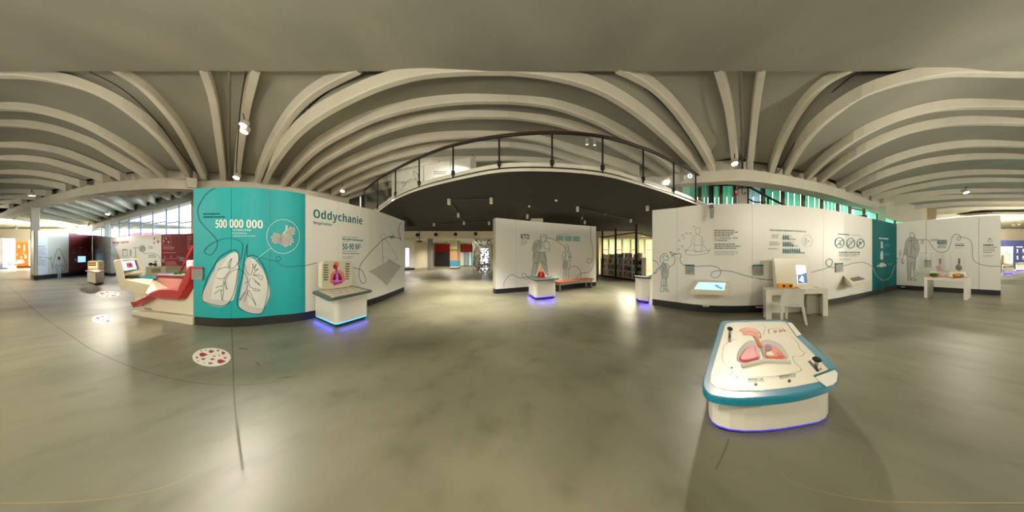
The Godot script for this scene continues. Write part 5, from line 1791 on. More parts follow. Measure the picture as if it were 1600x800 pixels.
# a round-cornered floor cabinet: dark recessed plinth, violet LED line, body, counter top
func cabinet(called: String, label: String, foot: PackedVector2Array, h: float, top: PackedVector2Array, top_m: String, plate_m: String, led := "led_violet", e := 0.1, body := "solid_white", thick := 0.05) -> Node3D:
	var c := Vector2.ZERO
	for p in foot: c += p / foot.size()
	var o := thing(called, label, "console", Vector3(c.x, 0, c.y))
	var rf := round_poly(foot, 0.14)
	var s := Shape.new()
	s.prism(Shape.inset(rf, 0.035), 0.0, 0.075, 1)
	part("plinth", s, "plinth", o, "", true)
	if led:
		s = Shape.new()
		s.prism(Shape.inset(rf, 0.006), 0.075, 0.1, 1)
		part("led_strip", s, led, o, "", true)
	s = Shape.new()
	s.prism(rf, 0.1 if led else 0.075, h, 1)
	part("body", s, body, o, "", true)
	var rt := round_poly(top, 0.14)
	s = Shape.new()
	s.prism(rt, h, h + thick, 1, 0.012)
	part("counter_top", s, top_m, o, "", true)
	if plate_m:
		s = Shape.new()
		s.prism(Shape.inset(rt, 0.1), h + thick, h + thick + 0.006, 1)
		part("counter_plate", s, plate_m, o, "", true)
	if led and e > 0.0:
		for i in foot.size():
			var a := foot[i]
			var b := foot[(i + 1) % foot.size()]
			var out := (a + b) / 2 - c
			if out.dot(c) < 0.0 or absf(out.x) > absf(out.y):
				var l := a.distance_to(b)
				var n := Vector2(b.y - a.y, a.x - b.x).normalized()
				if n.dot(out) < 0: n = -n
				var q := (a + b) / 2 + n * 0.02
				var al := AreaLight3D.new()
				al.name = numbered("led_light")
				al.area_size = Vector2(l * 0.85, 0.03)
				al.light_energy = e * l * 0.4
				al.light_color = Color(0.32, 0.25, 1.0)
				al.shadow_enabled = true
				add_child(al)
				al.look_at_from_position(Vector3(q.x, 0.09, q.y), Vector3(q.x + n.x * 0.6, -0.4, q.y + n.y * 0.6), Vector3.UP)
	return o


func round_poly(poly: PackedVector2Array, r: float) -> PackedVector2Array:
	var out := PackedVector2Array()
	var n := poly.size()
	for i in n:
		var a := poly[(i + n - 1) % n]
		var b := poly[i]
		var c := poly[(i + 1) % n]
		var k := minf(r, minf(a.distance_to(b), b.distance_to(c)) * 0.4)
		var p := b + (a - b).normalized() * k
		var q := b + (c - b).normalized() * k
		for j in 7:
			var t := j / 6.0
			out.append(p.lerp(b, t).lerp(b.lerp(q, t), t))
	return out

func plan(pts: Array, y := 0.0) -> PackedVector2Array:
	var out := PackedVector2Array()
	for p in pts:
		var g := at_y(p.x, p.y, y)
		out.append(Vector2(g.x, g.z))
	return out


func far_sides() -> void:
	# left: navy end, white wing with console, orange wall
	var s := Shape.new()
	var r := display_wall("display_wall", "dark navy display wall beyond the white wing", px("-12,422 4.6,421"), px("-12,373 4.6,373.5"), [[-12, "navy"], [4.6, ""]], 0.3, 1)
	r = display_wall("display_wall", "white display wing with a sink-like console, beside the orange wall", px("6,417.6 11,420.6 23.8,420"), px("6,375 11,373 23.8,373.2"), [[6, "white_edge"], [11, "white"], [23.8, ""]], 0.3, 1)
	wall_copy(r[1], 6.5, 9.5, 387, 394, 2, "dark_ink", r[0])
	r = display_wall("display_wall", "bright orange display wall with white pictograms", px("24.5,418.3 44,417.6"), px("24.5,377 44,377.3"), [[24.5, "orange"], [44, ""]], 0.3, 1)
	var w: Wall = r[1]
	wall_fill(w, "pictogram", [px("27.5,383.5 30.5,383 31,387 28,387.5"), px("36.2,385 36.8,382 38.2,382 38.8,385 38.8,391.5 36,391.5"), px("38,400 41.5,399.5 41.8,403.5 38.5,404"), px("32,401 34,400.5 34,403.5 32.2,403.5")], "white_ink", r[0], 0.01, false)
	wall_draw(w, "pictogram_lines", [px("37,392 36.5,396 38.5,398 39,402"), px("25.5,396 27.5,398 26,400")], 0.5, "white_ink", r[0])
	r = display_wall("display_wall", "narrow white display wall between the orange wall and the column", px("44.4,418 52,418"), px("44.4,377 52,377"), [[44.4, "white"], [52, ""]], 0.3, 1)
	var c := cabinet("exhibit_console", "white console with a black rimmed top before the far white wing", plan(px("12.5,419.6 13,421.6 25.3,421.2 24.5,419.2")), 0.72, plan(px("10.8,411.5 12.5,413.8 26.5,413.4 26,411"), 0.78), "black", "solid_white", "led_violet", 0.5)
	var sh := Shape.new()
	sh.hexa([at_z(26, 411.5, 25.5), at_z(37.5, 410.5, 25.5), at_z(36, 406.5, 26.5), at_z(26, 407, 26.5)], [at_z(26, 410.6, 25.5), at_z(37.5, 409.8, 25.5), at_z(36, 406, 26.5), at_z(26, 406.5, 26.5)])
	part("side_shelf", sh, "solid_white", c, "", true)
	# right: navy wall, white board, two consoles
	r = display_wall("display_wall", "dark navy display wall with small white symbols", px("1560,420.5 1606,420.5"), px("1560,375.6 1606,375.6"), [[1560, "navy"], [1606, ""]], 0.3, 1)
	w = r[1]
	for k in [[1588.5, 390], [1597.3, 390], [1588.5, 400.5], [1597.3, 400.5]]:
		wall_fill(w, "symbol", [px("%f,%f %f,%f %f,%f %f,%f" % [k[0], k[1], k[0] + 1.6, k[1] - 0.6, k[0] + 2, k[1] + 2.4, k[0] + 0.4, k[1] + 2.6])], "pale_ink", r[0], 0.01, false)
		wall_copy(w, k[0] - 0.5, k[0] + 3, k[1] + 3.4, k[1] + 5, 1, "pale_ink", r[0])
	wall_copy(w, 1588, 1598, 385, 386.6, 1, "white_ink", r[0])
	r = display_wall("display_wall", "white display board with fine drawings before the navy wall", px("1563,424.4 1583,423.8"), px("1563,385 1583,385.2"), [[1563, "white"], [1583, ""]], 0.2, 1)
	w = r[1]
	wall_draw(w, "fine_drawing", [px("1571,396 1573,393 1574,398 1571.5,399"), px("1575.5,399 1577,396 1578.5,400 1576,404 1577,408"), px("1566,396 1567,399")], 0.5, "grey_ink", r[0])
	var o := cabinet("exhibit_console", "white console with a yellow strip before the white board on the navy wall", plan(px("1567.8,426.3 1568.2,428.6 1583.4,428.2 1582,425.9")), 0.82, plan(px("1566.5,416.2 1567,417.6 1584.6,417.2 1583.5,415.8"), 0.86), "black", "solid_white", "led_violet", 0.5)
	var ys := Shape.new()
	upright(ys, 1571.5, 1576, 0.87, 0.93, 18.6, 0.2)
	part("yellow_strip", ys, "yellow", o, "", true)
	cabinet("exhibit_console", "white console glowing violet at its foot before the navy wall", plan(px("1587.3,421.8 1588,423.4 1604,423.2 1604,421.6")), 0.8, plan(px("1587,410.8 1587.5,411.6 1605,411.4 1605,410.5"), 0.84), "dark_grey", "solid_white", "led_violet", 0.5)
	var ml := thing("display_monitor", "small lit monitor beside the white board", "monitor", at_z(1568, 424, 20.6) * Vector3(1, 0, 1))
	s = Shape.new()
	upright(s, 1564.3, 1567.4, y_at(403.5, 20.8), y_at(399, 20.8), 20.8, 0.1)
	part("display", s, "screen_white", ml, "", true)
	s = Shape.new()
	upright(s, 1565.4, 1566.4, 0, y_at(403.5, 20.8), 20.85, 0.08)
	part("stand", s, "white_edge", ml, "", true)
	s = Shape.new()
	upright(s, 1568.2, 1571, y_at(414, 20.6), y_at(399, 20.6), 20.7, 0.15)
	part("pillar", s, "cream", ml, "", true)
	# floods on the far walls; all but the first are added to brighten them
	for k in [[25, 356.5, 22.0, 0], [-60, 350, 21.0, 1], [1585, 352, 21.0, 2], [1650, 350, 21.0, 3]]:
		var p := at_z(k[0], k[1], k[2])
		flood(p, Vector3(p.x * 1.12, 2.2, -33.0), 750.0, 50.0, "flood lamp turned to the cream far wall " + ["above the orange display", "left of the orange display, added to brighten it", "above the navy display, added to brighten it", "right of the navy display, added to brighten it"][k[3]], 0.12, 0.3)
	# a house with a red roof seen through the windows
	var h := thing("house", "distant house with a red roof seen through the windows", "house", Vector3(-95, 0, -55) * 1.3)
	s = Shape.new()
	s.box(Vector3(0, 3.4, 0), Vector3(12, 6.8, 8))
	part("walls", s, "cream_wall", h)
	s = Shape.new()
	s.hexa([Vector3(-6.6, 6.8, -4.6), Vector3(6.6, 6.8, -4.6), Vector3(6.6, 6.8, 4.6), Vector3(-6.6, 6.8, 4.6)], [Vector3(-2.5, 9.6, -0.2), Vector3(2.5, 9.6, -0.2), Vector3(2.5, 9.6, 0.2), Vector3(-2.5, 9.6, 0.2)])
	part("roof", s, "brick_red", h)


# lettering lying on a level surface: base line between two pixels, cap the pixel height of a capital
func flat_text(text: String, u0: float, v0: float, u1: float, v1: float, cap: float, y: float, m: String, parent: Node) -> void:
	var a := at_y(u0, v0, y)
	var b := at_y(u1, v1, y)
	var c := at_y(u0, v0 - cap, y) - a
	var s := Shape.new()
	var t := letter_tris(text)
	for i in range(0, t.size(), 3):
		s.tri(a + (b - a) * t[i].x + c * t[i].y, a + (b - a) * t[i + 1].x + c * t[i + 1].y, a + (b - a) * t[i + 2].x + c * t[i + 2].y, Vector3.UP)
	part("lettering", s, m, parent, "", true)

func flat_lines(s: Shape, lines: Array, width: float, y: float) -> void:
	for line in lines:
		var q := curve2(line, 8) if line.size() > 2 else PackedVector2Array(line)
		var p := []
		for k in q:
			p.append(at_y(k.x, k.y, y))
		for i in p.size() - 1:
			var d: Vector3 = (p[i + 1] - p[i]).normalized()
			var n := d.cross(Vector3.UP) * width / 2
			s.quad(p[i] - n, p[i + 1] - n, p[i + 1] + n, p[i] + n, Vector3.UP)

func flat_shape(called: String, outline: Array, y0: float, y1: float, m: String, parent: Node, smooth := true, bevel := 0.0) -> MeshInstance3D:
	var q := PackedVector2Array(loop2(outline, 4) if smooth else PackedVector2Array(outline))
	var s := Shape.new()
	s.prism(plan(q, y1), y0, y1, 1, bevel)
	return part(called, s, m, parent, "", true)


func breathing_table() -> void:
	var H := 0.45
	var o := thing("breathing_table", "large cream table with a blue rim, lung relief and two levers", "exhibit table", Vector3(3.1, 0, -2.7))
	var outer := px("1133,501 1175,499.8 1216,499.4 1227,500.5 1236,504 1254,524 1280,546 1303,568 1309,577 1309,588 1303,597 1290,604 1247,616 1194,622 1150,623 1118,619 1104,613 1098,603 1099,590 1108,560 1118,528 1124,508 1127,503")
	var s := Shape.new()
	s.prism(plan(loop2(outer, 3), H), H - 0.06, H, 1, 0.012)
	part("rim", s, "rim_blue", o, "", true)
	var inner := px("1136,505 1150,503.6 1180,502.6 1220,502.4 1228,504 1244,526 1270,552 1294,577 1272,586 1281,595.5 1240,604 1190,610 1140,610 1118,604.5 1110,597 1111,584 1121,550 1133,509")
	flat_shape("top_plate", inner, H, H + 0.005, "cream", o, false)
	# body
	var foot := plan(px("1107,648 1108.5,658 1113,666 1122.5,672.5 1140,678 1163,680.5 1190,680 1216,677.5 1250,672 1279,666 1290,660 1294,652"))
	var back := PackedVector2Array([Vector2(4.5, -3.38), Vector2(4.4, -3.48), Vector2(3.75, -3.52), Vector2(3.6, -3.44)])
	foot.append_array(back)
	s = Shape.new()
	s.prism(foot, 0.045, H - 0.06, 1)
	part("body", s, "solid_white", o, "", true)
	s = Shape.new()
	s.prism(Shape.inset(foot, 0.004), 0.03, 0.045, 1)
	part("led_strip", s, "led_dim", o, "", true)
	s = Shape.new()
	s.prism(Shape.inset(foot, 0.03), 0.0, 0.03, 1)
	part("plinth", s, "plinth", o, "", true)
	var T := H + 0.005
	# lung relief
	for k in [["left_lung_frame", "1151,558 1155,545 1166,534 1176,531.6 1182,535 1186,548 1187,559 1172,562.5 1156,564"], ["right_lung_frame", "1190,534 1193,531 1204,531 1220,538 1228,548 1232,556 1228,559.5 1212,559 1194,557"]]:
		flat_shape("lung_frame", px(k[1]), T, T + 0.012, "white_edge", o, true, 0.004)
	flat_shape("lung", px("1155,560 1158,552 1166,543 1174,539.6 1180,541 1182,548 1186,556 1180,560 1166,562.4"), T + 0.004, T + 0.03, "lung_red", o, true, 0.012).set_meta("label", "smooth red lung")
	flat_shape("lung", px("1195,538 1206,539 1218,546 1226,554 1227,557 1212,557.4 1197,556"), T + 0.004, T + 0.028, "lung_orange", o, true, 0.01).set_meta("label", "open lung with orange and violet tissue")
	flat_shape("lung_tissue", px("1196,539.5 1204,540 1206,545 1200,548 1196,545"), T + 0.025, T + 0.034, "lung_violet", o)
	flat_shape("lung_tissue", px("1213,549 1221,551 1224,555.5 1215,555.5"), T + 0.025, T + 0.033, "lung_red", o)
	flat_shape("lung_tissue", px("1198,551 1205,549 1209,554.5 1199,555"), T + 0.025, T + 0.033, "bone", o)
	flat_shape("diaphragm", px("1158,568 1160,572.5 1180,568 1196,564.5 1236,566 1235,562 1216,560.5 1198,559.5 1176,563"), T, T + 0.02, "white_edge", o, false, 0.006)
	flat_shape("head_section", px("1155,516 1160,513 1168,512.4 1178,513.6 1186,519 1189,528 1187,527 1184,521.5 1172,518 1160,518.5"), T, T + 0.008, "skin_pink", o, false)
	flat_shape("head_section", px("1160,519.5 1172,519 1183,522.5 1187,527.5 1183,526 1172,522.5 1161,522.5"), T, T + 0.006, "lung_orange", o, false)
	s = Shape.new(true)
	s.tube([at_y(1180.5, 526, T + 0.012), at_y(1184, 533, T + 0.014), at_y(1188.5, 542, T + 0.014)], [0.022, 0.02, 0.022], 10)
	part("windpipe", s, "skin_pink", o, "", true)
	s = Shape.new(true)
	s.ball(at_y(1181.5, 526.5, T + 0.015), Vector3(0.035, 0.02, 0.03), 10)
	part("larynx", s, "bone", o, "", true)
	s = Shape.new()
	flat_lines(s, [px("1202,522 1202,514.2 1222,513 1222.6,517"), px("1155,516.5 1166,512.2 1178,513 1187,519.5 1189,528")], 0.008, T + 0.0095)
	part("black_outline", s, "black", o, "", true)
	for k in [[1211, 517.5], [1219.5, 516.8]]:
		flat_shape("blood_vessel_mark", circle_px(k[0], k[1], 3, 9, 1.8).slice(0, 9), T, T + 0.004, "lung_red", o)
	s = Shape.new()
	flat_lines(s, [px("1150,592 1152,587 1142,586 1144,580 1130,566 1129,552 1133,538 1146,531 1153,529"), px("1236,526 1246,535 1250,545 1257,552 1250,557 1239,557 1242,566 1250,574 1252,578 1244,582 1210,588 1175,589 1150,588"), px("1190,507 1196,512 1193,519 1194,524")], 0.004, T + 0.002)
	part("contour_line", s, "grey_ink", o, "", true)
	# levers
	for k in [["1138,534 1142,534 1142.6,518 1138.8,518", 1140.6, 513.6, 1140, 524], ["1262.5,564.5 1266,562.8 1281,579 1276.5,580.6", 1276.4, 561.6, 1275, 573.5]]:
		flat_shape("lever_slot", px(k[0]), T, T + 0.004, "black", o, false)
		var ft := at_y(k[3], k[4], T)
		var kn := at_z(k[1], k[2], -ft.z)
		s = Shape.new(true)
		s.tube([ft, kn], 0.012, 8)
		var lv := part("lever", s, "steel", o, "", true)
		s = Shape.new(true)
		s.ball(kn, Vector3(0.03, 0.03, 0.03), 14)
		part("knob", s, "black", lv, "", true)
	# tags, buttons, lettering
	flat_shape("label_tag", px("1230,504.6 1237,504.2 1252.5,522.8 1245,525.4"), T, T + 0.006, "solid_white", o, false)
	flat_shape("label_tag", px("1279,594.5 1274,588.5 1304,577.2 1309,583 1307.5,595 1301,600.5 1291.5,603.6"), T, T + 0.006, "solid_white", o, false)
	flat_shape("label_bar", px("1271.5,586.6 1274,588.8 1305,577 1303.5,574.6"), T, T + 0.007, "deep_teal", o, false)
	for k in [[1181, 599.2, "lilac_screen"], [1233.4, 594.2, "lilac_screen"], [1225.8, 516, "lilac_screen"], [1143.5, 573.5, "lilac_screen"], [1282.5, 575.3, "black"]]:
		flat_shape("push_button", circle_px(k[0], k[1], 2.6 if k[1] > 590 else 1.2, 12, 1.5 if k[1] > 590 else 0.7).slice(0, 12), T, T + 0.012, k[2], o, false)
	flat_text("WDECH", 1168.5, 594.4, 1192.2, 593.6, 3.2, T + 0.002, "dark_ink", o)
	flat_text("INSPIRATION", 1168, 596.8, 1194, 596, 1.8, T + 0.002, "grey_ink", o)
	flat_text("WYDECH", 1217, 590.4, 1243, 586.8, 3.2, T + 0.002, "dark_ink", o)
	flat_text("EXPIRATION", 1219, 592.6, 1243, 589.2, 1.8, T + 0.002, "grey_ink", o)


func consoles() -> void:
	# respiration console before the white half of the curved wall
	var foot := plan(px("490.5,498 524.5,513.5 576.5,497.5"))
	foot.append(Vector2(-4.68, -5.86))
	var o := cabinet("exhibit_console", "white breathing console with a rounded picture board and violet light at its foot", foot, 0.67, plan(px("486.5,455 514,467.5 583.5,453.2 549,446.2"), 0.72), "grey_green", "cream", "led_cyan", 0.25)
	var marks := Shape.new()
	for r in 3:
		for c in 5:
			var u := 513.0 + c * 11.0 + r * 3.0
			var v := 453.2 + r * 2.9 - c * 1.45
			flat_lines(marks, [[Vector2(u, v), Vector2(u + 6, v - 0.8)]], 0.05, 0.728)
	part("slot_labels", marks, "dark_grey", o, "", true)
	var w := Wall.new(PackedVector2Array([Vector2(-4.80, -5.33), Vector2(-4.56, -6.05)]))
	var a := w.loc(503, 452)
	var b := w.loc(551, 446)
	var t0 := w.loc(503, 408).y
	var poly := PackedVector2Array()
	for p in round_rect(b.x - a.x, t0 - 0.74, 0.11, 6, Vector2((a.x + b.x) / 2, (t0 + 0.74) / 2)):
		poly.append(p)
	var bd := part("picture_board", slab_on(w, poly, 0.14), "cream", o, "", true)
	wall_fill(w, "head_picture", [px("520.5,414 522.5,410 526,408.8 529,410.8 529.4,415 527.6,418.5 528,421.5 534,424 537,428 537.4,440 517,443 516.6,431 519.5,425.5 523.5,423 523.5,419.5 520.8,418.2")], "skin_pink", bd, 0.004)
	wall_fill(w, "airway_picture", [px("520.6,414.5 524,413.2 526.5,416 526.4,421 527.6,428 525.6,428 524,421 521,419.6")], "red", bd, 0.007)
	wall_fill(w, "lungs_picture", [px("523.4,427.5 521,431 519.6,437.5 524.4,437 525,430"), px("529,426.8 532,430.5 534.3,437 528.8,437.4 528,430")], "gloss_red", bd, 0.007)
	wall_fill(w, "belly_picture", [px("519.5,440 526,439.4 535,438.6 535,442.5 521,446.5")], "lung_red", bd, 0.006, false)
	wall_draw(w, "ribs_picture", [px("519.8,438.6 527,440 535,437.6"), px("524,433 526.5,430 529.5,432.6"), px("526.5,422 526.6,430")], 0.7, "led_violet", bd)
	for r in 7:
		wall_copy(w, 505.4, 513.6, 413 + r * 3.8, 415.6 + r * 3.8, 1, "dark_ink", bd, "label_print", 0.7)
		wall_copy(w, 539.6, 546.4, 411 + r * 3.9, 413.6 + r * 3.9, 1, "dark_ink", bd, "label_print", 0.7)
	# small console before the KTO wall
	o = cabinet("exhibit_console", "small white console with a dark green top before the KTO wall", plan(px("825,461.3 836.8,469.3 869,466 858,459.6")), 0.74, plan(px("820.5,431.2 836.4,437.5 875,434.6 859.5,430.6"), 0.79), "grey_green", "", "led_violet", 0.45)
	var lm := thing("lung_model", "dark red lung model with an orange neck on the small console", "anatomical model", at_y(845.5, 433, 0.79))
	var s := Shape.new(true)
	s.lathe([Vector2(0.0, 0.0), Vector2(0.2, 0.0), Vector2(0.2, 0.012), Vector2(0.0, 0.012)], 18)
	part("base_plate", s, "red", lm)
	for k in [-1, 1]:
		s = Shape.new(true)
		s.tube([Vector3(0.065 * k, 0.01, 0), Vector3(0.075 * k, 0.08, 0), Vector3(0.055 * k, 0.17, 0), Vector3(0.03 * k, 0.22, 0)], [0.06, 0.065, 0.045, 0.02], 12)
		part("lobe", s, "gloss_red", lm)
	s = Shape.new(true)
	s.tube([Vector3(0, 0.1, 0.02), Vector3(0, 0.25, 0.0), Vector3(0, 0.3, 0), Vector3(0.0, 0.36, 0.01), Vector3(0, 0.4, 0.01)], [0.02, 0.025, 0.03, 0.05, 0.03], 12)
	part("neck_and_throat", s, "yellow", lm)
	var sm := thing("small_switch_box", "small white box with a black knob beside the lung model", "switch", at_y(855.5, 433, 0.79))
	s = Shape.new()
	s.box(Vector3(0, 0.025, 0), Vector3(0.17, 0.05, 0.12), 0.008)
	part("body", s, "solid_white", sm)
	s = Shape.new(true)
	s.lathe([Vector2(0.03, 0.05), Vector2(0.03, 0.085), Vector2(0.0, 0.09)], 12)
	part("knob", s, "black", sm)
	var sp := thing("paper_card", "white paper card lying on the small console", "card", at_y(866, 433.5, 0.79))
	s = Shape.new()
	s.box(Vector3(0, 0.004, 0), Vector3(0.2, 0.008, 0.14))
	part("sheet", s, "solid_white", sp)
	# bench
	var A := Vector3(2.02, 0, -9.2)
	var B := Vector3(4.18, 0, -10.75)
	var d := (B - A).normalized()
	var n := Vector3(d.z, 0, -d.x)
	if n.dot(A) < 0: n = -n
	var bn := thing("bench", "long orange topped bench with white metal legs below the KTO wall", "bench", (A + B) / 2)
	s = Shape.new()
	s.hexa([A + Vector3(0, 0.42, 0), B + Vector3(0, 0.42, 0), B + n * 0.4 + Vector3(0, 0.42, 0), A + n * 0.4 + Vector3(0, 0.42, 0)], [A + Vector3(0, 0.46, 0), B + Vector3(0, 0.46, 0), B + n * 0.4 + Vector3(0, 0.46, 0), A + n * 0.4 + Vector3(0, 0.46, 0)])
	part("seat", s, "orange_bench", bn, "", true)
	s = Shape.new()
	var A2 := A + n * 0.05 + d * 0.06
	var B2 := B + n * 0.05 - d * 0.06
	for k in [0.0, 0.3]:
		s.hexa([A2 + n * k + Vector3(0, 0.3, 0), B2 + n * k + Vector3(0, 0.3, 0), B2 + n * (k + 0.03) + Vector3(0, 0.3, 0), A2 + n * (k + 0.03) + Vector3(0, 0.3, 0)], [A2 + n * k + Vector3(0, 0.42, 0), B2 + n * k + Vector3(0, 0.42, 0), B2 + n * (k + 0.03) + Vector3(0, 0.42, 0), A2 + n * (k + 0.03) + Vector3(0, 0.42, 0)])
	part("apron", s, "white_edge", bn, "", true)
	for k in [[0.04, 0.03], [0.04, 0.33], [0.92, 0.03], [0.92, 0.33]]:
		var p: Vector3 = A.lerp(B, k[0]) + n * k[1]
		s = Shape.new()
		s.box(p + Vector3(0.02, 0.21, -0.02), Vector3(0.05, 0.42, 0.05), 0.005)
		part("leg", s, "steel", bn, "", true)
	for k in [0.04, 0.92]:
		s = Shape.new()
		var p: Vector3 = A.lerp(B, k) + n * 0.03 + Vector3(0.02, 0.03, -0.02)
		s.tube([p, p + n * 0.3], 0.018, 6)
		part("foot_rail", s, "steel", bn, "", true)
	# kiosk at the end of the white capacity wall
	o = cabinet("exhibit_console", "narrow white kiosk with violet foot light at the end of the curved white wall", PackedVector2Array([Vector2(4.36, -7.25), Vector2(4.62, -7.0), Vector2(4.74, -7.5), Vector2(4.52, -7.8)]), 0.84, PackedVector2Array([Vector2(4.30, -7.25), Vector2(4.62, -6.95), Vector2(4.78, -7.5), Vector2(4.5, -7.85)]), "dark_grey", "", "led_violet", 0.4)
	# blood drop console with a lit head
	var f3 := plan(px("136,441.8 149,445.6 163.4,443"))
	f3.append(f3[0] + f3[2] - f3[1])
	o = cabinet("exhibit_console", "cream console with a red top and a lit display of blood samples", f3, 0.80, plan(px("132.5,422.3 148,425 166,422.6 152,420.6"), 0.85), "red", "", "red", 0.0, "cream")
	var lh := thing("sample_display", "rounded lit display box with rows of dark red samples on the red console", "display box", at_z(145.3, 421.8, 12.2))
	s = Shape.new()
	s.prism(round_rect(0.66, 0.54, 0.1, 6, Vector2(0, 0.27)), -0.16, 0.0, 2, 0.02)
	part("case", s, "cream", lh)
	s = Shape.new()
	s.prism(round_rect(0.5, 0.36, 0.04, 4, Vector2(0, 0.28)), 0.0, 0.006, 2)
	part("lit_panel", s, "warm_display", lh)
	for r in 2:
		for c in 4:
			s = Shape.new()
			s.box(Vector3(-0.17 + c * 0.113, 0.40 - r * 0.12, 0.02), Vector3(0.075, 0.09, 0.03), 0.008)
			part("sample", s, "blood" if r == 0 else "locker_dark", lh)
	for c in 4:
		s = Shape.new()
		s.box(Vector3(-0.17 + c * 0.113, 0.16, 0.012), Vector3(0.03, 0.07, 0.015), 0.004)
		part("caption", s, "yellow", lh)


func capacity_furniture() -> void:
	# sloping wall consoles
	for k in [[[1089, 437.5, 5.95], [1139.3, 438.2, 5.95], [1079, 453.6, 5.5], [1136.8, 455.3, 5.5], "screen_blue", "cream sloping wall console with a lit blue screen below the meditating woman", [[1091.4, 441.3], [1133.6, 442.2], [1131.3, 453.1], [1084.7, 451.7]]],
		[[1318.5, 430.6, 7.2], [1340.5, 428.8, 7.72], [1331.5, 444.4, 6.78], [1356.6, 437.6, 7.55], "lilac_screen", "cream sloping wall console with a dark screen beside the teal panel", [[1327.6, 435], [1341.6, 432], [1352, 436.4], [1333.5, 440]]]]:
		var bl := at_z(k[0][0], k[0][1], k[0][2])
		var br := at_z(k[1][0], k[1][1], k[1][2])
		var fl := at_z(k[2][0], k[2][1], k[2][2])
		var fr := at_z(k[3][0], k[3][1], k[3][2])
		var o := thing("wall_console", k[5], "wall console", (bl + br) / 2 - Vector3(0, 0.3, 0))
		var s := Shape.new()
		s.hexa([bl - Vector3(0, 0.26, 0), br - Vector3(0, 0.26, 0), fr - Vector3(0, 0.1, 0), fl - Vector3(0, 0.1, 0)], [bl, br, fr, fl])
		part("case", s, "cream", o, "", true)
		var nn := (br - bl).cross(fl - bl).normalized()
		if nn.y < 0: nn = -nn
		# screen corners: rays met with the sloping top
		var q := []
		for c in k[6]:
			var dir := Vector3((c[0] - 800) / F, (400 - c[1]) / F, -1)
			var t := (bl - Vector3(0, EYE, 0)).dot(nn) / dir.dot(nn)
			q.append(Vector3(0, EYE, 0) + dir * t)
		s = Shape.new()
		s.hexa([q[0], q[1], q[2], q[3]], [q[0] + nn * 0.006, q[1] + nn * 0.006, q[2] + nn * 0.006, q[3] + nn * 0.006])
		part("display", s, k[4], o, "", true)
		var m: Vector3 = (q[0] + q[1] + q[2] + q[3]) / 4
		if k[4] == "screen_blue":
			s = Shape.new()
			for e in [[0.62, 0.35], [0.7, 0.55], [0.8, 0.7]]:
				var c0: Vector3 = q[0].lerp(q[1], e[0]).lerp(q[3].lerp(q[2], e[0]), e[1]) + nn * 0.008
				var du: Vector3 = (q[1] - q[0]) * 0.14
				var dv: Vector3 = (q[3] - q[0]) * 0.22
				s.tri(c0, c0 + du, c0 + dv * 0.8 + du * 0.3, nn)
				s.tri(c0 + du, c0 + du + dv, c0 + dv * 0.8 + du * 0.3, nn)
			part("screen_picture", s, "screen_ink", o, "", true)
	# desk
	var FL := gp(1197, 499.5)
	var FR := gp(1293.8, 493.5)
	var BL := gp(1191.5, 489)
	var dx := (FR - FL)
	var dz := (BL - FL) * 0.92
	var at := func(a: float, b: float, y: float) -> Vector3: return FL + dx * a + dz * b + Vector3(0, y, 0)
	var block := func(s: Shape, a0: float, a1: float, b0: float, b1: float, y0: float, y1: float) -> void:
		s.hexa([at.call(a0, b0, y0), at.call(a1, b0, y0), at.call(a1, b1, y0), at.call(a0, b1, y0)], [at.call(a0, b0, y1), at.call(a1, b0, y1), at.call(a1, b1, y1), at.call(a0, b1, y1)])
	var dk := thing("desk", "white solid desk before the curved white wall", "desk", FL + dx / 2)
	var s := Shape.new()
	block.call(s, 0, 1, 0, 1, 0.60, 0.735)
	part("top", s, "solid_white", dk, "", true)
	for k in [[0.0, 0.085], [0.915, 1.0]]:
		s = Shape.new()
		block.call(s, k[0], k[1], 0, 1, 0, 0.60)
		part("leg_panel", s, "solid_white", dk, "", true)
	s = Shape.new()
	block.call(s, 0.70, 0.915, 0.45, 1.0, 0, 0.60)
	part("pedestal", s, "solid_white", dk, "", true)
	s = Shape.new()
	block.call(s, 0.085, 0.70, 0.93, 1.0, 0.0, 0.60)
	part("back_panel", s, "white", dk, "", true)
	# leaning board on the desk
	var y0 := 0.735
	var b0 := at_z(1214.3, 448.5, 5.72)
	var b1 := at_z(1268.3, 446.7, 5.78)
	b0.y = y0
	b1.y = y0
	var t0 := at_z(1209.3, 403.8, 5.88)
	var t1 := at_z(1262.3, 403.5, 5.96)
	var bd := thing("leaning_board", "cream board with a tall screen leaning on the desk", "display board", (b0 + b1) / 2)
	var back := Vector3(0.03, 0, -0.1)
	s = Shape.new()
	s.hexa([b0, b1, b1 + back, b0 + back], [t0, t1, t1 + back * 0.6, t0 + back * 0.6])
	part("board", s, "cream", bd, "", true)
	var nn := (b1 - b0).cross(t0 - b0).normalized()
	if nn.dot(b0) > 0: nn = -nn
	var on := func(u: float, v: float, off: float) -> Vector3:
		var dir := Vector3((u - 800) / F, (400 - v) / F, -1)
		return Vector3(0, EYE, 0) + dir * ((b0 - Vector3(0, EYE, 0)).dot(nn) / dir.dot(nn)) + nn * off
	var quad_on := func(called: String, q: Array, off: float, m: String) -> void:
		var sh := Shape.new()
		var lo := []
		var hi := []
		for p in q:
			lo.append(on.call(p.x, p.y, 0.0))
			hi.append(on.call(p.x, p.y, off))
		sh.hexa(lo, hi)
		part(called, sh, m, bd, "", true)
	quad_on.call("display", px("1243.8,414.8 1258,415.2 1261,443 1246.5,443.3"), 0.006, "screen_white")
	quad_on.call("screen_picture", px("1246,431 1259.4,426 1261,442.6 1246.6,442.9"), 0.008, "screen_dark")
	quad_on.call("screen_picture", px("1247.5,438 1252,430 1255,433 1255.5,442 1249,442.6"), 0.010, "screen_blue")
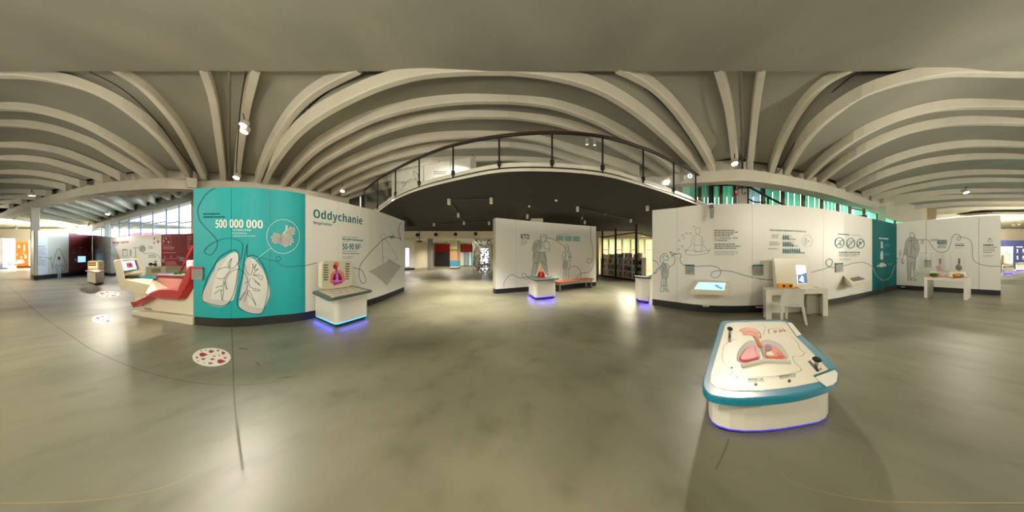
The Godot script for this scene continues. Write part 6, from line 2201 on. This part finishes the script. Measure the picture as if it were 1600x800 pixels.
	quad_on.call("screen_picture", px("1245,429.6 1251,428.6 1251.2,430 1245.2,431"), 0.010, "screen_ink")
	# yellow mouthpiece holder
	var yh := thing("mouthpiece_holder", "yellow holder with two black openings on the desk", "holder", Vector3(at_z(1227, 447, 5.66).x, y0, -5.66))
	s = Shape.new()
	s.box(Vector3(0, 0.065, 0), Vector3(0.38, 0.13, 0.07), 0.02)
	part("body", s, "yellow", yh)
	for k in [-0.085, 0.095]:
		s = Shape.new()
		s.prism(round_rect(0.062, 0.062, 0.012, 3, Vector2(k, 0.065)), 0.034, 0.039, 2)
		part("opening", s, "black", yh)
	var mp := thing("mouthpiece", "small orange mouthpiece lying on the desk", "mouthpiece", Vector3(at_z(1245, 449, 5.5).x, y0, -5.5))
	s = Shape.new(true)
	s.tube([Vector3(-0.07, 0.02, 0), Vector3(0, 0.035, 0), Vector3(0.06, 0.025, 0)], [0.02, 0.035, 0.02], 10)
	part("body", s, "yellow", mp)
	var cd := thing("white_cap", "flat round white cap on the desk", "cap", Vector3(at_z(1275, 447.5, 5.85).x, y0, -5.85))
	s = Shape.new(true)
	s.lathe([Vector2(0.05, 0), Vector2(0.05, 0.012), Vector2(0, 0.014)], 14)
	part("disc", s, "white_edge", cd)
	# chair
	var ch := thing("chair", "white plastic chair pushed up to the white desk", "chair", Vector3(6.70, 0, -5.2), -0.3)
	var seat := Shape.new()
	seat.prism(round_rect(0.43, 0.44, 0.07, 5), 0.40, 0.43, 1, 0.01)
	part("seat", seat, "chair_white", ch)
	var bk := Shape.new(true)
	var prev := []
	for i in 9:
		var t := i / 8.0
		var row := []
		var y := lerpf(0.41, 0.84, t)
		var hw := lerpf(0.205, 0.185, t)
		for j in 9:
			var x := lerpf(-hw, hw, j / 8.0)
			row.append(Vector3(x, y - (0.02 * pow(absf(x) / hw, 4.0) if i == 8 else 0.0), 0.22 + 0.06 * t * t + 0.02 - 0.10 * x * x / (hw * hw) * 0.35))
		if prev:
			for j in 8:
				if i == 1 and j in [2, 3, 4, 5]:
					continue
				for off in [Vector3.ZERO, Vector3(0, 0, -0.02)]:
					bk.quad(prev[j] + off, prev[j + 1] + off, row[j + 1] + off, row[j] + off, Vector3.BACK if off == Vector3.ZERO else Vector3.FORWARD)
		prev = row
	part("backrest", bk, "chair_white", ch)
	for k in [[-1, 1], [1, 1], [-1, -1], [1, -1]]:
		var l := Shape.new()
		var top := Vector3(0.185 * k[0], 0.41, 0.2 * k[1])
		var ft := Vector3(0.215 * k[0], 0, 0.245 * k[1])
		var hw := Vector3(0.019, 0, 0)
		var hd := Vector3(0, 0, 0.019)
		l.hexa([ft - hw * 0.7 - hd * 0.7, ft + hw * 0.7 - hd * 0.7, ft + hw * 0.7 + hd * 0.7, ft - hw * 0.7 + hd * 0.7], [top - hw - hd, top + hw - hd, top + hw + hd, top - hw + hd])
		part("leg", l, "chair_white", ch)


func pump_table() -> void:
	var FL := gp(1444, 465)
	var FR := gp(1511, 469)
	var BR := gp(1517, 464)
	var dx := FR - FL
	var dz := BR - FR
	var at := func(a: float, b: float, y: float) -> Vector3: return FL + dx * a + dz * b + Vector3(0, y, 0)
	var block := func(s: Shape, a0: float, a1: float, b0: float, b1: float, y0: float, y1: float) -> void:
		s.hexa([at.call(a0, b0, y0), at.call(a1, b0, y0), at.call(a1, b1, y0), at.call(a0, b1, y0)], [at.call(a0, b0, y1), at.call(a1, b0, y1), at.call(a1, b1, y1), at.call(a0, b1, y1)])
	var H := 0.80
	var o := thing("pump_table", "white table with two glass cases before the wall marked 4000", "table", FL + dx / 2)
	var s := Shape.new()
	block.call(s, 0, 1, 0, 1, H - 0.12, H)
	part("top", s, "solid_white", o, "", true)
	for k in [[0.0, 0.075], [0.925, 1.0]]:
		s = Shape.new()
		block.call(s, k[0], k[1], 0, 1, 0, H - 0.12)
		part("leg_panel", s, "solid_white", o, "", true)
	# boxes, cases, lungs, pumps
	var sets := [[1453.5, 1475.5, 1460, 1478.5, 1468.6, "pink", "green_plastic", "left", 8.35, 1454.9, 1463.5, 1464, 1470.5], [1484, 1509.5, 1490, 1510.6, 1498.5, "lung_violet", "mid_grey", "right", 8.1, 1495, 1503.3, 1488, 1494]]
	for k in sets:
		var z: float = k[8]
		var side := "pink" if k[7] == "left" else "dark smoker's"
		var bx := thing("plinth_box", "white plinth box under the %s lung on the pump table" % side, "box", Vector3(at_z((k[0] + k[1]) / 2, 0, z).x, H, -z))
		s = Shape.new()
		upright(s, k[0], k[1], H, y_at(424.2, z), z, 0.35, 0.008)
		part("body", s, "solid_white", bx, "", true)
		var yt := y_at(424.2, z)
		var cs := thing("glass_case", "clear upright case over the %s lung" % side, "display case", Vector3(at_z((k[2] + k[3]) / 2, 0, z + 0.1).x, yt, -z - 0.1))
		s = Shape.new()
		upright(s, k[2] - 3, k[3] - 3, yt, y_at(395.5, z), z + 0.04, 0.28)
		part("acrylic_box", s, "acrylic", cs, "", true)
		var c := at_z(k[4], 420.5, z + 0.18)
		var lu := thing("lung_specimen", "%s lung model hanging on its windpipe in the case" % side, "anatomical model", Vector3(c.x, yt, c.z))
		s = Shape.new(true)
		var mp := z / F
		s.tube([Vector3(0, 1.0, 0) * mp, Vector3(-0.3, 4, 0) * mp, Vector3(-0.4, 8, 0) * mp, Vector3(-0.2, 11.5, 0) * mp], [mp * 1.0, mp * 2.4, mp * 2.1, mp * 0.6], 12)
		part("lung", s, k[5], lu)
		s = Shape.new(true)
		s.tube([Vector3(-0.2, 11, 0) * mp, Vector3(-0.9, 15, 0) * mp, Vector3(-0.4, 20, 0) * mp, Vector3(0.8, 20.5, 0) * mp, Vector3(1.2, 16, 0) * mp, Vector3(0.8, 11, 0) * mp], mp * 0.45, 8)
		part("tube", s, "dark_grey", lu)
		s = Shape.new(true)
		s.tube([Vector3(0.6, 0, 0) * mp, Vector3(0.6, 4, 0) * mp], mp * 0.4, 8)
		part("stand", s, "dark_grey", lu)
		# hand pump lying before the box
		var zf := z - 0.3
		var pm := thing("hand_pump", "%s hand pump with a yellow collar lying on an orange tray" % ("green" if k[7] == "left" else "grey"), "hand pump", Vector3(at_z((k[9] + k[12]) / 2, 0, zf).x if k[7] == "left" else at_z((k[11] + k[10]) / 2, 0, zf).x, H, -zf))
		var cx := pm.position.x
		var m := zf / F
		s = Shape.new()
		s.box(Vector3(0, 0.008, 0), Vector3(17 * m, 0.016, 0.2), 0.004)
		part("tray", s, "orange", pm)
		var sg := -1.0 if k[7] == "left" else 1.0
		s = Shape.new(true)
		s.ball(Vector3(sg * 3.6 * m, 0.085, 0), Vector3(4.6 * m, 0.07, 0.075), 16)
		part("bulb", s, k[6], pm)
		s = Shape.new(true)
		s.tube([Vector3(-sg * 0.4 * m, 0.085, 0), Vector3(-sg * 2.0 * m, 0.085, 0), Vector3(-sg * 4.4 * m, 0.075, 0)], [0.055, 0.065, 0.03], 12)
		part("collar", s, "yellow", pm)
		s = Shape.new(true)
		s.tube([Vector3(-sg * 4.2 * m, 0.075, 0), Vector3(-sg * 7.0 * m, 0.07, 0)], 0.014, 8)
		part("nozzle", s, "dark_grey", pm)
	var wd := thing("grey_wedge", "dark grey wedge standing between the two plinth boxes", "wedge", Vector3(at_z(1480, 0, 8.25).x, H, -8.25))
	s = Shape.new()
	s.hexa([at_z(1476, 433.4, 8.15), at_z(1483.6, 433.2, 8.15), at_z(1483.6, 433, 8.45), at_z(1476, 433, 8.45)], [at_z(1481.5, 423.5, 8.2), at_z(1483.6, 423.2, 8.2), at_z(1483.6, 423, 8.45), at_z(1482, 423, 8.45)])
	part("body", s, "mid_grey", wd, "", true)


func donor_chair() -> void:
	var P1 := gp(206, 492)
	var P2 := gp(300.6, 507.7)
	var w := Wall.new(PackedVector2Array([Vector2(P1.x, P1.z), Vector2(P2.x, P2.z)]))
	var poly := func(pts: Array, smooth := false) -> PackedVector2Array:
		var out := PackedVector2Array()
		for p in (loop2(pts, 4) if smooth else PackedVector2Array(pts)):
			out.append(w.loc(p.x, p.y))
		return out
	var back := func(sh: PackedVector2Array, off: float, thick: float) -> Shape:
		var w2 := Wall.new(PackedVector2Array([w.p[0] + Vector2(w.normal(0.1).x, w.normal(0.1).z) * off, w.p[1] + Vector2(w.normal(0.1).x, w.normal(0.1).z) * off]))
		return slab_on(w2, sh, thick)
	var o := thing("donor_couch", "red padded blood donor couch on a cream side panel and platform", "couch", w.at(w.long() / 2, 0))
	part("platform", back.call(PackedVector2Array([Vector2(0, 0), Vector2(w.long(), 0), Vector2(w.long(), 0.17), Vector2(0, 0.11)]), 0.0, 0.9), "cream", o, "", true)
	part("side_panel", back.call(poly.call(px("215,484.5 218,470 238,463 272,466 281,458 300.4,438 300.4,495 ")), -0.08, 0.6), "cream", o, "", true)
	part("foot_vent", back.call(poly.call(px("217,481.5 228,483 228,485.8 217,484")), -0.075, 0.04), "mid_grey", o, "", true)
	var wn := w.normal(0.1)
	var along := Vector3(w.p[1].x - w.p[0].x, 0, w.p[1].y - w.p[0].y).normalized()
	var frame := Transform3D(Basis(along, Vector3.UP, wn), w.at(0, 0))
	var pad := func(pts: String, called: String) -> void:
		var sh := Shape.new()
		sh.prism(poly.call(px(pts), true), -0.6, 0.04, 2, 0.03, frame)
		part(called, sh, "red", o, "", true)
	pad.call("209.5,474 211.5,472 238,458.4 240.5,461 241,464 214,478.5 211,479", "leg_pad")
	pad.call("237.5,457 254,451 280,451.5 282,459 277.5,467.5 272,468 240,464.8", "seat_pad")
	pad.call("277,464.5 284,447 296,420 301,417 301,436 287,461 281,468", "back_pad")
	part("hinge_plate", back.call(poly.call(px("270,467 278,462 284,461 283,465 278,468.6")), 0.03, 0.05), "steel", o, "", true)
	# cream counter behind with a pink panel and red edge
	var c := thing("donor_counter", "cream counter with a pink front and red edge behind the donor couch", "counter", at_z(262, 480, 5.9) * Vector3(1, 0, 1))
	var zc := 6.55
	var s := Shape.new()
	s.hexa([at_z(234, 474, zc) * Vector3(1, 0, 1), at_z(300, 474, zc) * Vector3(1, 0, 1), at_z(300, 474, 7.2) * Vector3(1, 0, 1), at_z(240, 474, 7.2) * Vector3(1, 0, 1)], [at_z(236, 433.5, zc), at_z(300, 435.8, zc), at_z(300, 433, 7.2), at_z(246, 431.5, 7.2)])
	part("body", s, "cream", c, "", true)
	s = Shape.new()
	s.hexa([at_z(238, 447, zc - 0.02), at_z(277, 452, zc - 0.02), at_z(277, 452, zc), at_z(238, 447, zc)], [at_z(242.6, 437.8, zc - 0.02), at_z(284.6, 438, zc - 0.02), at_z(284.6, 438, zc), at_z(242.6, 437.8, zc)])
	part("pink_panel", s, "pink", c, "", true)
	s = Shape.new()
	s.hexa([at_z(240.5, 434.2, zc - 0.05), at_z(292, 436.4, zc - 0.05), at_z(294, 434, 7.2), at_z(244, 432.5, 7.2)], [at_z(240.5, 431.6, zc - 0.05), at_z(292, 433.8, zc - 0.05), at_z(294, 431, 7.2), at_z(244, 429.5, 7.2)])
	part("red_edge", s, "red", c, "", true)
	s = Shape.new()
	s.hexa([at_z(246, 430.4, 6.6), at_z(290, 432, 6.6), at_z(292, 428, 7.15), at_z(246, 428, 7.15)], [at_z(246, 429.9, 6.6), at_z(290, 431.5, 6.6), at_z(292, 427.4, 7.15), at_z(246, 427.4, 7.15)])
	part("counter_top", s, "plate_grey", c, "", true)
	# screen console, a bent cream shell with a sloping face
	var t := thing("screen_console", "cream angular console with a sloping lit screen beside the donor couch", "console", at_z(212, 470, 6.3) * Vector3(1, 0, 1))
	var prof := PackedVector2Array()
	var w3 := Wall.new(PackedVector2Array([Vector2(at_z(170, 0, 6.15).x, -6.15), Vector2(at_z(245, 0, 6.15).x, -6.15)]))
	var side := func(pts: String) -> PackedVector2Array:
		var q := PackedVector2Array()
		for p in px(pts): q.append(w3.loc(p.x, p.y))
		return q
	var n3 := Vector3(0.25, 0, -0.97)
	# body: lower trough and upright head, each a block between a near and a far outline
	var near := [at_z(188.6, 452.8, 6.1), at_z(227.5, 459, 6.1), at_z(241, 433, 6.1), at_z(196, 438, 6.1)]
	s = Shape.new()
	s.hexa([near[0], near[1], near[1] + n3 * 0.5, near[0] + n3 * 0.5], [near[3] + Vector3(0, 0.02, 0), at_z(233.5, 445, 6.1), at_z(241, 433.6, 6.55), at_z(192, 433, 6.6)])
	part("trough", s, "cream", t, "", true)
	s = Shape.new()
	s.hexa([at_z(188.6, 452.8, 6.09), at_z(196, 440, 6.09), at_z(193.5, 434, 6.58), at_z(186.5, 446, 6.62)], [at_z(177, 408.5, 6.09), at_z(188.5, 406, 6.09), at_z(191, 405, 6.5), at_z(180, 405.5, 6.6)])
	part("side_wing", s, "cream", t, "", true)
	s = Shape.new()
	s.hexa([at_z(194.5, 430, 6.3), at_z(222.5, 425.5, 6.3), at_z(223, 428, 6.75), at_z(193, 431, 6.75)], [at_z(188.8, 405.8, 6.5), at_z(216, 404.3, 6.5), at_z(217, 403.5, 6.75), at_z(187, 404, 6.75)])
	part("head", s, "cream", t, "", true)
	s = Shape.new()
	s.hexa([at_z(194.5, 430, 6.3), at_z(222.5, 425.5, 6.3), at_z(222.5, 435, 6.75), at_z(192, 437, 6.75)], [at_z(194.5, 428.5, 6.31), at_z(222.5, 424.5, 6.31), at_z(222.5, 424, 6.75), at_z(192, 428, 6.75)])
	part("shelf_lip", s, "cream", t, "", true)
	var fn := Vector3(-0.1, 0.3, 1).normalized()
	s = Shape.new()
	var scr := [at_z(196.3, 424, 6.33), at_z(217.2, 421, 6.33), at_z(212.5, 406.8, 6.47), at_z(191.6, 407.9, 6.47)]
	s.hexa([scr[0], scr[1], scr[1] + fn * 0.02, scr[0] + fn * 0.02], [scr[3], scr[2], scr[2] + fn * 0.02, scr[3] + fn * 0.02])
	part("bezel", s, "black", t, "", true)
	s = Shape.new()
	var m: Vector3 = (scr[0] + scr[1] + scr[2] + scr[3]) / 4
	var sc := scr.map(func(p): return m + (p - m) * 0.94 + fn * 0.024)
	s.quad(sc[0], sc[1], sc[2], sc[3], fn)
	part("display", s, "screen_blue", t, "", true)
	s = Shape.new()
	for k in [[0.3, 0.62, 0.72, 0.8], [0.38, 0.2, 0.52, 0.5], [0.62, 0.2, 0.76, 0.52]]:
		var f := func(a: float, b: float) -> Vector3: return sc[0].lerp(sc[1], a).lerp(sc[3].lerp(sc[2], a), b) + fn * 0.003
		s.quad(f.call(k[0], k[1]), f.call(k[2], k[1]), f.call(k[2], k[3]), f.call(k[0], k[3]), fn)
	part("screen_picture", s, "screen_red", t, "", true)
	s = Shape.new()
	s.hexa([at_z(213, 475, 6.2) * Vector3(1, 0, 1), at_z(230, 475, 6.2) * Vector3(1, 0, 1), at_z(230, 475, 6.5) * Vector3(1, 0, 1), at_z(213, 475, 6.5) * Vector3(1, 0, 1)], [at_z(208.5, 456, 6.15), at_z(227.5, 459, 6.15), at_z(229, 457, 6.5), at_z(209, 455, 6.5)])
	part("pedestal", s, "cream", t, "", true)
	# things on the trough
	var tr := thing("instrument_tray", "white instrument tray lying in the cream console", "tray", at_z(214, 440.5, 6.25))
	s = Shape.new()
	s.hexa([at_z(199.5, 440.5, 6.2), at_z(228, 444.5, 6.2), at_z(234, 439.5, 6.5), at_z(200, 436.5, 6.5)], [at_z(199.5, 438, 6.2), at_z(228, 442, 6.2), at_z(234, 438, 6.5), at_z(200, 435, 6.5)])
	part("tray", s, "solid_white", tr, "", true)
	var gl := thing("blue_glove_model", "turquoise glove-like arm model on the instrument tray", "model", at_z(226, 437.5, 6.4))
	s = Shape.new(true)
	s.tube([Vector3(-0.2, 0.03, 0), Vector3(-0.05, 0.05, 0), Vector3(0.1, 0.06, -0.05), Vector3(0.2, 0.05, -0.1)], [0.04, 0.07, 0.06, 0.03], 10)
	part("hand", s, "turquoise", gl)
	for k in 4:
		s = Shape.new(true)
		s.tube([Vector3(-0.18 + k * 0.02, 0.03, 0.02 * k), Vector3(-0.26, 0.03, 0.06 * k - 0.06), Vector3(-0.33, 0.02, 0.08 * k - 0.1)], [0.026, 0.022, 0.016], 8)
		part("finger", s, "turquoise", gl)
	for k in [[276, 430.2, 6.8], [288, 428.6, 7.0]]:
		var g := thing("green_cap", "green topped sample cup on the grey counter", "cup", at_z(k[0], k[1], k[2]), 0.0, "green cups")
		s = Shape.new(true)
		s.lathe([Vector2(0.05, 0), Vector2(0.055, 0.03), Vector2(0.0, 0.03)], 14)
		part("cup", s, "solid_white", g)
		s = Shape.new(true)
		s.ball(Vector3(0, 0.07, 0), Vector3(0.06, 0.05, 0.06), 12)
		part("lid", s, "green_plastic", g)
	# second monitor at the couch head, red strap, small desk behind
	var mo := thing("display_monitor", "cream monitor with a violet screen behind the couch head", "monitor", at_z(296, 432, 6.6))
	s = Shape.new()
	upright(s, 290.5, 301, y_at(431, 6.6), y_at(406.3, 6.6), 6.6, 0.2, 0.02)
	part("case", s, "cream", mo, "", true)
	s = Shape.new()
	upright(s, 291.3, 296.5, y_at(416, 6.57), y_at(408, 6.57), 6.57, 0.02)
	part("display", s, "lightbox", mo, "", true)
	var rs := thing("red_pole", "slanting red pole rising behind the donor couch", "pole", at_z(282, 426, 7.0))
	s = Shape.new(true)
	s.tube([at_z(281, 428, 7.0), at_z(300.5, 384, 7.0)], 0.025, 8)
	part("tube", s, "red", rs, "", true)
	var sd := thing("side_desk", "small cream desk with a dark niche before the heart wall", "desk", at_z(244, 430, 11.5) * Vector3(1, 0, 1))
	s = Shape.new()
	var ya := y_at(426.5, 11.5)
	var yb := y_at(419.5, 11.5)
	upright(s, 227.5, 259, 0, ya, 11.5, 0.8)
	upright(s, 227.5, 259, yb, y_at(416.5, 11.5), 11.5, 0.8)
	upright(s, 227.5, 236.5, ya, yb, 11.5, 0.8)
	upright(s, 251, 259, ya, yb, 11.5, 0.8)
	part("body", s, "cream", sd, "", true)
	s = Shape.new()
	upright(s, 236.5, 251, ya, yb, 12.25, 0.05)
	part("niche_back", s, "cream", sd, "", true)
	for k in [[235.5, "navy", "dark blue sphere of the heart model on the side desk", 412.5, 2.0], [242, "dark_grey", "dark grey valve of the heart model on the side desk", 413, 2.0], [243, "solid_white", "white cap of the heart model on the side desk", 408.5, 1.8]]:
		var p := at_z(k[0], k[3], 11.62)
		var g := thing("heart_model_piece", k[2], "model", p)
		s = Shape.new(true)
		var r: float = k[4] * 11.62 / F
		s.lathe([Vector2(0.0, -r), Vector2(r * 0.9, -r * 0.9), Vector2(r, -r * 0.2), Vector2(r * 0.75, r * 0.5), Vector2(r * 0.3, r * 0.95), Vector2(0, r)], 12)
		part("body", s, k[1], g)
		s = Shape.new(true)
		s.tube([Vector3(0, -r, 0), Vector3(0, y_at(416.5, 11.5) - p.y, 0)], 0.02, 6)
		part("stand", s, "mid_grey", g)


func teardrop(c: Vector2, rx: float, ry: float) -> Array:
	var out := []
	for i in 12:
		var a := TAU * i / 12
		var k := 1.0 if cos(a) < 0.3 else 1.0 + (cos(a) - 0.3) * 0.9
		var pinch := 1.0 if cos(a) < 0.3 else 1.0 - (cos(a) - 0.3) * 0.85
		out.append(c + Vector2(cos(a) * rx * k, sin(a) * ry * pinch))
	return out


func floor_marks() -> void:
	var drops := [[-14, -4, 7, 4.4], [14, 6.5, 7.2, 4.6], [-1, -9, 4.4, 3.4], [18, -6.5, 3.2, 3.4], [10, -10.5, 2.4, 1.8], [1, 3.2, 3.8, 2.2], [-13, 2.8, 3.4, 2.2], [-2, 9.6, 4.2, 2.2], [4, -1.6, 2.2, 1.3], [21, 1, 2.8, 1.8], [-21, 6, 1.5, 1.2], [-23, 0.5, 2.2, 2.2], [-9, -11, 1.3, 1.1], [-16, -10, 1.4, 1.2], [12, -3, 1.5, 1.2], [-12, 9, 1.2, 1.0], [22, -11.0, 0.1, 0.1]]
	for k in [[330.5, 558, 30, 14.5, "round white floor sticker with red drops before the teal lung wall"], [160.5, 498.6, 17, 6.6, "round white floor sticker with red drops left of the donor couch"], [168, 459.6, 19.3, 5.0, "round white floor sticker with red drops before the cream console with a red top"]]:
		var o := thing("floor_sticker", k[4], "floor sticker", gp(k[0], k[1]), 0.0, "round floor stickers")
		var e := []
		for p in ellipse(Vector2(k[0], k[1]), k[2], k[3], 36): e.append(p)
		flat_shape("disc", e, 0.0, 0.002, "solid_white", o, false)
		for d in drops:
			if d[2] < 1.0: continue
			var c := Vector2(k[0] + d[0] * k[2] / 30.0, k[1] + d[1] * k[3] / 14.5)
			flat_shape("red_drop", teardrop(c, d[2] * 0.72 * k[2] / 30.0, d[3] * 0.72 * k[3] / 14.5), 0.002, 0.0035, "blood", o, false)
	var f: Node = get_node("floor")
	for k in [["362,512 364,560 366,620 372,680 380,734", 0.012, "joint_and_shade_tone"], ["0,786 60,785.5 150,781 230,768 280,752 308,735", 0.008, "pale_joint"], ["1218,735 1240,755 1300,772 1360,782 1450,785.5 1600,786", 0.008, "pale_joint"], ["1139,685 1132,705 1118,734", 0.012, "joint_and_shade_tone"], ["10,445 26,458 62,491 120,531 147,548 210,575 266,591 322,600 370,601.5 420,598 470,588", 0.008, "joint_and_shade_tone"], ["840,490 905,507 960,470 1010,452", 0.008, "joint_and_shade_tone"], ["170,487 205,478", 0.012, "joint_and_shade_tone"]]:  # long curved strip paints the teal wall's shade edge together with a joint
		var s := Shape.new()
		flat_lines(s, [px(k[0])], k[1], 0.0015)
		part("joint_and_shade_edge", s, k[2], f, "", true)
	for k in ["398,565 403,566 407,571 409,572.5 405,571", "374,543 387,544.5 388,546 374,545.5", "430,592 448,588.5 470,586 450,590", "1110,713 1116,712 1112,715"]:
		var s := Shape.new()
		s.prism(plan(px(k), 0.001), 0.0002, 0.001, 1)
		part("scuff_mark", s, "joint_and_shade_tone", f, "", true)


func fittings() -> void:
	# cylinder spots under the black soffit
	var lit := [[701.5, 315.5], [767.5, 314], [716, 336.5], [725, 348.5], [678, 351], [764, 349], [824, 338.5], [913.7, 347.5], [902.5, 327], [1011.6, 325.6], [985.6, 345.4]]
	for i in lit.size():
		var k: Array = lit[i]
		var p := at_y(k[0], k[1], 3.42)
		var o := thing("cylinder_spot", "white cylinder spotlight under the black gallery soffit", "spotlight", Vector3(p.x, 3.6, p.z), 0.0, "cylinder spots under the gallery")
		var s := Shape.new(true)
		s.lathe([Vector2(0.0, -0.08), Vector2(0.055, -0.08), Vector2(0.055, -0.27), Vector2(0.045, -0.27)], 16)
		part("can", s, "white_edge", o)
		s = Shape.new()
		s.tube([Vector3(0, 0, 0), Vector3(0, -0.09, 0)], 0.012, 6)
		part("stem", s, "black", o)
		s = Shape.new()
		s.lathe([Vector2(0.0, -0.262), Vector2(0.045, -0.262)], 14)
		part("lens", s, "warm_display", o)
		var to := Vector3(p.x, 0, p.z)
		var e := 13.0
		if i in [7]:
			to = at_z(908, 385, 10.9)
			e = 14.0
		spot(Vector3(p.x, 3.32, p.z), to, e, 46.0, Color(1.0, 0.968, 0.895), 0.05, 0.8)
	for k in [[[701.5, 311.5], [767.5, 310]], [[701.5, 311.5], [725, 345]], [[678, 349], [764, 346]], [[902.5, 323.5], [985.6, 343]]]:
		var a := at_y(k[0][0], k[0][1], 3.585)
		var b := at_y(k[1][0], k[1][1], 3.585)
		var s := Shape.new()
		var d := (b - a).normalized().cross(Vector3.UP) * 0.02
		s.hexa([a - d - Vector3(0, 0.03, 0), a + d - Vector3(0, 0.03, 0), b + d - Vector3(0, 0.03, 0), b - d - Vector3(0, 0.03, 0)], [a - d, a + d, b + d, b - d])
		var o := part("lamp_track", s, "black")
		tag(o, "thin black lamp track on the gallery soffit", "track", "lamp tracks")
	for k in [[869, 313], [946, 334], [827, 322]]:
		var p := at_y(k[0], k[1], 3.59)
		var o := thing("smoke_detector", "small white detector dome on the black soffit", "detector", p, 0.0, "soffit detectors")
		var s := Shape.new(true)
		s.lathe([Vector2(0.05, 0.01), Vector2(0.05, -0.015), Vector2(0.03, -0.04), Vector2(0, -0.045)], 14)
		part("dome", s, "solid_white", o)
	# column behind the KTO wall
	var cs := Shape.new()
	upright(cs, 830, 848.7, 0, 3.6, 11.2, 0.6, 0.02)
	structure("trim_800", cs, "rib_paint", "square column behind the KTO wall")
	# bracket lamp at the top of the capacity wall
	var wz := 5.85
	var br := thing("bracket_lamp", "grey bent bracket lamp at the top of the curved white wall", "lamp", at_z(1111, 330, wz))
	var s := Shape.new()
	s.hexa([at_z(1108, 326, wz - 0.12), at_z(1115.5, 325.5, wz - 0.12), at_z(1115.5, 325, wz + 0.09), at_z(1108, 325, wz + 0.09)], [at_z(1107.5, 319.5, wz - 0.3), at_z(1114.5, 319, wz - 0.3), at_z(1114.5, 318, wz + 0.05), at_z(1107.5, 318, wz + 0.05)])
	part("arm", s, "plate_grey", br, "", true)
	s = Shape.new()
	s.hexa([at_z(1109, 341.5, wz - 0.2), at_z(1115, 341, wz - 0.2), at_z(1115, 341, wz - 0.16), at_z(1109, 341, wz - 0.16)], [at_z(1109, 327, wz - 0.16), at_z(1116, 326, wz - 0.16), at_z(1116, 326, wz - 0.1), at_z(1109, 327, wz - 0.1)])
	part("shade", s, "plate_grey", br, "", true)
	# red sign and pipe on the cream column
	var sg := thing("fire_sign", "red fire extinguisher sign on the cream column", "sign", at_z(1151, 305, 9.4))
	s = Shape.new()
	upright(s, 1148.6, 1152, y_at(305.5, 9.3), y_at(296, 9.3), 9.3, 0.04)
	part("plate", s, "red", sg, "", true)
	s = Shape.new()
	upright(s, 1149.6, 1151.2, y_at(302, 9.28), y_at(298, 9.28), 9.28, 0.03)
	part("symbol", s, "white_ink", sg, "", true)
	var hk := thing("wall_pipe", "thin grey hooked pipe on the cream column", "pipe", at_z(1160, 300, 9.3))
	s = Shape.new(true)
	s.tube([at_z(1159.5, 288, 9.28), at_z(1158.8, 298, 9.26), at_z(1160, 303.5, 9.24), at_z(1163, 303.8, 9.24), at_z(1164.5, 300.5, 9.26)], 0.02, 8)
	part("tube", s, "mid_grey", hk, "", true)
	# round sticker on the balustrade glass
	var st := thing("glass_sticker", "round blue and white sticker on the gallery glass", "sticker", at_z(1078, 275, 7.6))
	s = Shape.new()
	s.lathe([Vector2(0.0, 0.0), Vector2(0.085, 0.0)], 20, Vector3.ZERO, Basis(Vector3.RIGHT, PI / 2))
	part("disc", s, "screen_white", st)
	s = Shape.new()
	for a in 3:
		var b := Basis(Vector3.BACK, PI / 3 * a)
		s.quad(b * Vector3(-0.06, -0.008, 0.003), b * Vector3(0.06, -0.008, 0.003), b * Vector3(0.06, 0.008, 0.003), b * Vector3(-0.06, 0.008, 0.003), Vector3.BACK)
	part("star_mark", s, "turquoise", st)
	# red alarm sounder on a rib
	var al := thing("alarm_sounder", "small red alarm sounder fixed under a ceiling rib", "alarm", at_z(145, 201, 7.9))
	s = Shape.new(true)
	s.lathe([Vector2(0.0, 0.05), Vector2(0.07, 0.04), Vector2(0.07, -0.01), Vector2(0.05, -0.04), Vector2(0, -0.05)], 14)
	part("body", s, "red", al)
	# low sockets in the plinths
	for k in [[1103, 478.4, 5.98], [1186, 480.0, 5.98], [1332, 459.5, 7.5], [1411, 448.5, 9.9]]:
		var p := at_z(k[0], k[1], k[2] - 0.03)
		var o := thing("wall_socket", "small white socket low on the black plinth", "socket", p, 0.0, "plinth sockets")
		s = Shape.new()
		s.box(Vector3(0, 0.0, 0), Vector3(0.18, 0.03, 0.02), 0.004)
		part("plate", s, "solid_white", o)
	# dark duct at the edge of the soffit
	var du := thing("ceiling_duct", "black air duct end below the soffit beside the white wall", "duct", at_z(640, 352, 13))
	s = Shape.new()
	s.hexa([at_z(631, 354, 11), at_z(646, 353.5, 14), at_z(648, 353.5, 14), at_z(636, 354, 11)], [at_z(628, 343, 11), at_z(646, 349, 14), at_z(648, 349, 14), at_z(636, 343, 11)])
	part("body", s, "black", du, "", true)
